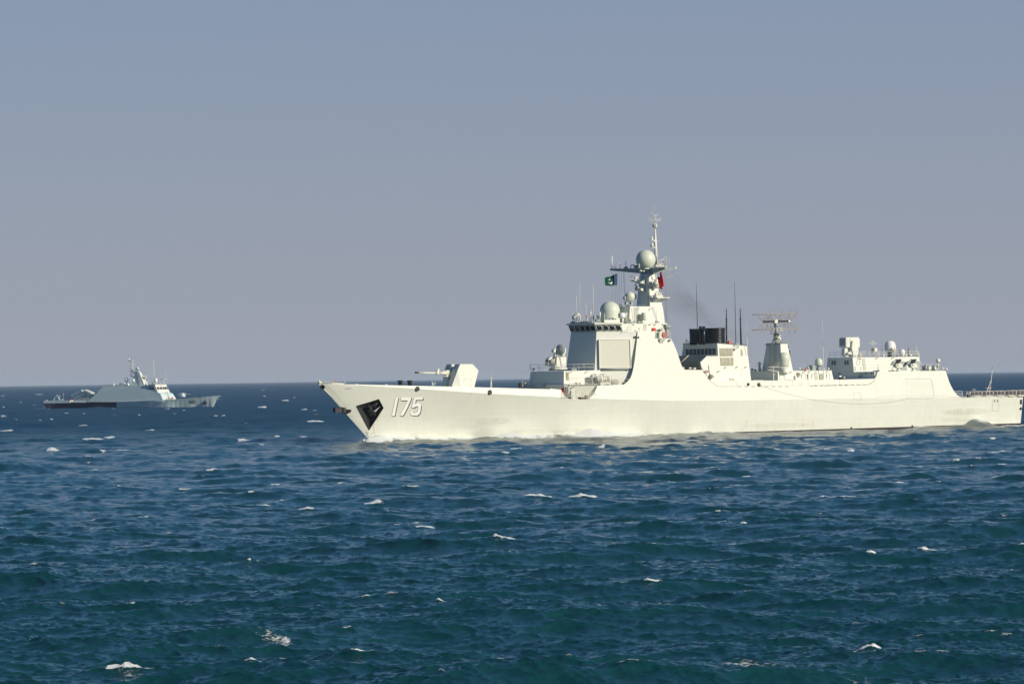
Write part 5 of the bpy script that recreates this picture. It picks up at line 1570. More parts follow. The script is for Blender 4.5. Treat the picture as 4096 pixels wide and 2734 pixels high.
# gravity: two rocket decoy launchers
def rocket(xo):
    root = MB()
    t = 6.2
    root.prism([F.at(R7,x+xo,y,t) for x,y in ((1270,590),(1330,500),(1440,540),(1512,552),(1510,700),(1440,705),(1290,640))], (0,.25,0))
    o = root.build('decoy_launcher', M['grey'], ship)
    mb = MB()
    mb.prism([F.at(R7,x+xo,y,t+.5) for x,y in ((1318,585),(1418,580),(1452,655),(1335,650))], (0,.55,0))
    mb.lathe(F.at(R7,1368+xo,708,t+.3), [(.62,-.1),(.58,.12),(.35,.22),(.28,.45),(.35,.55)], 18)
    mb.build('launcher_mount', M['house'], o)
    MB().bevbox(F.at(R7,1368+xo,600,t+.62),(.65,.2,.25),.03).build('launcher_box', M['offwhite'], o)
    tb = MB(); tbk = MB()
    for r_ in range(4):
        for c_ in range(4):
            a_ = F.at(R7, 1340 + xo - r_*8, 520 + r_ * 15.5, t + .55 - c_ * .3)
            d = Vector((.95, .0, .10)) if True else None
            a_ = a_ + Vector((-.35, 0, -.05))
            tb.tube(a_ - Vector((.85,0,.34)), a_ + Vector((.1,0,.04)), .125, n=8)
            tbk.tube(a_ + Vector((.1,0,.04)), a_ + Vector((1.35,0,.14)), .13, n=8)
    tb.build('rocket_tubes', M['grey'], o)
    tbk.build('rocket_tube_covers', M['black'], o)
rocket(0); rocket(262)
for x in (1912, 2022):
    e = F.at(R7, x, 656, 7.0)
    ax_ = Vector((0, 1, 0))
    cyl = MB().tube(e, e + ax_ * 3.0, .42, .42, 24).build('torpedo_canister', M['grey'], ship)
    MB().tube(e + Vector((0,-.05,0)), e, .40, .42, 24).build('canister_cap', M['dome'], cyl)
    cr = MB()
    for dy_ in (.4, 2.4): cr.box(e + Vector((0, dy_, -.42)), (.7, .15, .3))
    cr.build('canister_cradle', M['steel'], cyl)
on('canister_fittings', M['grey'], ship, *[boxf(R7,x,612,6.2,(.5,.4,.14)) for x in (1770,1858)], boxf(R7,1925,625,6.6,(.4,.3,.12)))
on('satellite_lamp', M['offwhite'], ship, post(R7,2056,700,640,7.3,.08), post(R7,2056,640,585,7.3,.16), post(R7,2056,590,560,7.3,.1))
sl = MB(); c_ = F.at(R7,2048,530,7.3)
sl.lathe(c_ + Vector((-.3,-.05,0)), [(.36,0),(.42,.12),(.42,.5),(.34,.62),(.1,.66)], 20, axis=(1,-.2,0))
sl.build('searchlight', M['offwhite'], ship)
on('stern_floodlight', M['offwhite'], ship, ballf(R7,2130,662,7.2,.20), ballf(R7,2145,664,7.2,.16), ballf(R7,2198,680,7.1,.26), post(R7,(2165,2215),680,700,7.1,.05), post(R7,(2130,2195),670,660,7.1,.03))
# seams and doors on the side of the hull
def hline(pts, rg, r=.022, mat='seam', name='plate_seam', out=.012, sub=6):
    mb = MB()
    P = []
    for (xa, ya), (xb, yb) in zip(pts[:-1], pts[1:]):
        for i in range(sub): P.append(hull(rg, xa + (xb-xa)*i/sub, ya + (yb-ya)*i/sub, out))
    P.append(hull(rg, *pts[-1], out))
    mb.path(P, r, 5)
    return mb.build(name, M[mat], ship)
hline([(1028,738),(1150,736),(1298,734),(1318,745),(1328,780),(1348,900),(1345,935),(1322,950),(1180,953),(1045,949)], R5, .03, name='bay_door_frame')
for y in (768,790,812,840,864,890,918): hline([(1035,y),(1330,y+2)], R5, .010, sub=10)
hline([(455,890),(523,887),(528,892),(540,955),(535,966),(470,967),(462,960),(455,890)], R5, .018, name='hatch_frame')
hline([(1285,950),(1385,948),(1408,958),(1396,1145),(1385,1156),(1290,1156),(1277,1140),(1285,950)], R8, .02, name='hatch_frame')
for x in (1325, 1379):
    on('door_hinge', M['steel'], ship, lambda mb, x=x: mb.tube(hull(R8,x,932,.06), hull(R8,x,982,.06), .07, n=8))
for (xa, xb) in ((560,640),(700,925)):
    pass
hline([(560,1285),(600,1325),(640,1360),(680,1384),(715,1394),(925,1394)], R4, .03)
hline([(645,1322),(648,1360)], R4, .015); hline([(920,1322),(926,1385),(922,1394)], R4, .02)
for x in range(940, 1620, 85): 
    if x < 1600: hline([(x,1394),(x+48,1393)], R4, .045, 'black', 'drain_slot', sub=2)
for x in (1848, 1904, 1970, 2030, 2092, 2155, 2215, 2275): hline([(x,1386-(x-1848)*.015),(x+36,1385.5-(x-1848)*.015)], R4, .045, 'black', 'drain_slot', sub=2)
for x in (10, 82, 150, 218, 285, 352, 420, 487): hline([(x,810-x*.018),(x+48,809-x*.018)], R5, .045, 'black', 'drain_slot', sub=2)
hline([(553,800),(608,799)], R5, .045, 'black', 'drain_slot', sub=2)
hline([(620,799),(645,785),(660,775)], R5, .04, 'black', 'drain_slot'); hline([(666,770),(680,757),(688,748)], R5, .04, 'black', 'drain_slot')
hline([(1365,1320),(1372,1388)], R4, .015); hline([(2215,1310),(2222,1375)], R4, .02); hline([(1628,1322),(1632,1384),(1640,1390),(1715,1390),(1722,1384),(1720,1322)], R4, .012)
hline([(1737,1322),(1742,1384),(1750,1390),(1822,1390),(1830,1384),(1828,1322)], R4, .012)
fairlead(R4, 1072, 1367, .28); fairlead(R4, 1205, 1370, .36)
on('bollard', M['steel'], ship, lambda mb: mb.ball(hull(R4,1205,1368,.05), .14, 1, 10))
# mooring line swagged along the side
ml = MB(); P = []
for x, y in ((1225,1384),(1400,1440),(1550,1484)): P.append(hull(R4, x, y, .06))
for x, y in ((0,965),(150,985),(300,999),(440,1009),(560,1011),(700,1007),(800,999),(900,985),(1000,966),(1060,955)): P.append(hull(R5, x, y, .08))
ml.path(P, .014, 5)
ml.build('mooring_line', M['seam'], ship)
# stern openings
def sq(rg, pts, name, out=.03, mat='black'):
    return MB().loft([hull(rg,x,y,out) for x,y in pts], [hull(rg,x,y,out) + Vector((0,.06,0)) for x,y in pts]).build(name, M[mat], ship)
sq(R8, [(1806,938),(1844,938),(1840,1026),(1801,1026)], 'fairlead_opening')
fairlead(R8, 1815, 1108, .26)
# small scuppers and draught marks
sc_ = MB()
for rg, x, y in ((R5,405,820),(R5,1160,650),(R5,930,650),(R4,510,1415),(R4,860,1420),(R4,1194,1415),(R2,1150+400,1165),(R2,1215,1160),(R2,1448,1162),(R2,1652,608),(R1,1603,411)):
    sc_.ball(hull(rg,x,y,.0), .05, n=8)
sc_.build('scuppers', M['black'], ship)
dm = MB()
for x, y in ((1487,1412),(1494,1390),(1502,1364)): dm.tube(hull(R8,x,y,.02), hull(R8,x+8,y-3,.02), .05, n=5)
dm.build('draught_marks', M['white'], ship)
# waste water outlets
for rg, x, y in ((R5,428,1276),(R5,1106,1255)):
    on('outlet', M['black'], ship, lambda mb, rg=rg, x=x, y=y: mb.tube(hull(rg,x,y,-.1), hull(rg,x,y,.12), .14, .16, 10))
# transom: raked closing piece
# flight deck: folding safety-net frames, short rail and ensign staff
zf = P_han[-1][1]
nf = 7.9
def fd(x, y, t=nf): return F.at(R8, x, y, t)
for (x0, x1) in ((862,1082),(1090,1294),(1304,1510),(1520,1732),(1740,1885)):
    y0b = 884 - (x0 - 860) * .012; y1b = 884 - (x1 - 860) * .012
    yt0 = 786 - (x0 - 860) * .026; yt1 = 786 - (x1 - 860) * .026
    f_ = MB()
    a_, b_, c_, d_ = fd(x0, y0b), fd(x1, y1b), fd(x1, yt1), fd(x0, yt0)
    full = x1 < 1880
    ti = .12
    f_.path([a_, a_.lerp(d_, 1 - ti), a_.lerp(b_, .04) + (d_ - a_), d_.lerp(c_, .96), b_.lerp(c_, 1 - ti), b_], .045, 6)
    f_.tube(a_.lerp(d_, .2), b_.lerp(c_, .2), .05, n=6).tube(a_, b_, .05, n=6)
    for u in ((.34, .68) if full else (.5,)):
        f_.tube(a_.lerp(b_, u), d_.lerp(c_, u), .035, n=6)
    fo = f_.build('net_frame', M['offwhite'], ship)
    w_ = MB()
    for k_ in range(1, 12):
        v = .2 + .8 * k_ / 12.
        w_.tube(a_.lerp(d_, v), b_.lerp(c_, v), .013, n=4)
    for k_ in range(1, 22):
        u = k_ / 22.
        w_.tube(a_.lerp(b_, u).lerp(d_.lerp(c_, u), .2), d_.lerp(c_, u), .008, n=4)
    w_.build('safety_net', M['net'], fo)
    MB().bevbox(a_.lerp(b_, .55) + Vector((0,-.1,.05)), (1.5,.3,.14), .03).build('frame_hinge', M['offwhite'], fo)
rail('guard_rail', [fd(560,896), fd(712,898)], 1.18, ship, 2, 2.2, .05)
rail('guard_rail', [F.at(R8,560,890,-7.5), F.at(R8,860,884,-7.5)], 1.1, ship, 1, 1.8, .02, 'steel')
lp_ = MB()
for x in (790, 838):
    lp_.path([fd(x-6,896), fd(x-6,800), fd(x+5,792), fd(x+18,800), fd(x+18,832), fd(x-4,836)], .04, 6)
lp_.build('grab_hoop', M['offwhite'], ship)
on('deck_box', M['black'], ship, boxf(R8,828,868,nf-.3,(.5,.5,.6)))
es = MB(); tE = 1.0
E = lambda x, y: F.at(R8, x, y, tE)
es.tube(E(1234,900), E(1234,715), .05).tube(E(1240,720), E(1280,368), .07, .05).tube(E(1155,855), E(1215,680), .06).tube(E(1215,680), E(1254,572), .05).tube(E(1200,722), E(1262,722), .05).tube(E(1145,722),E(1200,724),.03)
es.tube(E(1205,720),E(1222,660),.09,.05)
eso = es.build('ensign_staff', M['offwhite'], ship)
on('staff_lamp', M['steel'], ship, lambda mb: mb.tube(E(1282,368), E(1284,345), .13).tube(E(1284,345),E(1285,330),.08).tube(E(1284,330),E(1285,310),.13).box(E(1278,362),(.5,.3,.06)))
on('red_band', M['red'], ship, lambda mb: mb.tube(E(1260,722), E(1262,698), .1))

# ------------------------------------------------------------------ things resting on or hanging from the destroyer
def W(p): return F.m @ p
def make_raft(p, label):
    r = empty('liferaft', W(p), THETA, label, 'liferaft', 'liferaft canisters on the destroyer raft deck')
    rr = .48; L2 = .95
    pr = [(0.02, -L2), (.30, -L2 + .04), (.44, -L2 + .22), (rr, -L2 + .32), (rr, -.03), (rr + .04, -.03), (rr + .04, .03), (rr, .03), (rr, L2 - .32), (.44, L2 - .22), (.30, L2 - .04), (.02, L2)]
    MB().lathe((0, 0, .95), pr, 22, axis=(1, 0, 0)).build('canister', M['raft'], r)
    c = MB()
    for x in (-.55, .55):
        c.tube((x, -.45, 0), (x - .1, -.42, .62), .035, n=5).tube((x, .45, 0), (x, .4, .62), .035, n=5).tube((x, -.42, .55), (x, .42, .55), .035, n=5).tube((x, -.45, .05), (x, .42, .5), .03, n=5)
        c.path([(x, -.5, .6), (x, -.53, .95), (x, -.38, 1.32)], .025, 5)
    c.tube((-.55, -.42, .55), (.55, -.42, .55), .03, n=5).tube((-.55, -.53, 1.0), (.55, -.53, 1.0), .025, n=5).tube((-.6,-.46,.04),(.6,-.46,.04),.03,n=5)
    c.build('cradle', M['offwhite'], r)
    s = MB()
    for x in (-.45, .45): s.lathe((x, 0, .95), [(.495, -.03), (.50, 0), (.495, .03)], 20, axis=(1, 0, 0))
    s.build('strap', M['steel'], r)
    return r
zd_ = F.at(R2,1140,1141,7.25).z + .1
def raftpos(x, t, up=0.0):
    p = F.at(R2, x, 1141, t); return Vector((p.x, p.y, zd_ + up))
r0 = make_raft(raftpos(1178, 7.35), 'white liferaft canister, left one of the front pair beside the radar panel')
for x, t, up, lb_ in ((1270, 7.35, -.02, 'white liferaft canister nearest the scrambling net basket'),
                      (1118, 6.3, .42, 'white liferaft canister, farthest left, set higher behind the front pair'),
                      (1210, 6.3, .42, 'white liferaft canister of the rear pair, standing next to the radar face')):
    c = copy_tree(r0); c.location = W(raftpos(x, t, up)); c['label'] = lb_

# lifebuoy on the bridge wing rail
lbp = F.at(R2, 1933, 552, 6.75)
lb_ = MB()
n, m_ = 28, 10
vs, fs = [], []
for i in range(n):
    a = 2 * math.pi * i / n
    for j in range(m_):
        b = 2 * math.pi * j / m_
        rr_ = .42 + .11 * math.cos(b)
        vs.append((rr_ * math.cos(a) , .11 * math.sin(b), rr_ * math.sin(a) + .53))
for i in range(n):
    for j in range(m_):
        fs.append((i * m_ + j, ((i + 1) % n) * m_ + j, ((i + 1) % n) * m_ + (j + 1) % m_, i * m_ + (j + 1) % m_))
lb_.add(vs, fs, True)
lo_ = lb_.build('lifebuoy', M['orange'], None, W(lbp + Vector((0, 0, -.53))))
lo_.rotation_euler = (0, 0, THETA)
tag(lo_, 'orange lifebuoy hung on the bridge wing rail of the destroyer', 'lifebuoy')

# flags: wavy cloth with thickness
def flag(name, corners, waves, matfn, mats, nu, nv, t, label, root_loc=None):
    """corners hoist-top, hoist-bottom, fly-bottom, fly-top as (region,x,y); u from hoist to fly"""
    P = [F.at(rg, x, y, t) for rg, x, y in corners]
    base = P[1]
    me = bpy.data.meshes.new(name)
    vs, fs, mi = [], [], []
    for i in range(nu + 1):
        u = i / nu
        for j in range(nv + 1):
            v = j / nv
            p = P[0].lerp(P[3], u).lerp(P[1].lerp(P[2], u), v)
            off, dz = waves(u, v)
            vs.append(p + Vector((off[0], off[1], dz)) - base)
    for i in range(nu):
        for j in range(nv):
            a = i * (nv + 1) + j
            fs.append((a, a + 1, a + nv + 2, a + nv + 1)); mi.append(matfn((i + .5) / nu, (j + .5) / nv))
    me.from_pydata([tuple(v) for v in vs], [], fs)
    for m_ in mats: me.materials.append(m_)
    me.polygons.foreach_set('material_index', mi)
    me.polygons.foreach_set('use_smooth', [True] * len(fs))
    o = bpy.data.objects.new(name, me); C.objects.link(o)
    o.location = W(base); o.rotation_euler = (0, 0, THETA)
    s = o.modifiers.new('cloth', 'SOLIDIFY'); s.thickness = .02
    tag(o, label, 'flag')
    return o
def pakm(u, v):
    if u < .25: return 1
    x, y = (u - .625) * 1.45, (v - .5) * 1.0        # green field centre
    X_, Y_ = x, -y
    c1 = math.hypot(X_ - .00, Y_ - .0) < .30
    # crescent opens up towards the fly top
    c2 = math.hypot(X_ - .085, Y_ - .085) < .265
    if c1 and not c2: return 1
    sx, sy = X_ - .17, Y_ - .15
    a = math.atan2(sy, sx); r = math.hypot(sx, sy)
    if r < .048 + .045 * (0.5 + .5 * math.cos(5 * (a - .8))): return 1
    return 0
flag('flag', [(R3,532,856),(R3,526,1005),(R3,392,1016),(R3,384,912)],
     lambda u, v: ((0, .35 * math.sin(u * 7.0 + v * 1.2) * u), .10 * math.sin(u * 8 + 1) * u - .22 * max(0, u - .8) * (1 - v) * 5 * math.sin(v * 5)),
     pakm, [M['green_flag'], M['white_flag']], 64, 44, -5.5,
     'dark green flag with white stripe, crescent and star below the mast yard')
def starm(u, v):
    for cx, cy, r0_ in ((.18, .25, .11), (.34, .09, .035), (.40, .19, .035), (.40, .33, .035), (.34, .44, .035)):
        a = math.atan2(v - cy, (u - cx) * 1.5); r = math.hypot((u - cx) * 1.5, v - cy)
        if r < r0_ * (.55 + .45 * math.cos(5 * (a + math.pi / 2))): return 1
    return 0
M['yellow_flag'] = paint('yellow_flag_cloth', (.8, .6, .02), .8, .03)
flag('flag', [(R3,1092,834),(R3,1100,985),(R3,1078,1074),(R3,1050,925)],
     lambda u, v: ((.0, .55 * math.sin(u * 9 + v * 2.0)), .12 * math.sin(u * 9) * u),
     lambda u, v: 0, [M['red_flag'], M['yellow_flag']], 40, 28, 5.0,
     'red flag hanging in narrow folds beside the lit side of the mast')

# ------------------------------------------------------------------ funnel smoke
def smoke():
    k = NT('thin_dark_smoke')
    k.t.nodes.remove(k.b)
    v = k.n('ShaderNodeVolumePrincipled')
    v.inputs['Color'].default_value = (.16, .15, .15, 1)
    co = k.coords('Object')
    nz = k.noise(k.coords('Object', (.10, .2, .22)), 1.0, 5.0, .6, .8)
    sep = k.n('ShaderNodeSeparateXYZ'); k.link(co, sep.inputs[0])
    X, Y_, Z = sep.outputs
    # plume centreline climbs as it drifts forward, widening
    u = k.math('DIVIDE', k.math('MULTIPLY', X, -1.0), 15.0)
    cz = k.math('ADD', 0.6, k.math('MULTIPLY', u, 7.0))
    wid = k.math('ADD', 1.3, k.math('MULTIPLY', k.math('ABSOLUTE', u), 3.2))
    dz = k.math('DIVIDE', k.math('SUBTRACT', Z, cz), wid)
    dy = k.math('DIVIDE', Y_, wid)
    rr = k.math('ADD', k.math('MULTIPLY', dz, dz), k.math('MULTIPLY', dy, dy))
    g = k.smooth(rr, 0.0, 1.1, 1.0, 0.0)
    ends = k.math('MULTIPLY', k.smooth(X, -17.5, -9.0), k.smooth(X, 0.2, 2.6, 1.0, 0.0))
    d = k.math('MULTIPLY', k.math('MULTIPLY', g, ends), k.smooth(nz, .30, .70))
    k.link(k.math('MULTIPLY', d, 0.08), v.inputs['Density'])
    k.link(v.outputs[0], k.out.inputs['Volume'])
    b = F.at(R4, 860, 770, 1.0)
    mb = MB()
    lo_r = [(-18.5,-5,3.0),(-18.5,5,3.0),(-18.5,5,13.5),(-18.5,-5,13.5)]
    hi_r = [(3,-3,-2.2),(3,3,-2.2),(3,3,4),(3,-3,4)]
    mb.loft([Vector(p) for p in lo_r], [Vector(p) for p in hi_r])
    o = mb.build('smoke', k.m, None, W(b), fixn=True)
    o.rotation_euler = (0, 0, THETA)
    tag(o, 'thin dark exhaust smoke drifting forward from the black funnel', 'smoke', kind='stuff')
smoke()

# ================================================================== THE PATROL BOAT IN THE DISTANCE
BD = 1866.0
BANG = math.atan2(-.475, .88)
bow_ray = CM.to_3x3() @ Vector((849 - 2048.0, 1367.0 - 1626.0, -FPX))
kk = -CAMH / bow_ray.z
Ob = CM.translation + bow_ray * kk
Ob.z = 0
G = Frame(Ob, BANG)
boat = empty('patrol_boat', Ob, BANG, 'small grey patrol boat numbered 1013 far off on the left near the horizon', 'patrol boat')
def gb_(x, y, t=0.0): return G.at(R6, x, y, t)
# half breadth by distance aft of the stem (local x is negative aft)
stern_x = gb_(165, 640, 5.5).x
LB = -stern_x
def bt(s):          # s = distance aft of stem at the deck
    u = min(max(s / (LB * .42), 0), 1)
    return 6.0 * (1 - (1 - u) ** 1.9) + .06
tip_b = gb_(2230, 530)
def deck_z(x):
    pts = [(155,622),(1015,607),(1560,585),(1900,560),(2100,541),(2230,529)]
    xs_, zs_ = [], []
    for a_, b_ in pts:
        p = gb_(a_, b_, 5.0 if a_ < 1900 else 1.5); xs_.append(p.x); zs_.append(p.z)
    return float(np.interp(x, xs_, zs_))
hm = MB()
xs = list(np.linspace(stern_x, tip_b.x - .05, 44))
ring = []
for x in xs:
    s = tip_b.x - x
    z1 = deck_z(x); b1 = bt(s)
    # stem rake: bottom runs out before the tip
    sw = -x
    b0 = b1 * .86 if sw > 20 else b1 * .86 * max(0.0, min(1, (sw) / 20.)) + .04
    zb = -1.5 if x < 0 else (x / max(tip_b.x, .1)) * deck_z(tip_b.x)
    ring.append([(x, -b0, zb), (x, -b1, z1), (x, b1, z1), (x, b0, zb)])
for a_, b_ in zip(ring[:-1], ring[1:]):
    hm.add(a_ + b_, [(0, 1, 5, 4), (1, 2, 6, 5), (2, 3, 7, 6), (3, 0, 4, 7)])
hm.add(ring[0], [(0, 1, 2, 3)]); hm.add(ring[-1], [(3, 2, 1, 0)])
hm.build('hull', M['boat_side'], boat)
def bsym(name, pts, mat, tflip=True, parent=None):
    a_ = [gb_(x, y, t) for x, y, t in pts]
    b_ = [Vector((p.x, -p.y, p.z)) for p in a_]
    return MB().loft(a_, b_).build(name, mat, parent or boat)
def bhull(x, y, out=0.0):
    t = 4.0
    for _ in range(25):
        p = gb_(x, y, t)
        s = tip_b.x - p.x
        b1 = bt(s); z1 = deck_z(p.x)
        sw = -p.x
        b0 = b1 * .86 if sw > 20 else b1 * .86 * max(0, min(1, sw / 20.)) + .04
        u = min(max((p.z + 1.5) / (z1 + 1.5), 0), 1)
        t = .5 * t + .5 * (b0 + (b1 - b0) * u + out)
    return gb_(x, y, t)
# navy lower panel aft
np_ = []
for i in range(13):
    u = i / 12.
    np_.append(((155 + 860 * u, 624 - 16 * u), (178 + 842 * u, 690 - 12 * u)))
m1 = MB()
tpn = [bhull(a[0], a[1], .05) for a, b in np_]; bpn = [bhull(b[0], b[1], .05) for a, b in np_]
nP = len(tpn)
m1.add(tpn + bpn, [(i, i + 1, nP + i + 1, nP + i) for i in range(nP - 1)])
m1.add([p + Vector((0,.04,0)) for p in tpn + bpn], [(i, i + 1, nP + i + 1, nP + i) for i in range(nP - 1)])
m1.build('dark_hull_panel', M['boat_navy'], boat)
bsym('stern_bulwark', [(158,592,5.6),(470,588,5.6),(470,618,5.8),(158,622,5.8)], M['boat_side'])
bsym('after_house', [(508,585,5.4),(700,583,5.4),(700,612,5.7),(505,612,5.7)], M['boat_white'])
bsym('superstructure', [(858,426,4.0),(1335,412,4.0),(1345,586,5.6),(1345,606,5.9),(670,606,5.9),(690,585,5.7),(790,500,4.9)], M['boat_side'])
bsym('superstructure', [(1325,420,3.95),(1340,420,4.0),(1530,510,4.9),(1562,588,5.6),(1562,606,5.75),(1340,606,5.85)], M['boat_side'])
br_ = MB()
pz = [gb_(x, y, 4.4) for x, y in ((1335,412),(1466,410),(1508,510),(1326,514))]
br_.loft(pz, [Vector((p.x, -p.y, p.z)) for p in pz])
br_.build('bridge', M['boat_side'], boat)
# raked front of the bridge, its sunlight put into paler paint: from the near corner across to the far side
fo = MB()
A0 = [gb_(1466,410,4.42), gb_(1508,510,4.75), gb_(1545,566,5.2), gb_(1560,590,5.3)]
def across(p, w): return Vector((p.x + .6, p.y + w, p.z))
B0 = [Vector((A0[0].x + .02, -A0[0].y, A0[0].z)), Vector((A0[1].x + .02, -A0[1].y, A0[1].z)), Vector((A0[2].x, -A0[2].y, A0[2].z)), Vector((A0[3].x, -A0[3].y, A0[3].z))]
for i in range(3):
    fo.add([A0[i] + Vector((.12,0,0)), A0[i+1] + Vector((.12,0,0)), B0[i+1] + Vector((.12,0,0)), B0[i] + Vector((.12,0,0)), A0[i] - Vector((1,0,0)), A0[i+1] - Vector((1,0,0)), B0[i+1] - Vector((1,0,0)), B0[i] - Vector((1,0,0))],
           [(0,1,2,3),(7,6,5,4),(0,4,5,1),(2,6,7,3),(0,3,7,4),(1,5,6,2)])
fo.build('bridge_front', M['boat_white'], boat)
def bfront(u, v, o=.2):
    p = A0[0].lerp(A0[1], v); q = B0[0].lerp(B0[1], v)
    r = p.lerp(q, u); r.x += o
    return r
for u0, u1 in ((.06,.24),(.30,.48),(.54,.68),(.71,.83),(.86,.97)):
    MB().loft([bfront(u0,.22,.13), bfront(u1,.22,.13), bfront(u1,.50,.13), bfront(u0,.50,.13)], [bfront(u0,.22), bfront(u1,.22), bfront(u1,.50), bfront(u0,.50)]).build('window', M['glass'], boat)
for x0, x1 in ((1400,1425),(1434,1456)):
    MB().loft([gb_(x0,434,4.42), gb_(x1,434,4.42), gb_(x1+4,460,4.42), gb_(x0+1,460,4.42)], [gb_(x0,434,4.5), gb_(x1,434,4.5), gb_(x1+4,460,4.5), gb_(x0+1,460,4.5)]).build('window', M['glass'], boat)
bsym('bridge_roof', [(1395,403,4.6),(1470,402,4.6),(1470,411,4.6),(1395,411,4.6)], M['boat_white'])
# mast
bsym('mast', [(1232,262,.7),(1252,242,.7),(1288,265,.7),(1325,415,1.5),(1180,415,1.5),(1210,350,1.0),(1225,300,.8)], M['boat_side'])
fmast = MB()
fm_a = [gb_(1252,255,.75), gb_(1275,255,.75), gb_(1340,415,1.6), gb_(1278,415,1.6)]
fmast.loft([p + Vector((.3,0,0)) for p in fm_a], [Vector((p.x + .3, -p.y, p.z)) for p in fm_a])
fmast.build('mast_front', M['boat_white'], boat)
def bon(part, mat, *fns):
    mb = MB()
    for f_ in fns: f_(mb)
    return mb.build(part, mat, boat)
def bpost(x0, y0, x1, y1, r, t=0.0, r1=None): return lambda mb: mb.tube(gb_(x0,y0,t), gb_(x1,y1,t), r, r1, 7)
def bball(x, y, r, t=0.0, sz=1.0): return lambda mb: mb.ball(gb_(x,y,t), r, sz, 14)
def bbox(x, y, d, t=0.0): return lambda mb: mb.bevbox(gb_(x,y,t), d, min(d)*.12)
bon('pole_mast', M['boat_white'], bpost(1198,250,1198,120,.28,r1=.16), bpost(1198,130,1160,118,.14), bpost(1150,128,1215,128,.08), bpost(1180,152,1222,152,.08), bpost(1178,183,1220,183,.09), bpost(1172,218,1215,218,.09), bpost(1215,150,1218,118,.1), bpost(1213,185,1215,160,.1), bpost(1190,150,1185,130,.1), bpost(1175,245,1225,250,.2))
bon('mast_light', M['white'], bball(1162,108,.42))
bon('mast_shelf', M['boat_white'], lambda mb: mb.prism([gb_(x,y,.5) for x,y in ((1168,265),(1235,258),(1235,274),(1205,272))],(0,1,0)).prism([gb_(x,y,.5) for x,y in ((1172,306),(1225,306),(1225,322))],(0,1,0)))
bon('small_radome', M['white'], lambda mb: mb.lathe(gb_(1215,372,1.2),[(.4,0),(.55,.2),(.55,1.0),(.35,1.3)],14))
bon('mast_sensor', M['boat_side'], bpost(1182,305,1200,290,.2), bpost(1265,240,1262,205,.35), bball(1262,212,.55), bball(1250,235,.5), bpost(1240,215,1280,205,.15), bbox(1275,232,(.6,.6,1.0)), bpost(1185,290,1180,262,.12))
bon('navigation_radar', M['offwhite'], bpost(1320,294,1372,294,.1), bpost(1342,318,1342,296,.28), lambda mb: mb.prism([gb_(x,y,.8) for x,y in ((1280,318),(1355,314),(1355,326),(1310,350),(1285,345))],(0,1.4,0)))
bon('satellite_radome', M['white'], lambda mb: mb.lathe(gb_(1478,376,1.0),[(.35,-.9),(.4,0),(.72,.1),(.74,.9),(.66,1.4),(.4,1.72),(0,1.8)],18))
bon('navigation_radar', M['white'], bpost(1530,340,1606,338,.14), bpost(1570,403,1570,340,.16), bbox(1568,352,(.6,.5,.5)))
bon('roof_post', M['offwhite'], bpost(1388,410,1388,360,.18), bpost(1440,408,1440,362,.22), bpost(1528,408,1528,364,.22), bball(1362,398,.38), bball(1340,425,.35), bpost(1420,408,1420,350,.05))
bon('whip_antenna', M['offwhite'], bpost(1458,408,1450,106,.16,r1=.07))
bon('whip_antenna', M['offwhite'], bpost(1604,408,1594,250,.06))
bon('whip_antenna', M['offwhite'], bpost(395,588,393,500,.05))
bon('fire_director', M['boat_side'], bball(1132,348,.85), bpost(1132,392,1132,350,.35), bbox(1128,335,(1.0,.8,1.0)), bbox(1155,348,(.6,.5,.4)), bbox(1150,382,(1.6,.8,.5)))
bon('liferaft_rack', M['boat_white'], lambda mb: mb.tube(gb_(1052,400,3.0), gb_(1155,398,3.0), .5, n=10).box(gb_(1105,412,3.0),(4.0,1,.3)).tube(gb_(1140,400,3.3), gb_(1160,400,3.3), .52, n=12))
bon('close_in_gun', M['boat_side'], lambda mb: mb.lathe(gb_(984,420,0),[(1.0,0),(.95,.7),(.75,1.0),(.3,1.1)],14), bpost(960,398,932,397,.1), bball(984,396,.4))
# missile canisters and crane aft
mc_ = MB()
for t in (2.6, 0.9):
    a_ = [gb_(x, y, t) for x, y in ((475,528),(600,466),(640,520),(520,585))]
    mc_.prism(a_, (0, 1.5, 0))
mc_.build('missile_canisters', M['boat_side'], boat)
mw = MB()
for (pa, pb2) in ((((632,463),(718,500)),((700,558),(615,535))),):
    a_ = [gb_(*pa[0], 3.2), gb_(*pa[1], 3.2), gb_(*pb2[0], 3.2), gb_(*pb2[1], 3.2)]
    mw.prism(a_, (0, 3.0, 0))
mw.build('missile_canisters', M['boat_white'], boat)
bon('canister_frame', M['boat_navy'], *[bpost(x0,y0,x1,y1,.08,3.25) for x0,y0,x1,y1 in ((670,478,650,545),(640,495,712,528),(632,520,700,548),(580,585,620,540),(680,575,620,540),(560,585,700,580),(500,540,600,500))])
bon('canister_base', M['boat_side'], lambda mb: mb.prism([gb_(x,y,2.8) for x,y in ((540,590),(690,578),(680,552),(600,540))],(0,4.5,0)))
bon('red_locker', M['red'], bbox(462,585,(1.6,.6,.8),5.0))
bon('stern_davit', M['boat_side'], bpost(352,585,312,522,.25,3), bpost(300,560,316,524,.2,3), bpost(290,580,292,545,.2,3), bpost(312,522,358,542,.07,3), bball(283,580,.35,3), bball(380,580,.3,3), bbox(330,550,(.8,.5,.9),3))
bon('stern_gear', M['white'], bpost(165,590,205,588,.12,4), bbox(345,542,(.6,.4,.15),3))
bon('deck_launcher', M['boat_side'], bpost(752,465,830,482,.13,-3), bbox(805,478,(1.6,.6,.6),-3))
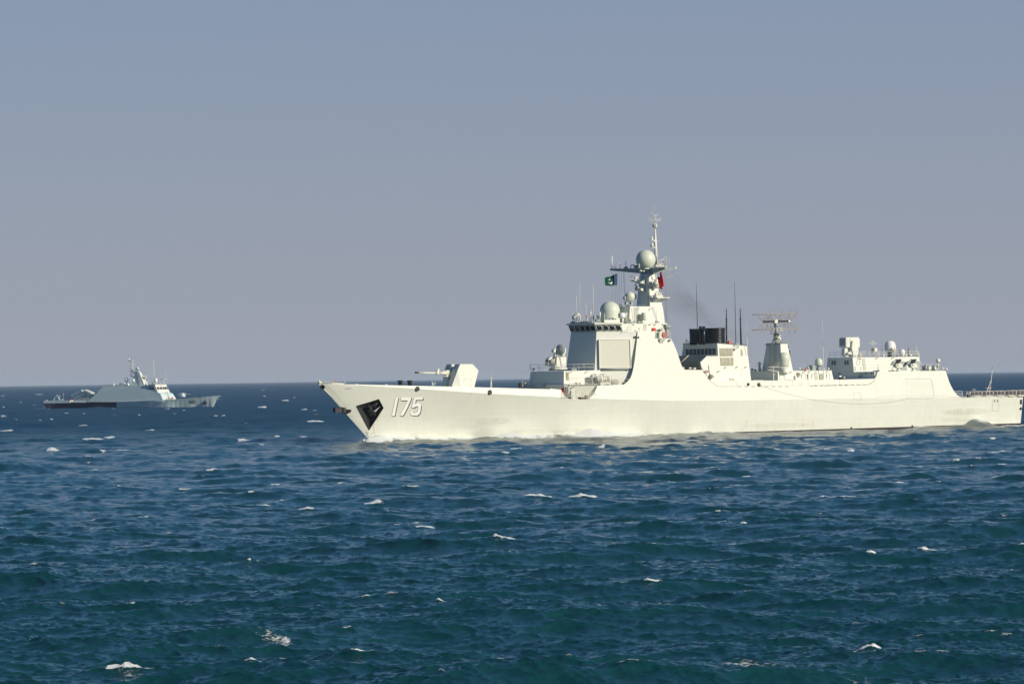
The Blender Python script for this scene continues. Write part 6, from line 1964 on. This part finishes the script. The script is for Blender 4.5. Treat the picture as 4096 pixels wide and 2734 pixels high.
# gun on the foredeck
bon('deck_gun', M['boat_side'], lambda mb: mb.lathe(gb_(1795,540,0),[(1.2,-.3),(1.15,.6),(.9,1.2),(.4,1.45)],12), bbox(1775,520,(1.3,1.5,1.2)), bpost(1820,516,1888,518,.09,r1=.06), bball(1805,516,.42), bball(1825,516,.35))
bon('bridge_fittings', M['boat_side'], *[bbox(x,y,(.5,.5,.25),0.0) for x,y in ((1600,490),(1620,505),(1640,530),(1610,520))], bpost(1640,560,1610,480,.1))
bon('red_marker', M['red'], bball(1628,562,.42,2.2), bball(1672,560,.42,-1.4))
bon('hull_port', M['black'], *[(lambda mb, x=x, y=y: mb.ball(bhull(x,y,.0), .2, 1, 8)) for x, y in ((1738,566),(2002,548))])
anb = MB().ball(bhull(2062,610,-.1), .85, 1.0, 14)
anb.build('anchor', M['boat_navy'], boat)
# its number
def seg7(ch):
    S_ = {'1': [((.5,0),(.5,1)), ((.5,1),(.25,.82))], '0': [((.1,.12),(.1,.88)),((.1,.88),(.3,1)),((.3,1),(.6,1)),((.6,1),(.8,.88)),((.8,.88),(.8,.12)),((.8,.12),(.6,0)),((.6,0),(.3,0)),((.3,0),(.1,.12))],
          '3': [((.1,.9),(.3,1)),((.3,1),(.65,1)),((.65,1),(.8,.85)),((.8,.85),(.8,.65)),((.8,.65),(.6,.52)),((.6,.52),(.35,.52)),((.6,.52),(.8,.38)),((.8,.38),(.8,.15)),((.8,.15),(.65,0)),((.65,0),(.3,0)),((.3,0),(.1,.12))]}
    return S_[ch]
for i, ch in enumerate('1013'):
    mb = MB()
    for (xa, ya), (xb, yb) in seg7(ch):
        xo = 1869 + i * 17.5
        mb.tube(bhull(xo + xa * 16, 619 - ya * 29, .04), bhull(xo + xb * 16, 619 - yb * 29, .04), .06, n=5)
    mb.build('numeral', M['boat_navy'], boat)
# guard rail lines
mb = MB()
for (xa, ya, xb, yb, t) in ((860,422,1100,416,3.9),(700,584,520,586,5.4)):
    a_, b_ = gb_(xa,ya,t), gb_(xb,yb,t)
    for z in (.4, .8): mb.tube(a_ + Vector((0,0,z)), b_ + Vector((0,0,z)), .03, n=4)
    for i in range(10):
        p = a_.lerp(b_, i / 9.); mb.tube(p, p + Vector((0,0,.8)), .03, n=4)
mb.build('guard_rail', M['boat_white'], boat)

# ================================================================== THE SEA
def ocean_tile(L, N, lo, hi, seed, wdir, spread, rms, chop=0.9):
    """periodic patch of wind sea, wavelengths lo..hi metres: height and horizontal pull"""
    rng = np.random.default_rng(seed)
    k1 = 2 * np.pi * np.fft.fftfreq(N, L / N)
    kx, ky = np.meshgrid(k1, k1, indexing='ij')
    k = np.hypot(kx, ky); k[0, 0] = 1e-6
    lam = 2 * np.pi / k
    kp = 2 * np.pi / 34.0
    S = np.exp(-1.25 * (kp / k) ** 2) / k ** 3.85
    ang = np.arctan2(ky, kx) - wdir
    D = np.where(np.cos(ang) > 0, np.abs(np.cos(ang)) ** spread, 0.04 * np.abs(np.cos(ang)) ** 2)
    band = 1 / (1 + np.exp(-(lam - lo) / (lo * .08))) / (1 + np.exp((lam - hi) / (hi * .08)))
    amp = np.sqrt(S * D * band)
    h = (rng.normal(size=k.shape) + 1j * rng.normal(size=k.shape)) * amp
    h[0, 0] = 0
    z = np.real(np.fft.ifft2(h)); s = rms / z.std()
    dx = np.real(np.fft.ifft2(1j * kx / k * h)) * s * chop
    dy = np.real(np.fft.ifft2(1j * ky / k * h)) * s * chop
    return (z * s).astype(np.float32), dx.astype(np.float32), dy.astype(np.float32), L, N
def samp(tile, x, y):
    z, dx, dy, L, N = tile
    u = (x / L * N) % N; v = (y / L * N) % N
    i0 = np.floor(u).astype(int); j0 = np.floor(v).astype(int)
    fu = (u - i0); fv = (v - j0)
    i0 %= N; j0 %= N; i1 = (i0 + 1) % N; j1 = (j0 + 1) % N
    out = []
    for a in (z, dx, dy):
        out.append(a[i0, j0] * (1 - fu) * (1 - fv) + a[i1, j0] * fu * (1 - fv) + a[i0, j1] * (1 - fu) * fv + a[i1, j1] * fu * fv)
    return out
WD = R(262)
bands = [ocean_tile(620, 512, 12, 90, 11, WD, 2.2, 0.225, 1.35), ocean_tile(173, 512, 3.2, 12, 12, WD, 2.0, 0.120, 1.3),
         ocean_tile(41, 512, .8, 3.2, 13, WD, 1.3, 0.048, 1.3), ocean_tile(11.3, 256, .22, .8, 14, WD, 1.1, 0.0200, 1.1)]
def sst(x, a, b):
    t = np.clip((x - a) / (b - a), 0, 1); return t * t * (3 - 2 * t)
NR, NA = 2000, 1200
rmin, rmax = 88.0, 14000.0
inv = np.linspace(1 / rmin, 1 / rmax, NR)
rr_main = 1 / inv
rr_in = np.linspace(2.0, rmin, 150)[:-1]
rr_far = np.array([20000.0, 32000.0, 50000.0])
rads = np.concatenate([rr_in, rr_main, rr_far])
half = R(9.6)
az_m = np.linspace(-half, half, NA)
az_s = 1.02 ** np.arange(1, 266) - 1
az_s = half + (math.pi - half) * az_s / az_s[-1]
azs = np.concatenate([-az_s[::-1], az_m, az_s])
az0 = math.pi / 2
RRr, AZ = np.meshgrid(rads, azs, indexing='ij')
PX = (RRr * np.sin(AZ)).astype(np.float64); PY = (RRr * np.cos(AZ)).astype(np.float64)
in_main = (np.abs(AZ) <= half + 1e-6)
side = 1.0
ds_ = np.maximum(np.abs(np.gradient(azs))[None, :] * RRr, np.gradient(rads)[:, None] * .12)
dr_in = np.where(RRr < rmin, 0.6, 0.0)
ds_ = np.maximum(ds_, dr_in)
fade = [1 - sst(RRr, 3500, 9000) * .8, 1 - sst(RRr, 1000, 3500), 1 - sst(RRr, 400, 1500), 1 - sst(RRr, 200, 520)]
fade = [f_ * (1 - sst(ds_, .3 * l_, 1.1 * l_)) for f_, l_ in zip(fade, (12.0, 3.2, .8, .3))]
H = np.zeros_like(PX); DX = np.zeros_like(PX); DY = np.zeros_like(PX)
B1z = None
for b, f in zip(bands, fade):
    z, dx, dy = samp(b, PX, PY)
    f = f * side
    H += z * f; DX += dx * f; DY += dy * f
    if B1z is None: B1z = z
foam = np.zeros_like(PX, dtype=np.float32)
spray_h = np.zeros_like(PX)
lin = np.zeros(1)
def idx_r(r):
    r = min(max(r, rmin), rmax)
    return len(rr_in) + int((1 / rmin - 1 / r) / (1 / rmin - 1 / rmax) * (NR - 1))
def idx_a(a):
    return len(az_s) + int((a + half) / (2 * half) * (NA - 1))
rngw = np.random.default_rng(5)
def pix_ground(u, v):
    d = CM.to_3x3() @ Vector((u - 2048.0, 1367.0 - v, -FPX))
    k = -CAMH / d.z
    return d.x * k, d.y * k
def cap(x, y, length, width, amt, snap=True, lift=0.3, tilt=0.0):
    """a breaking crest: foam laid along a wave crest, thin ahead and trailing behind"""
    r = math.hypot(x, y); a = math.atan2(x, y)
    if abs(a) > half * .99 or r < rmin * 1.01: return
    if snap and r < 1500:
        i0, i1 = idx_r(r - 5 - r * .012), idx_r(r + 5 + r * .012) + 1
        j = min(max(idx_a(a), 0), len(azs) - 1)
        col = H[i0:i1, j]
        if len(col) > 1:
            r = float(rads[i0 + int(np.argmax(col))])
    x = r * math.sin(a); y = r * math.cos(a)
    dr = r * r * (1 / rmin - 1 / rmax) / NR
    w = max(width, dr * 1.1)
    i0, i1 = idx_r(r - 3.2 * w), idx_r(r + 3.2 * w) + 2
    j0, j1 = idx_a(a - length / r), idx_a(a + length / r) + 2
    i0 = max(i0, 0); j0 = max(j0, 0); j1 = min(j1, len(azs))
    X = PX[i0:i1, j0:j1] - x; Y = PY[i0:i1, j0:j1] - y
    ca, sa = math.cos(a), math.sin(a)
    U = X * ca - Y * sa + 0.0; V = X * sa + Y * ca
    V = V - tilt * U - .25 * w * np.sin(U * 1.9 / max(length * .2, .3) + x)
    un = U / (length * .5) * (1 if math.sin(x * 3.1 + y) > -.4 else -1)
    g = np.clip(1 - np.abs(un) ** 2.2, 0, 1)
    g = g * (.84 + .16 * np.sin(U * 7.0 / max(length, .5) * 2.2 + y * 2.0) * np.sin(U * 3.1 / max(length, .5) * 2.0 + x))
    w = w * np.clip(1.2 - .6 * un, .40, 1.8)
    # sharper on the near face, trailing behind the crest
    pr = np.where(V < 0, np.exp(-(V / (w * .45)) ** 2), np.exp(-(V / (w * .9)) ** 2))
    m = g * pr
    foam[i0:i1, j0:j1] = np.maximum(foam[i0:i1, j0:j1], (m * amt).astype(np.float32))
    lift = lift * .9
    if lift: H[i0:i1, j0:j1] += lift * g * np.exp(-((V - .1 * w) / (w * 1.1)) ** 2)

# whitecaps the photograph shows, as (x, y) in the 2349 px view, crest length in the same units, strength
K_ = 4096 / 2349.
caps = [(725,969,36,1),(212,1010,40,1),(250,1007,26,.8),(118,1037,24,.9),(15,991,28,.7),(190,979,22,.7),(340,988,20,.6),(635,1001,12,.9),(700,1003,22,.7),
 (480,1090,18,.9),(205,1055,26,.6),(213,1083,24,.7),(500,1139,20,.6),(570,1146,14,.8),(705,1163,34,.8),(850,1162,40,.6),(1238,1143,60,1.3),(1345,1152,64,1.0),
 (1180,1030,26,.6),(1160,1045,20,.7),(1780,1030,26,.8),(1957,1036,18,.8),(2290,1042,50,.6),(1945,1170,84,.85),(2280,1010,18,.7),(1100,1247,34,1.2),(1162,1254,58,1.0),
 (970,1223,50,.6),(905,1222,16,.6),(570,1305,14,.7),(400,1229,22,.7),(2118,1281,48,.9),(2000,1277,22,.9),(1500,1358,36,.9),(835,1377,14,.7),(1010,1396,34,.8),(292,1531,84,1.2),
 (572,1522,38,1.1),(985,1480,26,.8),(1045,1490,36,.6),(1966,1536,74,1.5),(820,1528,80,.5),(1950,1441,24,.6),(2270,1500,40,.4),(1636,1430,16,.5),(2190,1062,20,.6),(1555,1087,16,.6),
 (1700,1225,14,.7),(420,1136,30,.6),(930,1037,40,.45),(600,935,20,.8),(655,918,16,.8),(90,905,18,.8),(30,1040,20,.5),(330,1195,40,.4),(180,1150,40,.35),(2350,1270,30,.5),(1290,1080,16,.5),(1080,1025,14,.6),(2090,1075,14,.5),(1640,1175,26,.4),(75,1290,26,.5)]
for (u, v, ln, am) in caps:
    x, y = pix_ground(u * K_, v * K_)
    r = math.hypot(x, y)
    L_m = 1.35 * ln * K_ * r / FPX
    cap(x, y, L_m, max(.14, L_m * (.09 if am < .9 else .14)), am * 1.6, True, max(.05, L_m * (.06 if am < .9 else .085)), tilt=-.12)
# patches of lacy spent foam
for (u, v, ln, wd, am) in ((390,1157,110,9,.5),(1740,1524,230,12,.62),(655,1468,130,14,.5),(1660,1395,120,8,.35),(340,1177,90,5,.4),(620,1210,70,5,.25),(1500,1550,160,10,.35),(210,1215,50,4,.4),(1000,1175,90,4,.3),(1250,1165,90,5,.4),(1180,1262,110,6,.4),(1990,1545,110,10,.45),(290,1540,120,8,.4),(2300,1182,80,5,.35),(900,1170,80,4,.3),(60,1480,120,8,.3)):
    x, y = pix_ground(u * K_, v * K_)
    r = math.hypot(x, y)
    L_m = ln * K_ * r / FPX; wm = wd * K_ * r * r / (FPX * CAMH)
    cap(x, y, L_m, wm * .5, am * .8, False, 0.0, tilt=-.3)
# scattered breakers farther off
for i in range(1150):
    r = 1 / rngw.uniform(1 / 6500., 1 / 330.)
    if r < 1200 and rngw.random() < .92: continue
    a = rngw.uniform(-half, half)
    am = rngw.uniform(.45, 1.0)
    ln = rngw.uniform(.7, 2.4) * (1 + r / 2600.) * (.4 + am * .9)
    cap(r * math.sin(a), r * math.cos(a), ln, rngw.uniform(.3, .8) * (1 + r / 1500.), am, True, .07 if r < 1500 else .2, tilt=rngw.uniform(-.3, .1))
for i in range(420):
    r = 1 / rngw.uniform(1 / 500., 1 / 95.)
    a = rngw.uniform(-half, half)
    cap(r * math.sin(a), r * math.cos(a), rngw.uniform(.4, 1.8), rngw.uniform(.08, .25), rngw.uniform(.2, .62), True, .0, tilt=rngw.uniform(-.3, .1))

# along the destroyer's waterline: bow wave, broken water on the side, stern wake
ca, sa = math.cos(THETA), math.sin(THETA)
sx, sy = PX + 24.7, PY - 708.3
SS = sx * ca + sy * sa
TT = -(-sx * sa + sy * ca)
near = (SS > -15) & (SS < 185) & (np.abs(TT) < 40)
Wt = np.interp(SS[near], np.linspace(-11, 150, 60), [WB(s) for s in np.linspace(-11, 150, 60)])
dd_ = np.abs(TT[near]) - Wt
s_ = SS[near]; t_ = TT[near]
fx_ = 0.5 + 0.5 * np.sin(s_ * .9 + 1.3 * np.sin(s_ * .31)) * np.sin(s_ * .23 + 2.0)
inten = np.interp(s_, [0, 8, 22], [1.2, 1.0, .62]) * np.interp(s_, [-3, -1.5, 1, 6, 12, 18, 24, 32, 38, 44, 52, 60, 80, 100, 120, 146, 150], [0, .9, 1.3, 1.1, .95, .75, .35, .8, 1.1, .9, 1.0, .7, .55, .45, .55, .7, .9])
wid = np.interp(s_, [-2, 2, 8, 14, 22, 30, 38, 46, 60, 150], [.9, 1.8, 1.3, .8, .5, 1.2, 2.8, 2.2, 1.3, 1.0]) * (.55 + .75 * fx_)
g = np.exp(-(np.clip(dd_, 0, None) / wid) ** 2) * inten * (.45 + .8 * fx_) * (s_ < 149) * (dd_ > -2)
# detached bow-wave crest sheering away from the side
dcr = np.interp(s_, [0, 10, 25, 45, 80], [.4, 2.2, 4.4, 6.5, 10]) 
g2 = np.exp(-((dd_ - dcr) / .8) ** 2) * np.interp(s_, [0, 4, 30, 60, 80], [0, .5, .42, .25, 0]) * fx_
# wake behind the stern
wk = (s_ >= 145)
gw = np.where(wk, np.exp(-((np.abs(t_) - 3.5) / 4.5) ** 4) * np.clip(1.15 - (s_ - 146) / 60, .2, 1) * (.6 + .5 * fx_), 0)
fm_ = foam[near]
foam[near] = np.maximum(np.maximum(fm_, g), np.maximum(g2, gw)).astype(np.float32)
Hn = H[near]
calm = np.exp(-(np.clip(dd_, 0, None) / 6.0) ** 2)
Hn = Hn * (1 - .45 * calm)
Hn += 0.45 * np.exp(-(np.clip(dd_, 0, None) / 1.6) ** 2) * np.interp(s_, [-3, 0, 4, 10, 20, 200], [0, .55, 1.1, .5, .15, 0])
# the humped wave standing near the quarter
Hn += 1.7 * np.exp(-((s_ - 133.5) / 3.0) ** 2) * np.exp(-((dd_ - 2.2) / 3.2) ** 2)
Hn += .55 * np.exp(-((s_ - 44) / 4.5) ** 2) * np.exp(-((dd_ - 2.5) / 3.2) ** 2) + .35 * np.exp(-((s_ - 70) / 7) ** 2) * np.exp(-((dd_ - 2) / 3) ** 2)
Hn -= .25 * np.exp(-((s_ - 100) / 14) ** 2) * calm
fpatch = np.zeros_like(Hn)
for (s0, ls, d0, h0, f0) in ((.8, 2.2, .6, .55, 1.5), (5.0, 2.6, 1.0, .45, 1.25), (10.5, 3.0, 1.3, .35, 1.0), (16.5, 2.2, 1.2, .30, .9), (26.5, 5.0, 3.2, .75, 1.25), (32, 3.0, 2.2, .35, .7), (41.5, 4.6, 2.6, .85, 1.3), (50, 3.4, 1.6, .4, .9),
                           (58, 3.0, 1.2, .3, .6), (67, 3.5, 1.3, .3, .75), (74, 2.5, 1.0, .22, .7), (86, 4.0, 1.2, .22, .6), (97, 3, 1.0, .2, .5), (108, 3.5, 1.0, .2, .55), (117, 4.0, 1.4, .35, .7), (126, 3.5, 1.6, .45, .7), (142, 5.0, 1.2, .3, .8)):
    e_ = np.exp(-((s_ - s0) / ls) ** 2)
    h0 *= 1.5 if s0 < 55 else 1.0; f0 *= 1.4 if s0 < 55 else .9
    Hn += h0 * e_ * np.exp(-((dd_ - d0) / 1.5) ** 2)
    fpatch = np.maximum(fpatch, f0 * np.exp(-(np.abs(s_ - s0) / (ls * 1.05)) ** 3) * np.exp(-((dd_ - d0 - .5) / 2.1) ** 2))
foam[near] = np.maximum(foam[near], fpatch * (.55 + .45 * np.clip(np.sin(s_ * 2.1) * np.sin(s_ * .83 + dd_ * 1.4) + .6, 0, 1))).astype(np.float32)
H[near] = Hn
fadd = (.6 * np.exp(-((s_ - 133.8) / 2.2) ** 2) * np.exp(-((dd_ - 2.6) / 1.2) ** 2) + .5 * np.exp(-((s_ - 140) / 7) ** 2) * np.exp(-((dd_ - 1.5) / 1.0) ** 2) + .5 * np.exp(-((s_ - 119) / 6) ** 2) * np.exp(-((dd_ - 1.5) / .9) ** 2))
foam[near] = np.maximum(foam[near], fadd).astype(np.float32)
# same for the patrol boat
cb_, sb_ = math.cos(BANG), math.sin(BANG)
bx, by = PX - Ob.x, PY - Ob.y
BS = -(bx * cb_ + by * sb_); BT = -(-bx * sb_ + by * cb_)
nb = (BS > -6) & (BS < LB + 60) & (np.abs(BT) < 16)
s_ = BS[nb]; t_ = np.abs(BT[nb])
wB = np.interp(s_, [0, 20, 40, LB], [.2, 3.6, 5.0, 5.2])
g = np.exp(-(np.clip(t_ - wB, 0, None) / 1.5) ** 2) * np.interp(s_, [-3, 0, 12, 30, LB, LB + 5], [0, .9, .8, .25, .4, 0]) * (.55 + .45 * np.sin(s_ * .7))
gw = np.where(s_ > LB, np.exp(-(t_ / 6) ** 4) * np.clip(1 - (s_ - LB) / 45, 0, 1) * .8, 0)
foam[nb] = np.maximum(foam[nb], np.maximum(g, gw)).astype(np.float32)

# broken water stands up in small clumps
zc4 = samp(bands[3], PX, PY)[0]; zc3 = samp(bands[2], PX, PY)[0]
H += np.clip(foam - .25, 0, 1) * (zc4 * 1.6 + zc3 * .3) * np.clip(260 / np.maximum(RRr, 1), .35, 1)
n_r, n_a = PX.shape
co = np.empty((n_r * n_a, 3), np.float32)
co[:, 0] = (PX + DX).ravel(); co[:, 1] = (PY + DY).ravel(); co[:, 2] = H.ravel()
me = bpy.data.meshes.new('sea')
me.vertices.add(len(co)); me.vertices.foreach_set('co', co.ravel())
ii, jj = np.meshgrid(np.arange(n_r - 1), np.arange(n_a - 1), indexing='ij')
q = np.stack([ii * n_a + jj, ii * n_a + jj + 1, (ii + 1) * n_a + jj + 1, (ii + 1) * n_a + jj], -1).reshape(-1, 4)[:, ::-1].astype(np.int32)
nq = len(q)
me.loops.add(nq * 4); me.loops.foreach_set('vertex_index', q.ravel())
me.polygons.add(nq); me.polygons.foreach_set('loop_start', np.arange(0, nq * 4, 4, dtype=np.int32))
me.polygons.foreach_set('use_smooth', np.ones(nq, bool))
at_ = me.attributes.new('foam', 'FLOAT', 'POINT'); at_.data.foreach_set('value', foam.ravel())
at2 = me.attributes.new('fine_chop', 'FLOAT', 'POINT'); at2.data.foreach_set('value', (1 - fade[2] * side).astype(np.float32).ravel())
me.update(calc_edges=True)
sea = bpy.data.objects.new('sea', me); C.objects.link(sea)
tag(sea, 'choppy deep teal sea with scattered whitecaps reaching the horizon', 'sea', kind='structure')

def sea_mat():
    k = NT('sea_water')
    geo = k.n('ShaderNodeNewGeometry')
    a = k.n('ShaderNodeAttribute'); a.attribute_name = 'foam'
    fo_ = a.outputs['Fac']
    def mapped(sc, rot=0.0):
        mp = k.n('ShaderNodeMapping'); mp.inputs['Scale'].default_value = sc; mp.inputs['Rotation'].default_value = (0, 0, rot)
        k.link(geo.outputs['Position'], mp.inputs[0]); return mp.outputs[0]
    # base colour: teal body with large slow patches, greener where crests are thin
    n_big = k.noise(mapped((.010, .022, .02)), 1.0, 3.0)
    sepz = k.n('ShaderNodeSeparateXYZ'); k.link(geo.outputs['Position'], sepz.inputs[0])
    crest = k.smooth(sepz.outputs[2], .1, 1.1)
    body = k.mix(n_big, (.0045, .040, .048), (.0062, .049, .057))
    body = k.mix(k.math('MULTIPLY', crest, .15), body, (.006, .060, .066))
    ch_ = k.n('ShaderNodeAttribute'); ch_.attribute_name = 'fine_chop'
    body = k.mix(k.math('MULTIPLY', ch_.outputs['Fac'], .8), body, (.005, .046, .098))  # far water body tinted bluer, standing in for reflected sky
    k.link(body, k.b.inputs['Base Color'])
    k.link(k.math('ADD', .09, k.math('MULTIPLY', ch_.outputs['Fac'], .30)), k.b.inputs['Roughness'])
    k.link(k.math('SUBTRACT', .5, k.math('MULTIPLY', ch_.outputs['Fac'], .22)), k.b.inputs['Specular IOR Level'])
    k.b.inputs['IOR'].default_value = 1.333
    k.b.inputs['Roughness'].default_value = .09
    bp = k.n('ShaderNodeBump'); bp.inputs['Strength'].default_value = 1.0; bp.inputs['Distance'].default_value = 1.0
    n1 = k.noise(mapped((.50, 1.1, 1)), 1.0, 6.0, .62, .3)
    n2 = k.noise(mapped((3.2, 7.0, 3)), 1.0, 5.0, .6, .4)
    hgt = k.math('ADD', k.math('MULTIPLY', n1, k.math('ADD', .05, k.math('MULTIPLY', ch_.outputs['Fac'], .60))), k.math('MULTIPLY', n2, .022))
    k.link(hgt, bp.inputs['Height']); k.link(bp.outputs[0], k.b.inputs['Normal'])
    # foam
    fb = k.n('ShaderNodeBsdfPrincipled')
    fb.inputs['Base Color'].default_value = (.80, .83, .82, 1); fb.inputs['Roughness'].default_value = .8
    lace = k.noise(mapped((1.4, 2.4, 2.0)), 1.0, 8.0, .72, 1.2)
    lace2 = k.noise(mapped((5.5, 9.0, 6.0)), 1.0, 6.0, .7, .6)
    nz = k.math('ADD', k.math('MULTIPLY', lace, .62), k.math('MULTIPLY', lace2, .38))
    f = k.smooth(k.math('ADD', k.math('MULTIPLY', fo_, 1.15), k.math('MULTIPLY', k.math('SUBTRACT', nz, .5), 2.5)), .36, .58)
    f = k.math('MULTIPLY', f, k.smooth(fo_, .06, .22))
    b2 = k.n('ShaderNodeBump'); b2.inputs['Strength'].default_value = .7; b2.inputs['Distance'].default_value = .25
    k.link(nz, b2.inputs['Height']); k.link(b2.outputs[0], fb.inputs['Normal'])
    ms = k.n('ShaderNodeMixShader')
    k.link(f, ms.inputs[0]); k.link(k.b.outputs[0], ms.inputs[1]); k.link(fb.outputs[0], ms.inputs[2])
    k.link(ms.outputs[0], k.out.inputs['Surface'])
    return k.m
me.materials.append(sea_mat())

# spray thrown up at the stem
sp = MB()
rs_ = random.Random(9)
for i in range(900):
    u = rs_.random() ** 1.3
    s0 = rs_.gauss(-.6 + 5.5 * u, .8)
    t0 = (WB(max(s0, 0)) + abs(rs_.gauss(0, .45)) + .15) * rs_.choice((1, 1, 1, -1))
    z0 = abs(rs_.gauss(0, 1)) * (1.0 * (1 - u) + .22) + .25
    r0_ = rs_.uniform(.02, .075) * (1.25 - .2 * z0)
    if r0_ <= .02: continue
    c_ = Vector((s0, -t0, z0))
    # little ragged tetra drops
    vs = [c_ + Vector((rs_.gauss(0, r0_), rs_.gauss(0, r0_), rs_.gauss(0, r0_ * 1.3))) for _ in range(4)]
    sp.add(vs, [(0, 1, 2), (0, 3, 1), (1, 3, 2), (2, 3, 0)])
M['spray'] = paint('white_spray', (.82, .85, .85), .7, .02)
so_ = sp.build('bow_spray', M['spray'], None, Vector((-24.7, 708.3, 0)))
so_.rotation_euler = (0, 0, THETA)
tag(so_, 'white spray thrown up where the destroyer stem cuts the water', 'spray', kind='stuff')

# ------------------------------------------------------------------ thin sea haze over the whole scene
hz_ = MB().box((0, 0, 29.0), (104000, 104000, 66.0))
hk = NT('sea_haze')
hk.t.nodes.remove(hk.b)
hv = hk.n('ShaderNodeVolumePrincipled')
hv.inputs['Color'].default_value = (.72, .84, 1.0, 1)
hv.inputs['Density'].default_value = 2.6e-5
hk.link(hv.outputs[0], hk.out.inputs['Volume'])
ho_ = hz_.build('haze', hk.m, None, fixn=False)
tag(ho_, 'thin pale sea haze softening the horizon and the far patrol boat', 'haze', kind='stuff')

# ------------------------------------------------------------------ keep every tree to thing > part > sub-part
def depth(o):
    d = 0
    while o.parent: o = o.parent; d += 1
    return d
for o in list(C.objects):
    while depth(o) > 2:
        o.parent = o.parent.parent
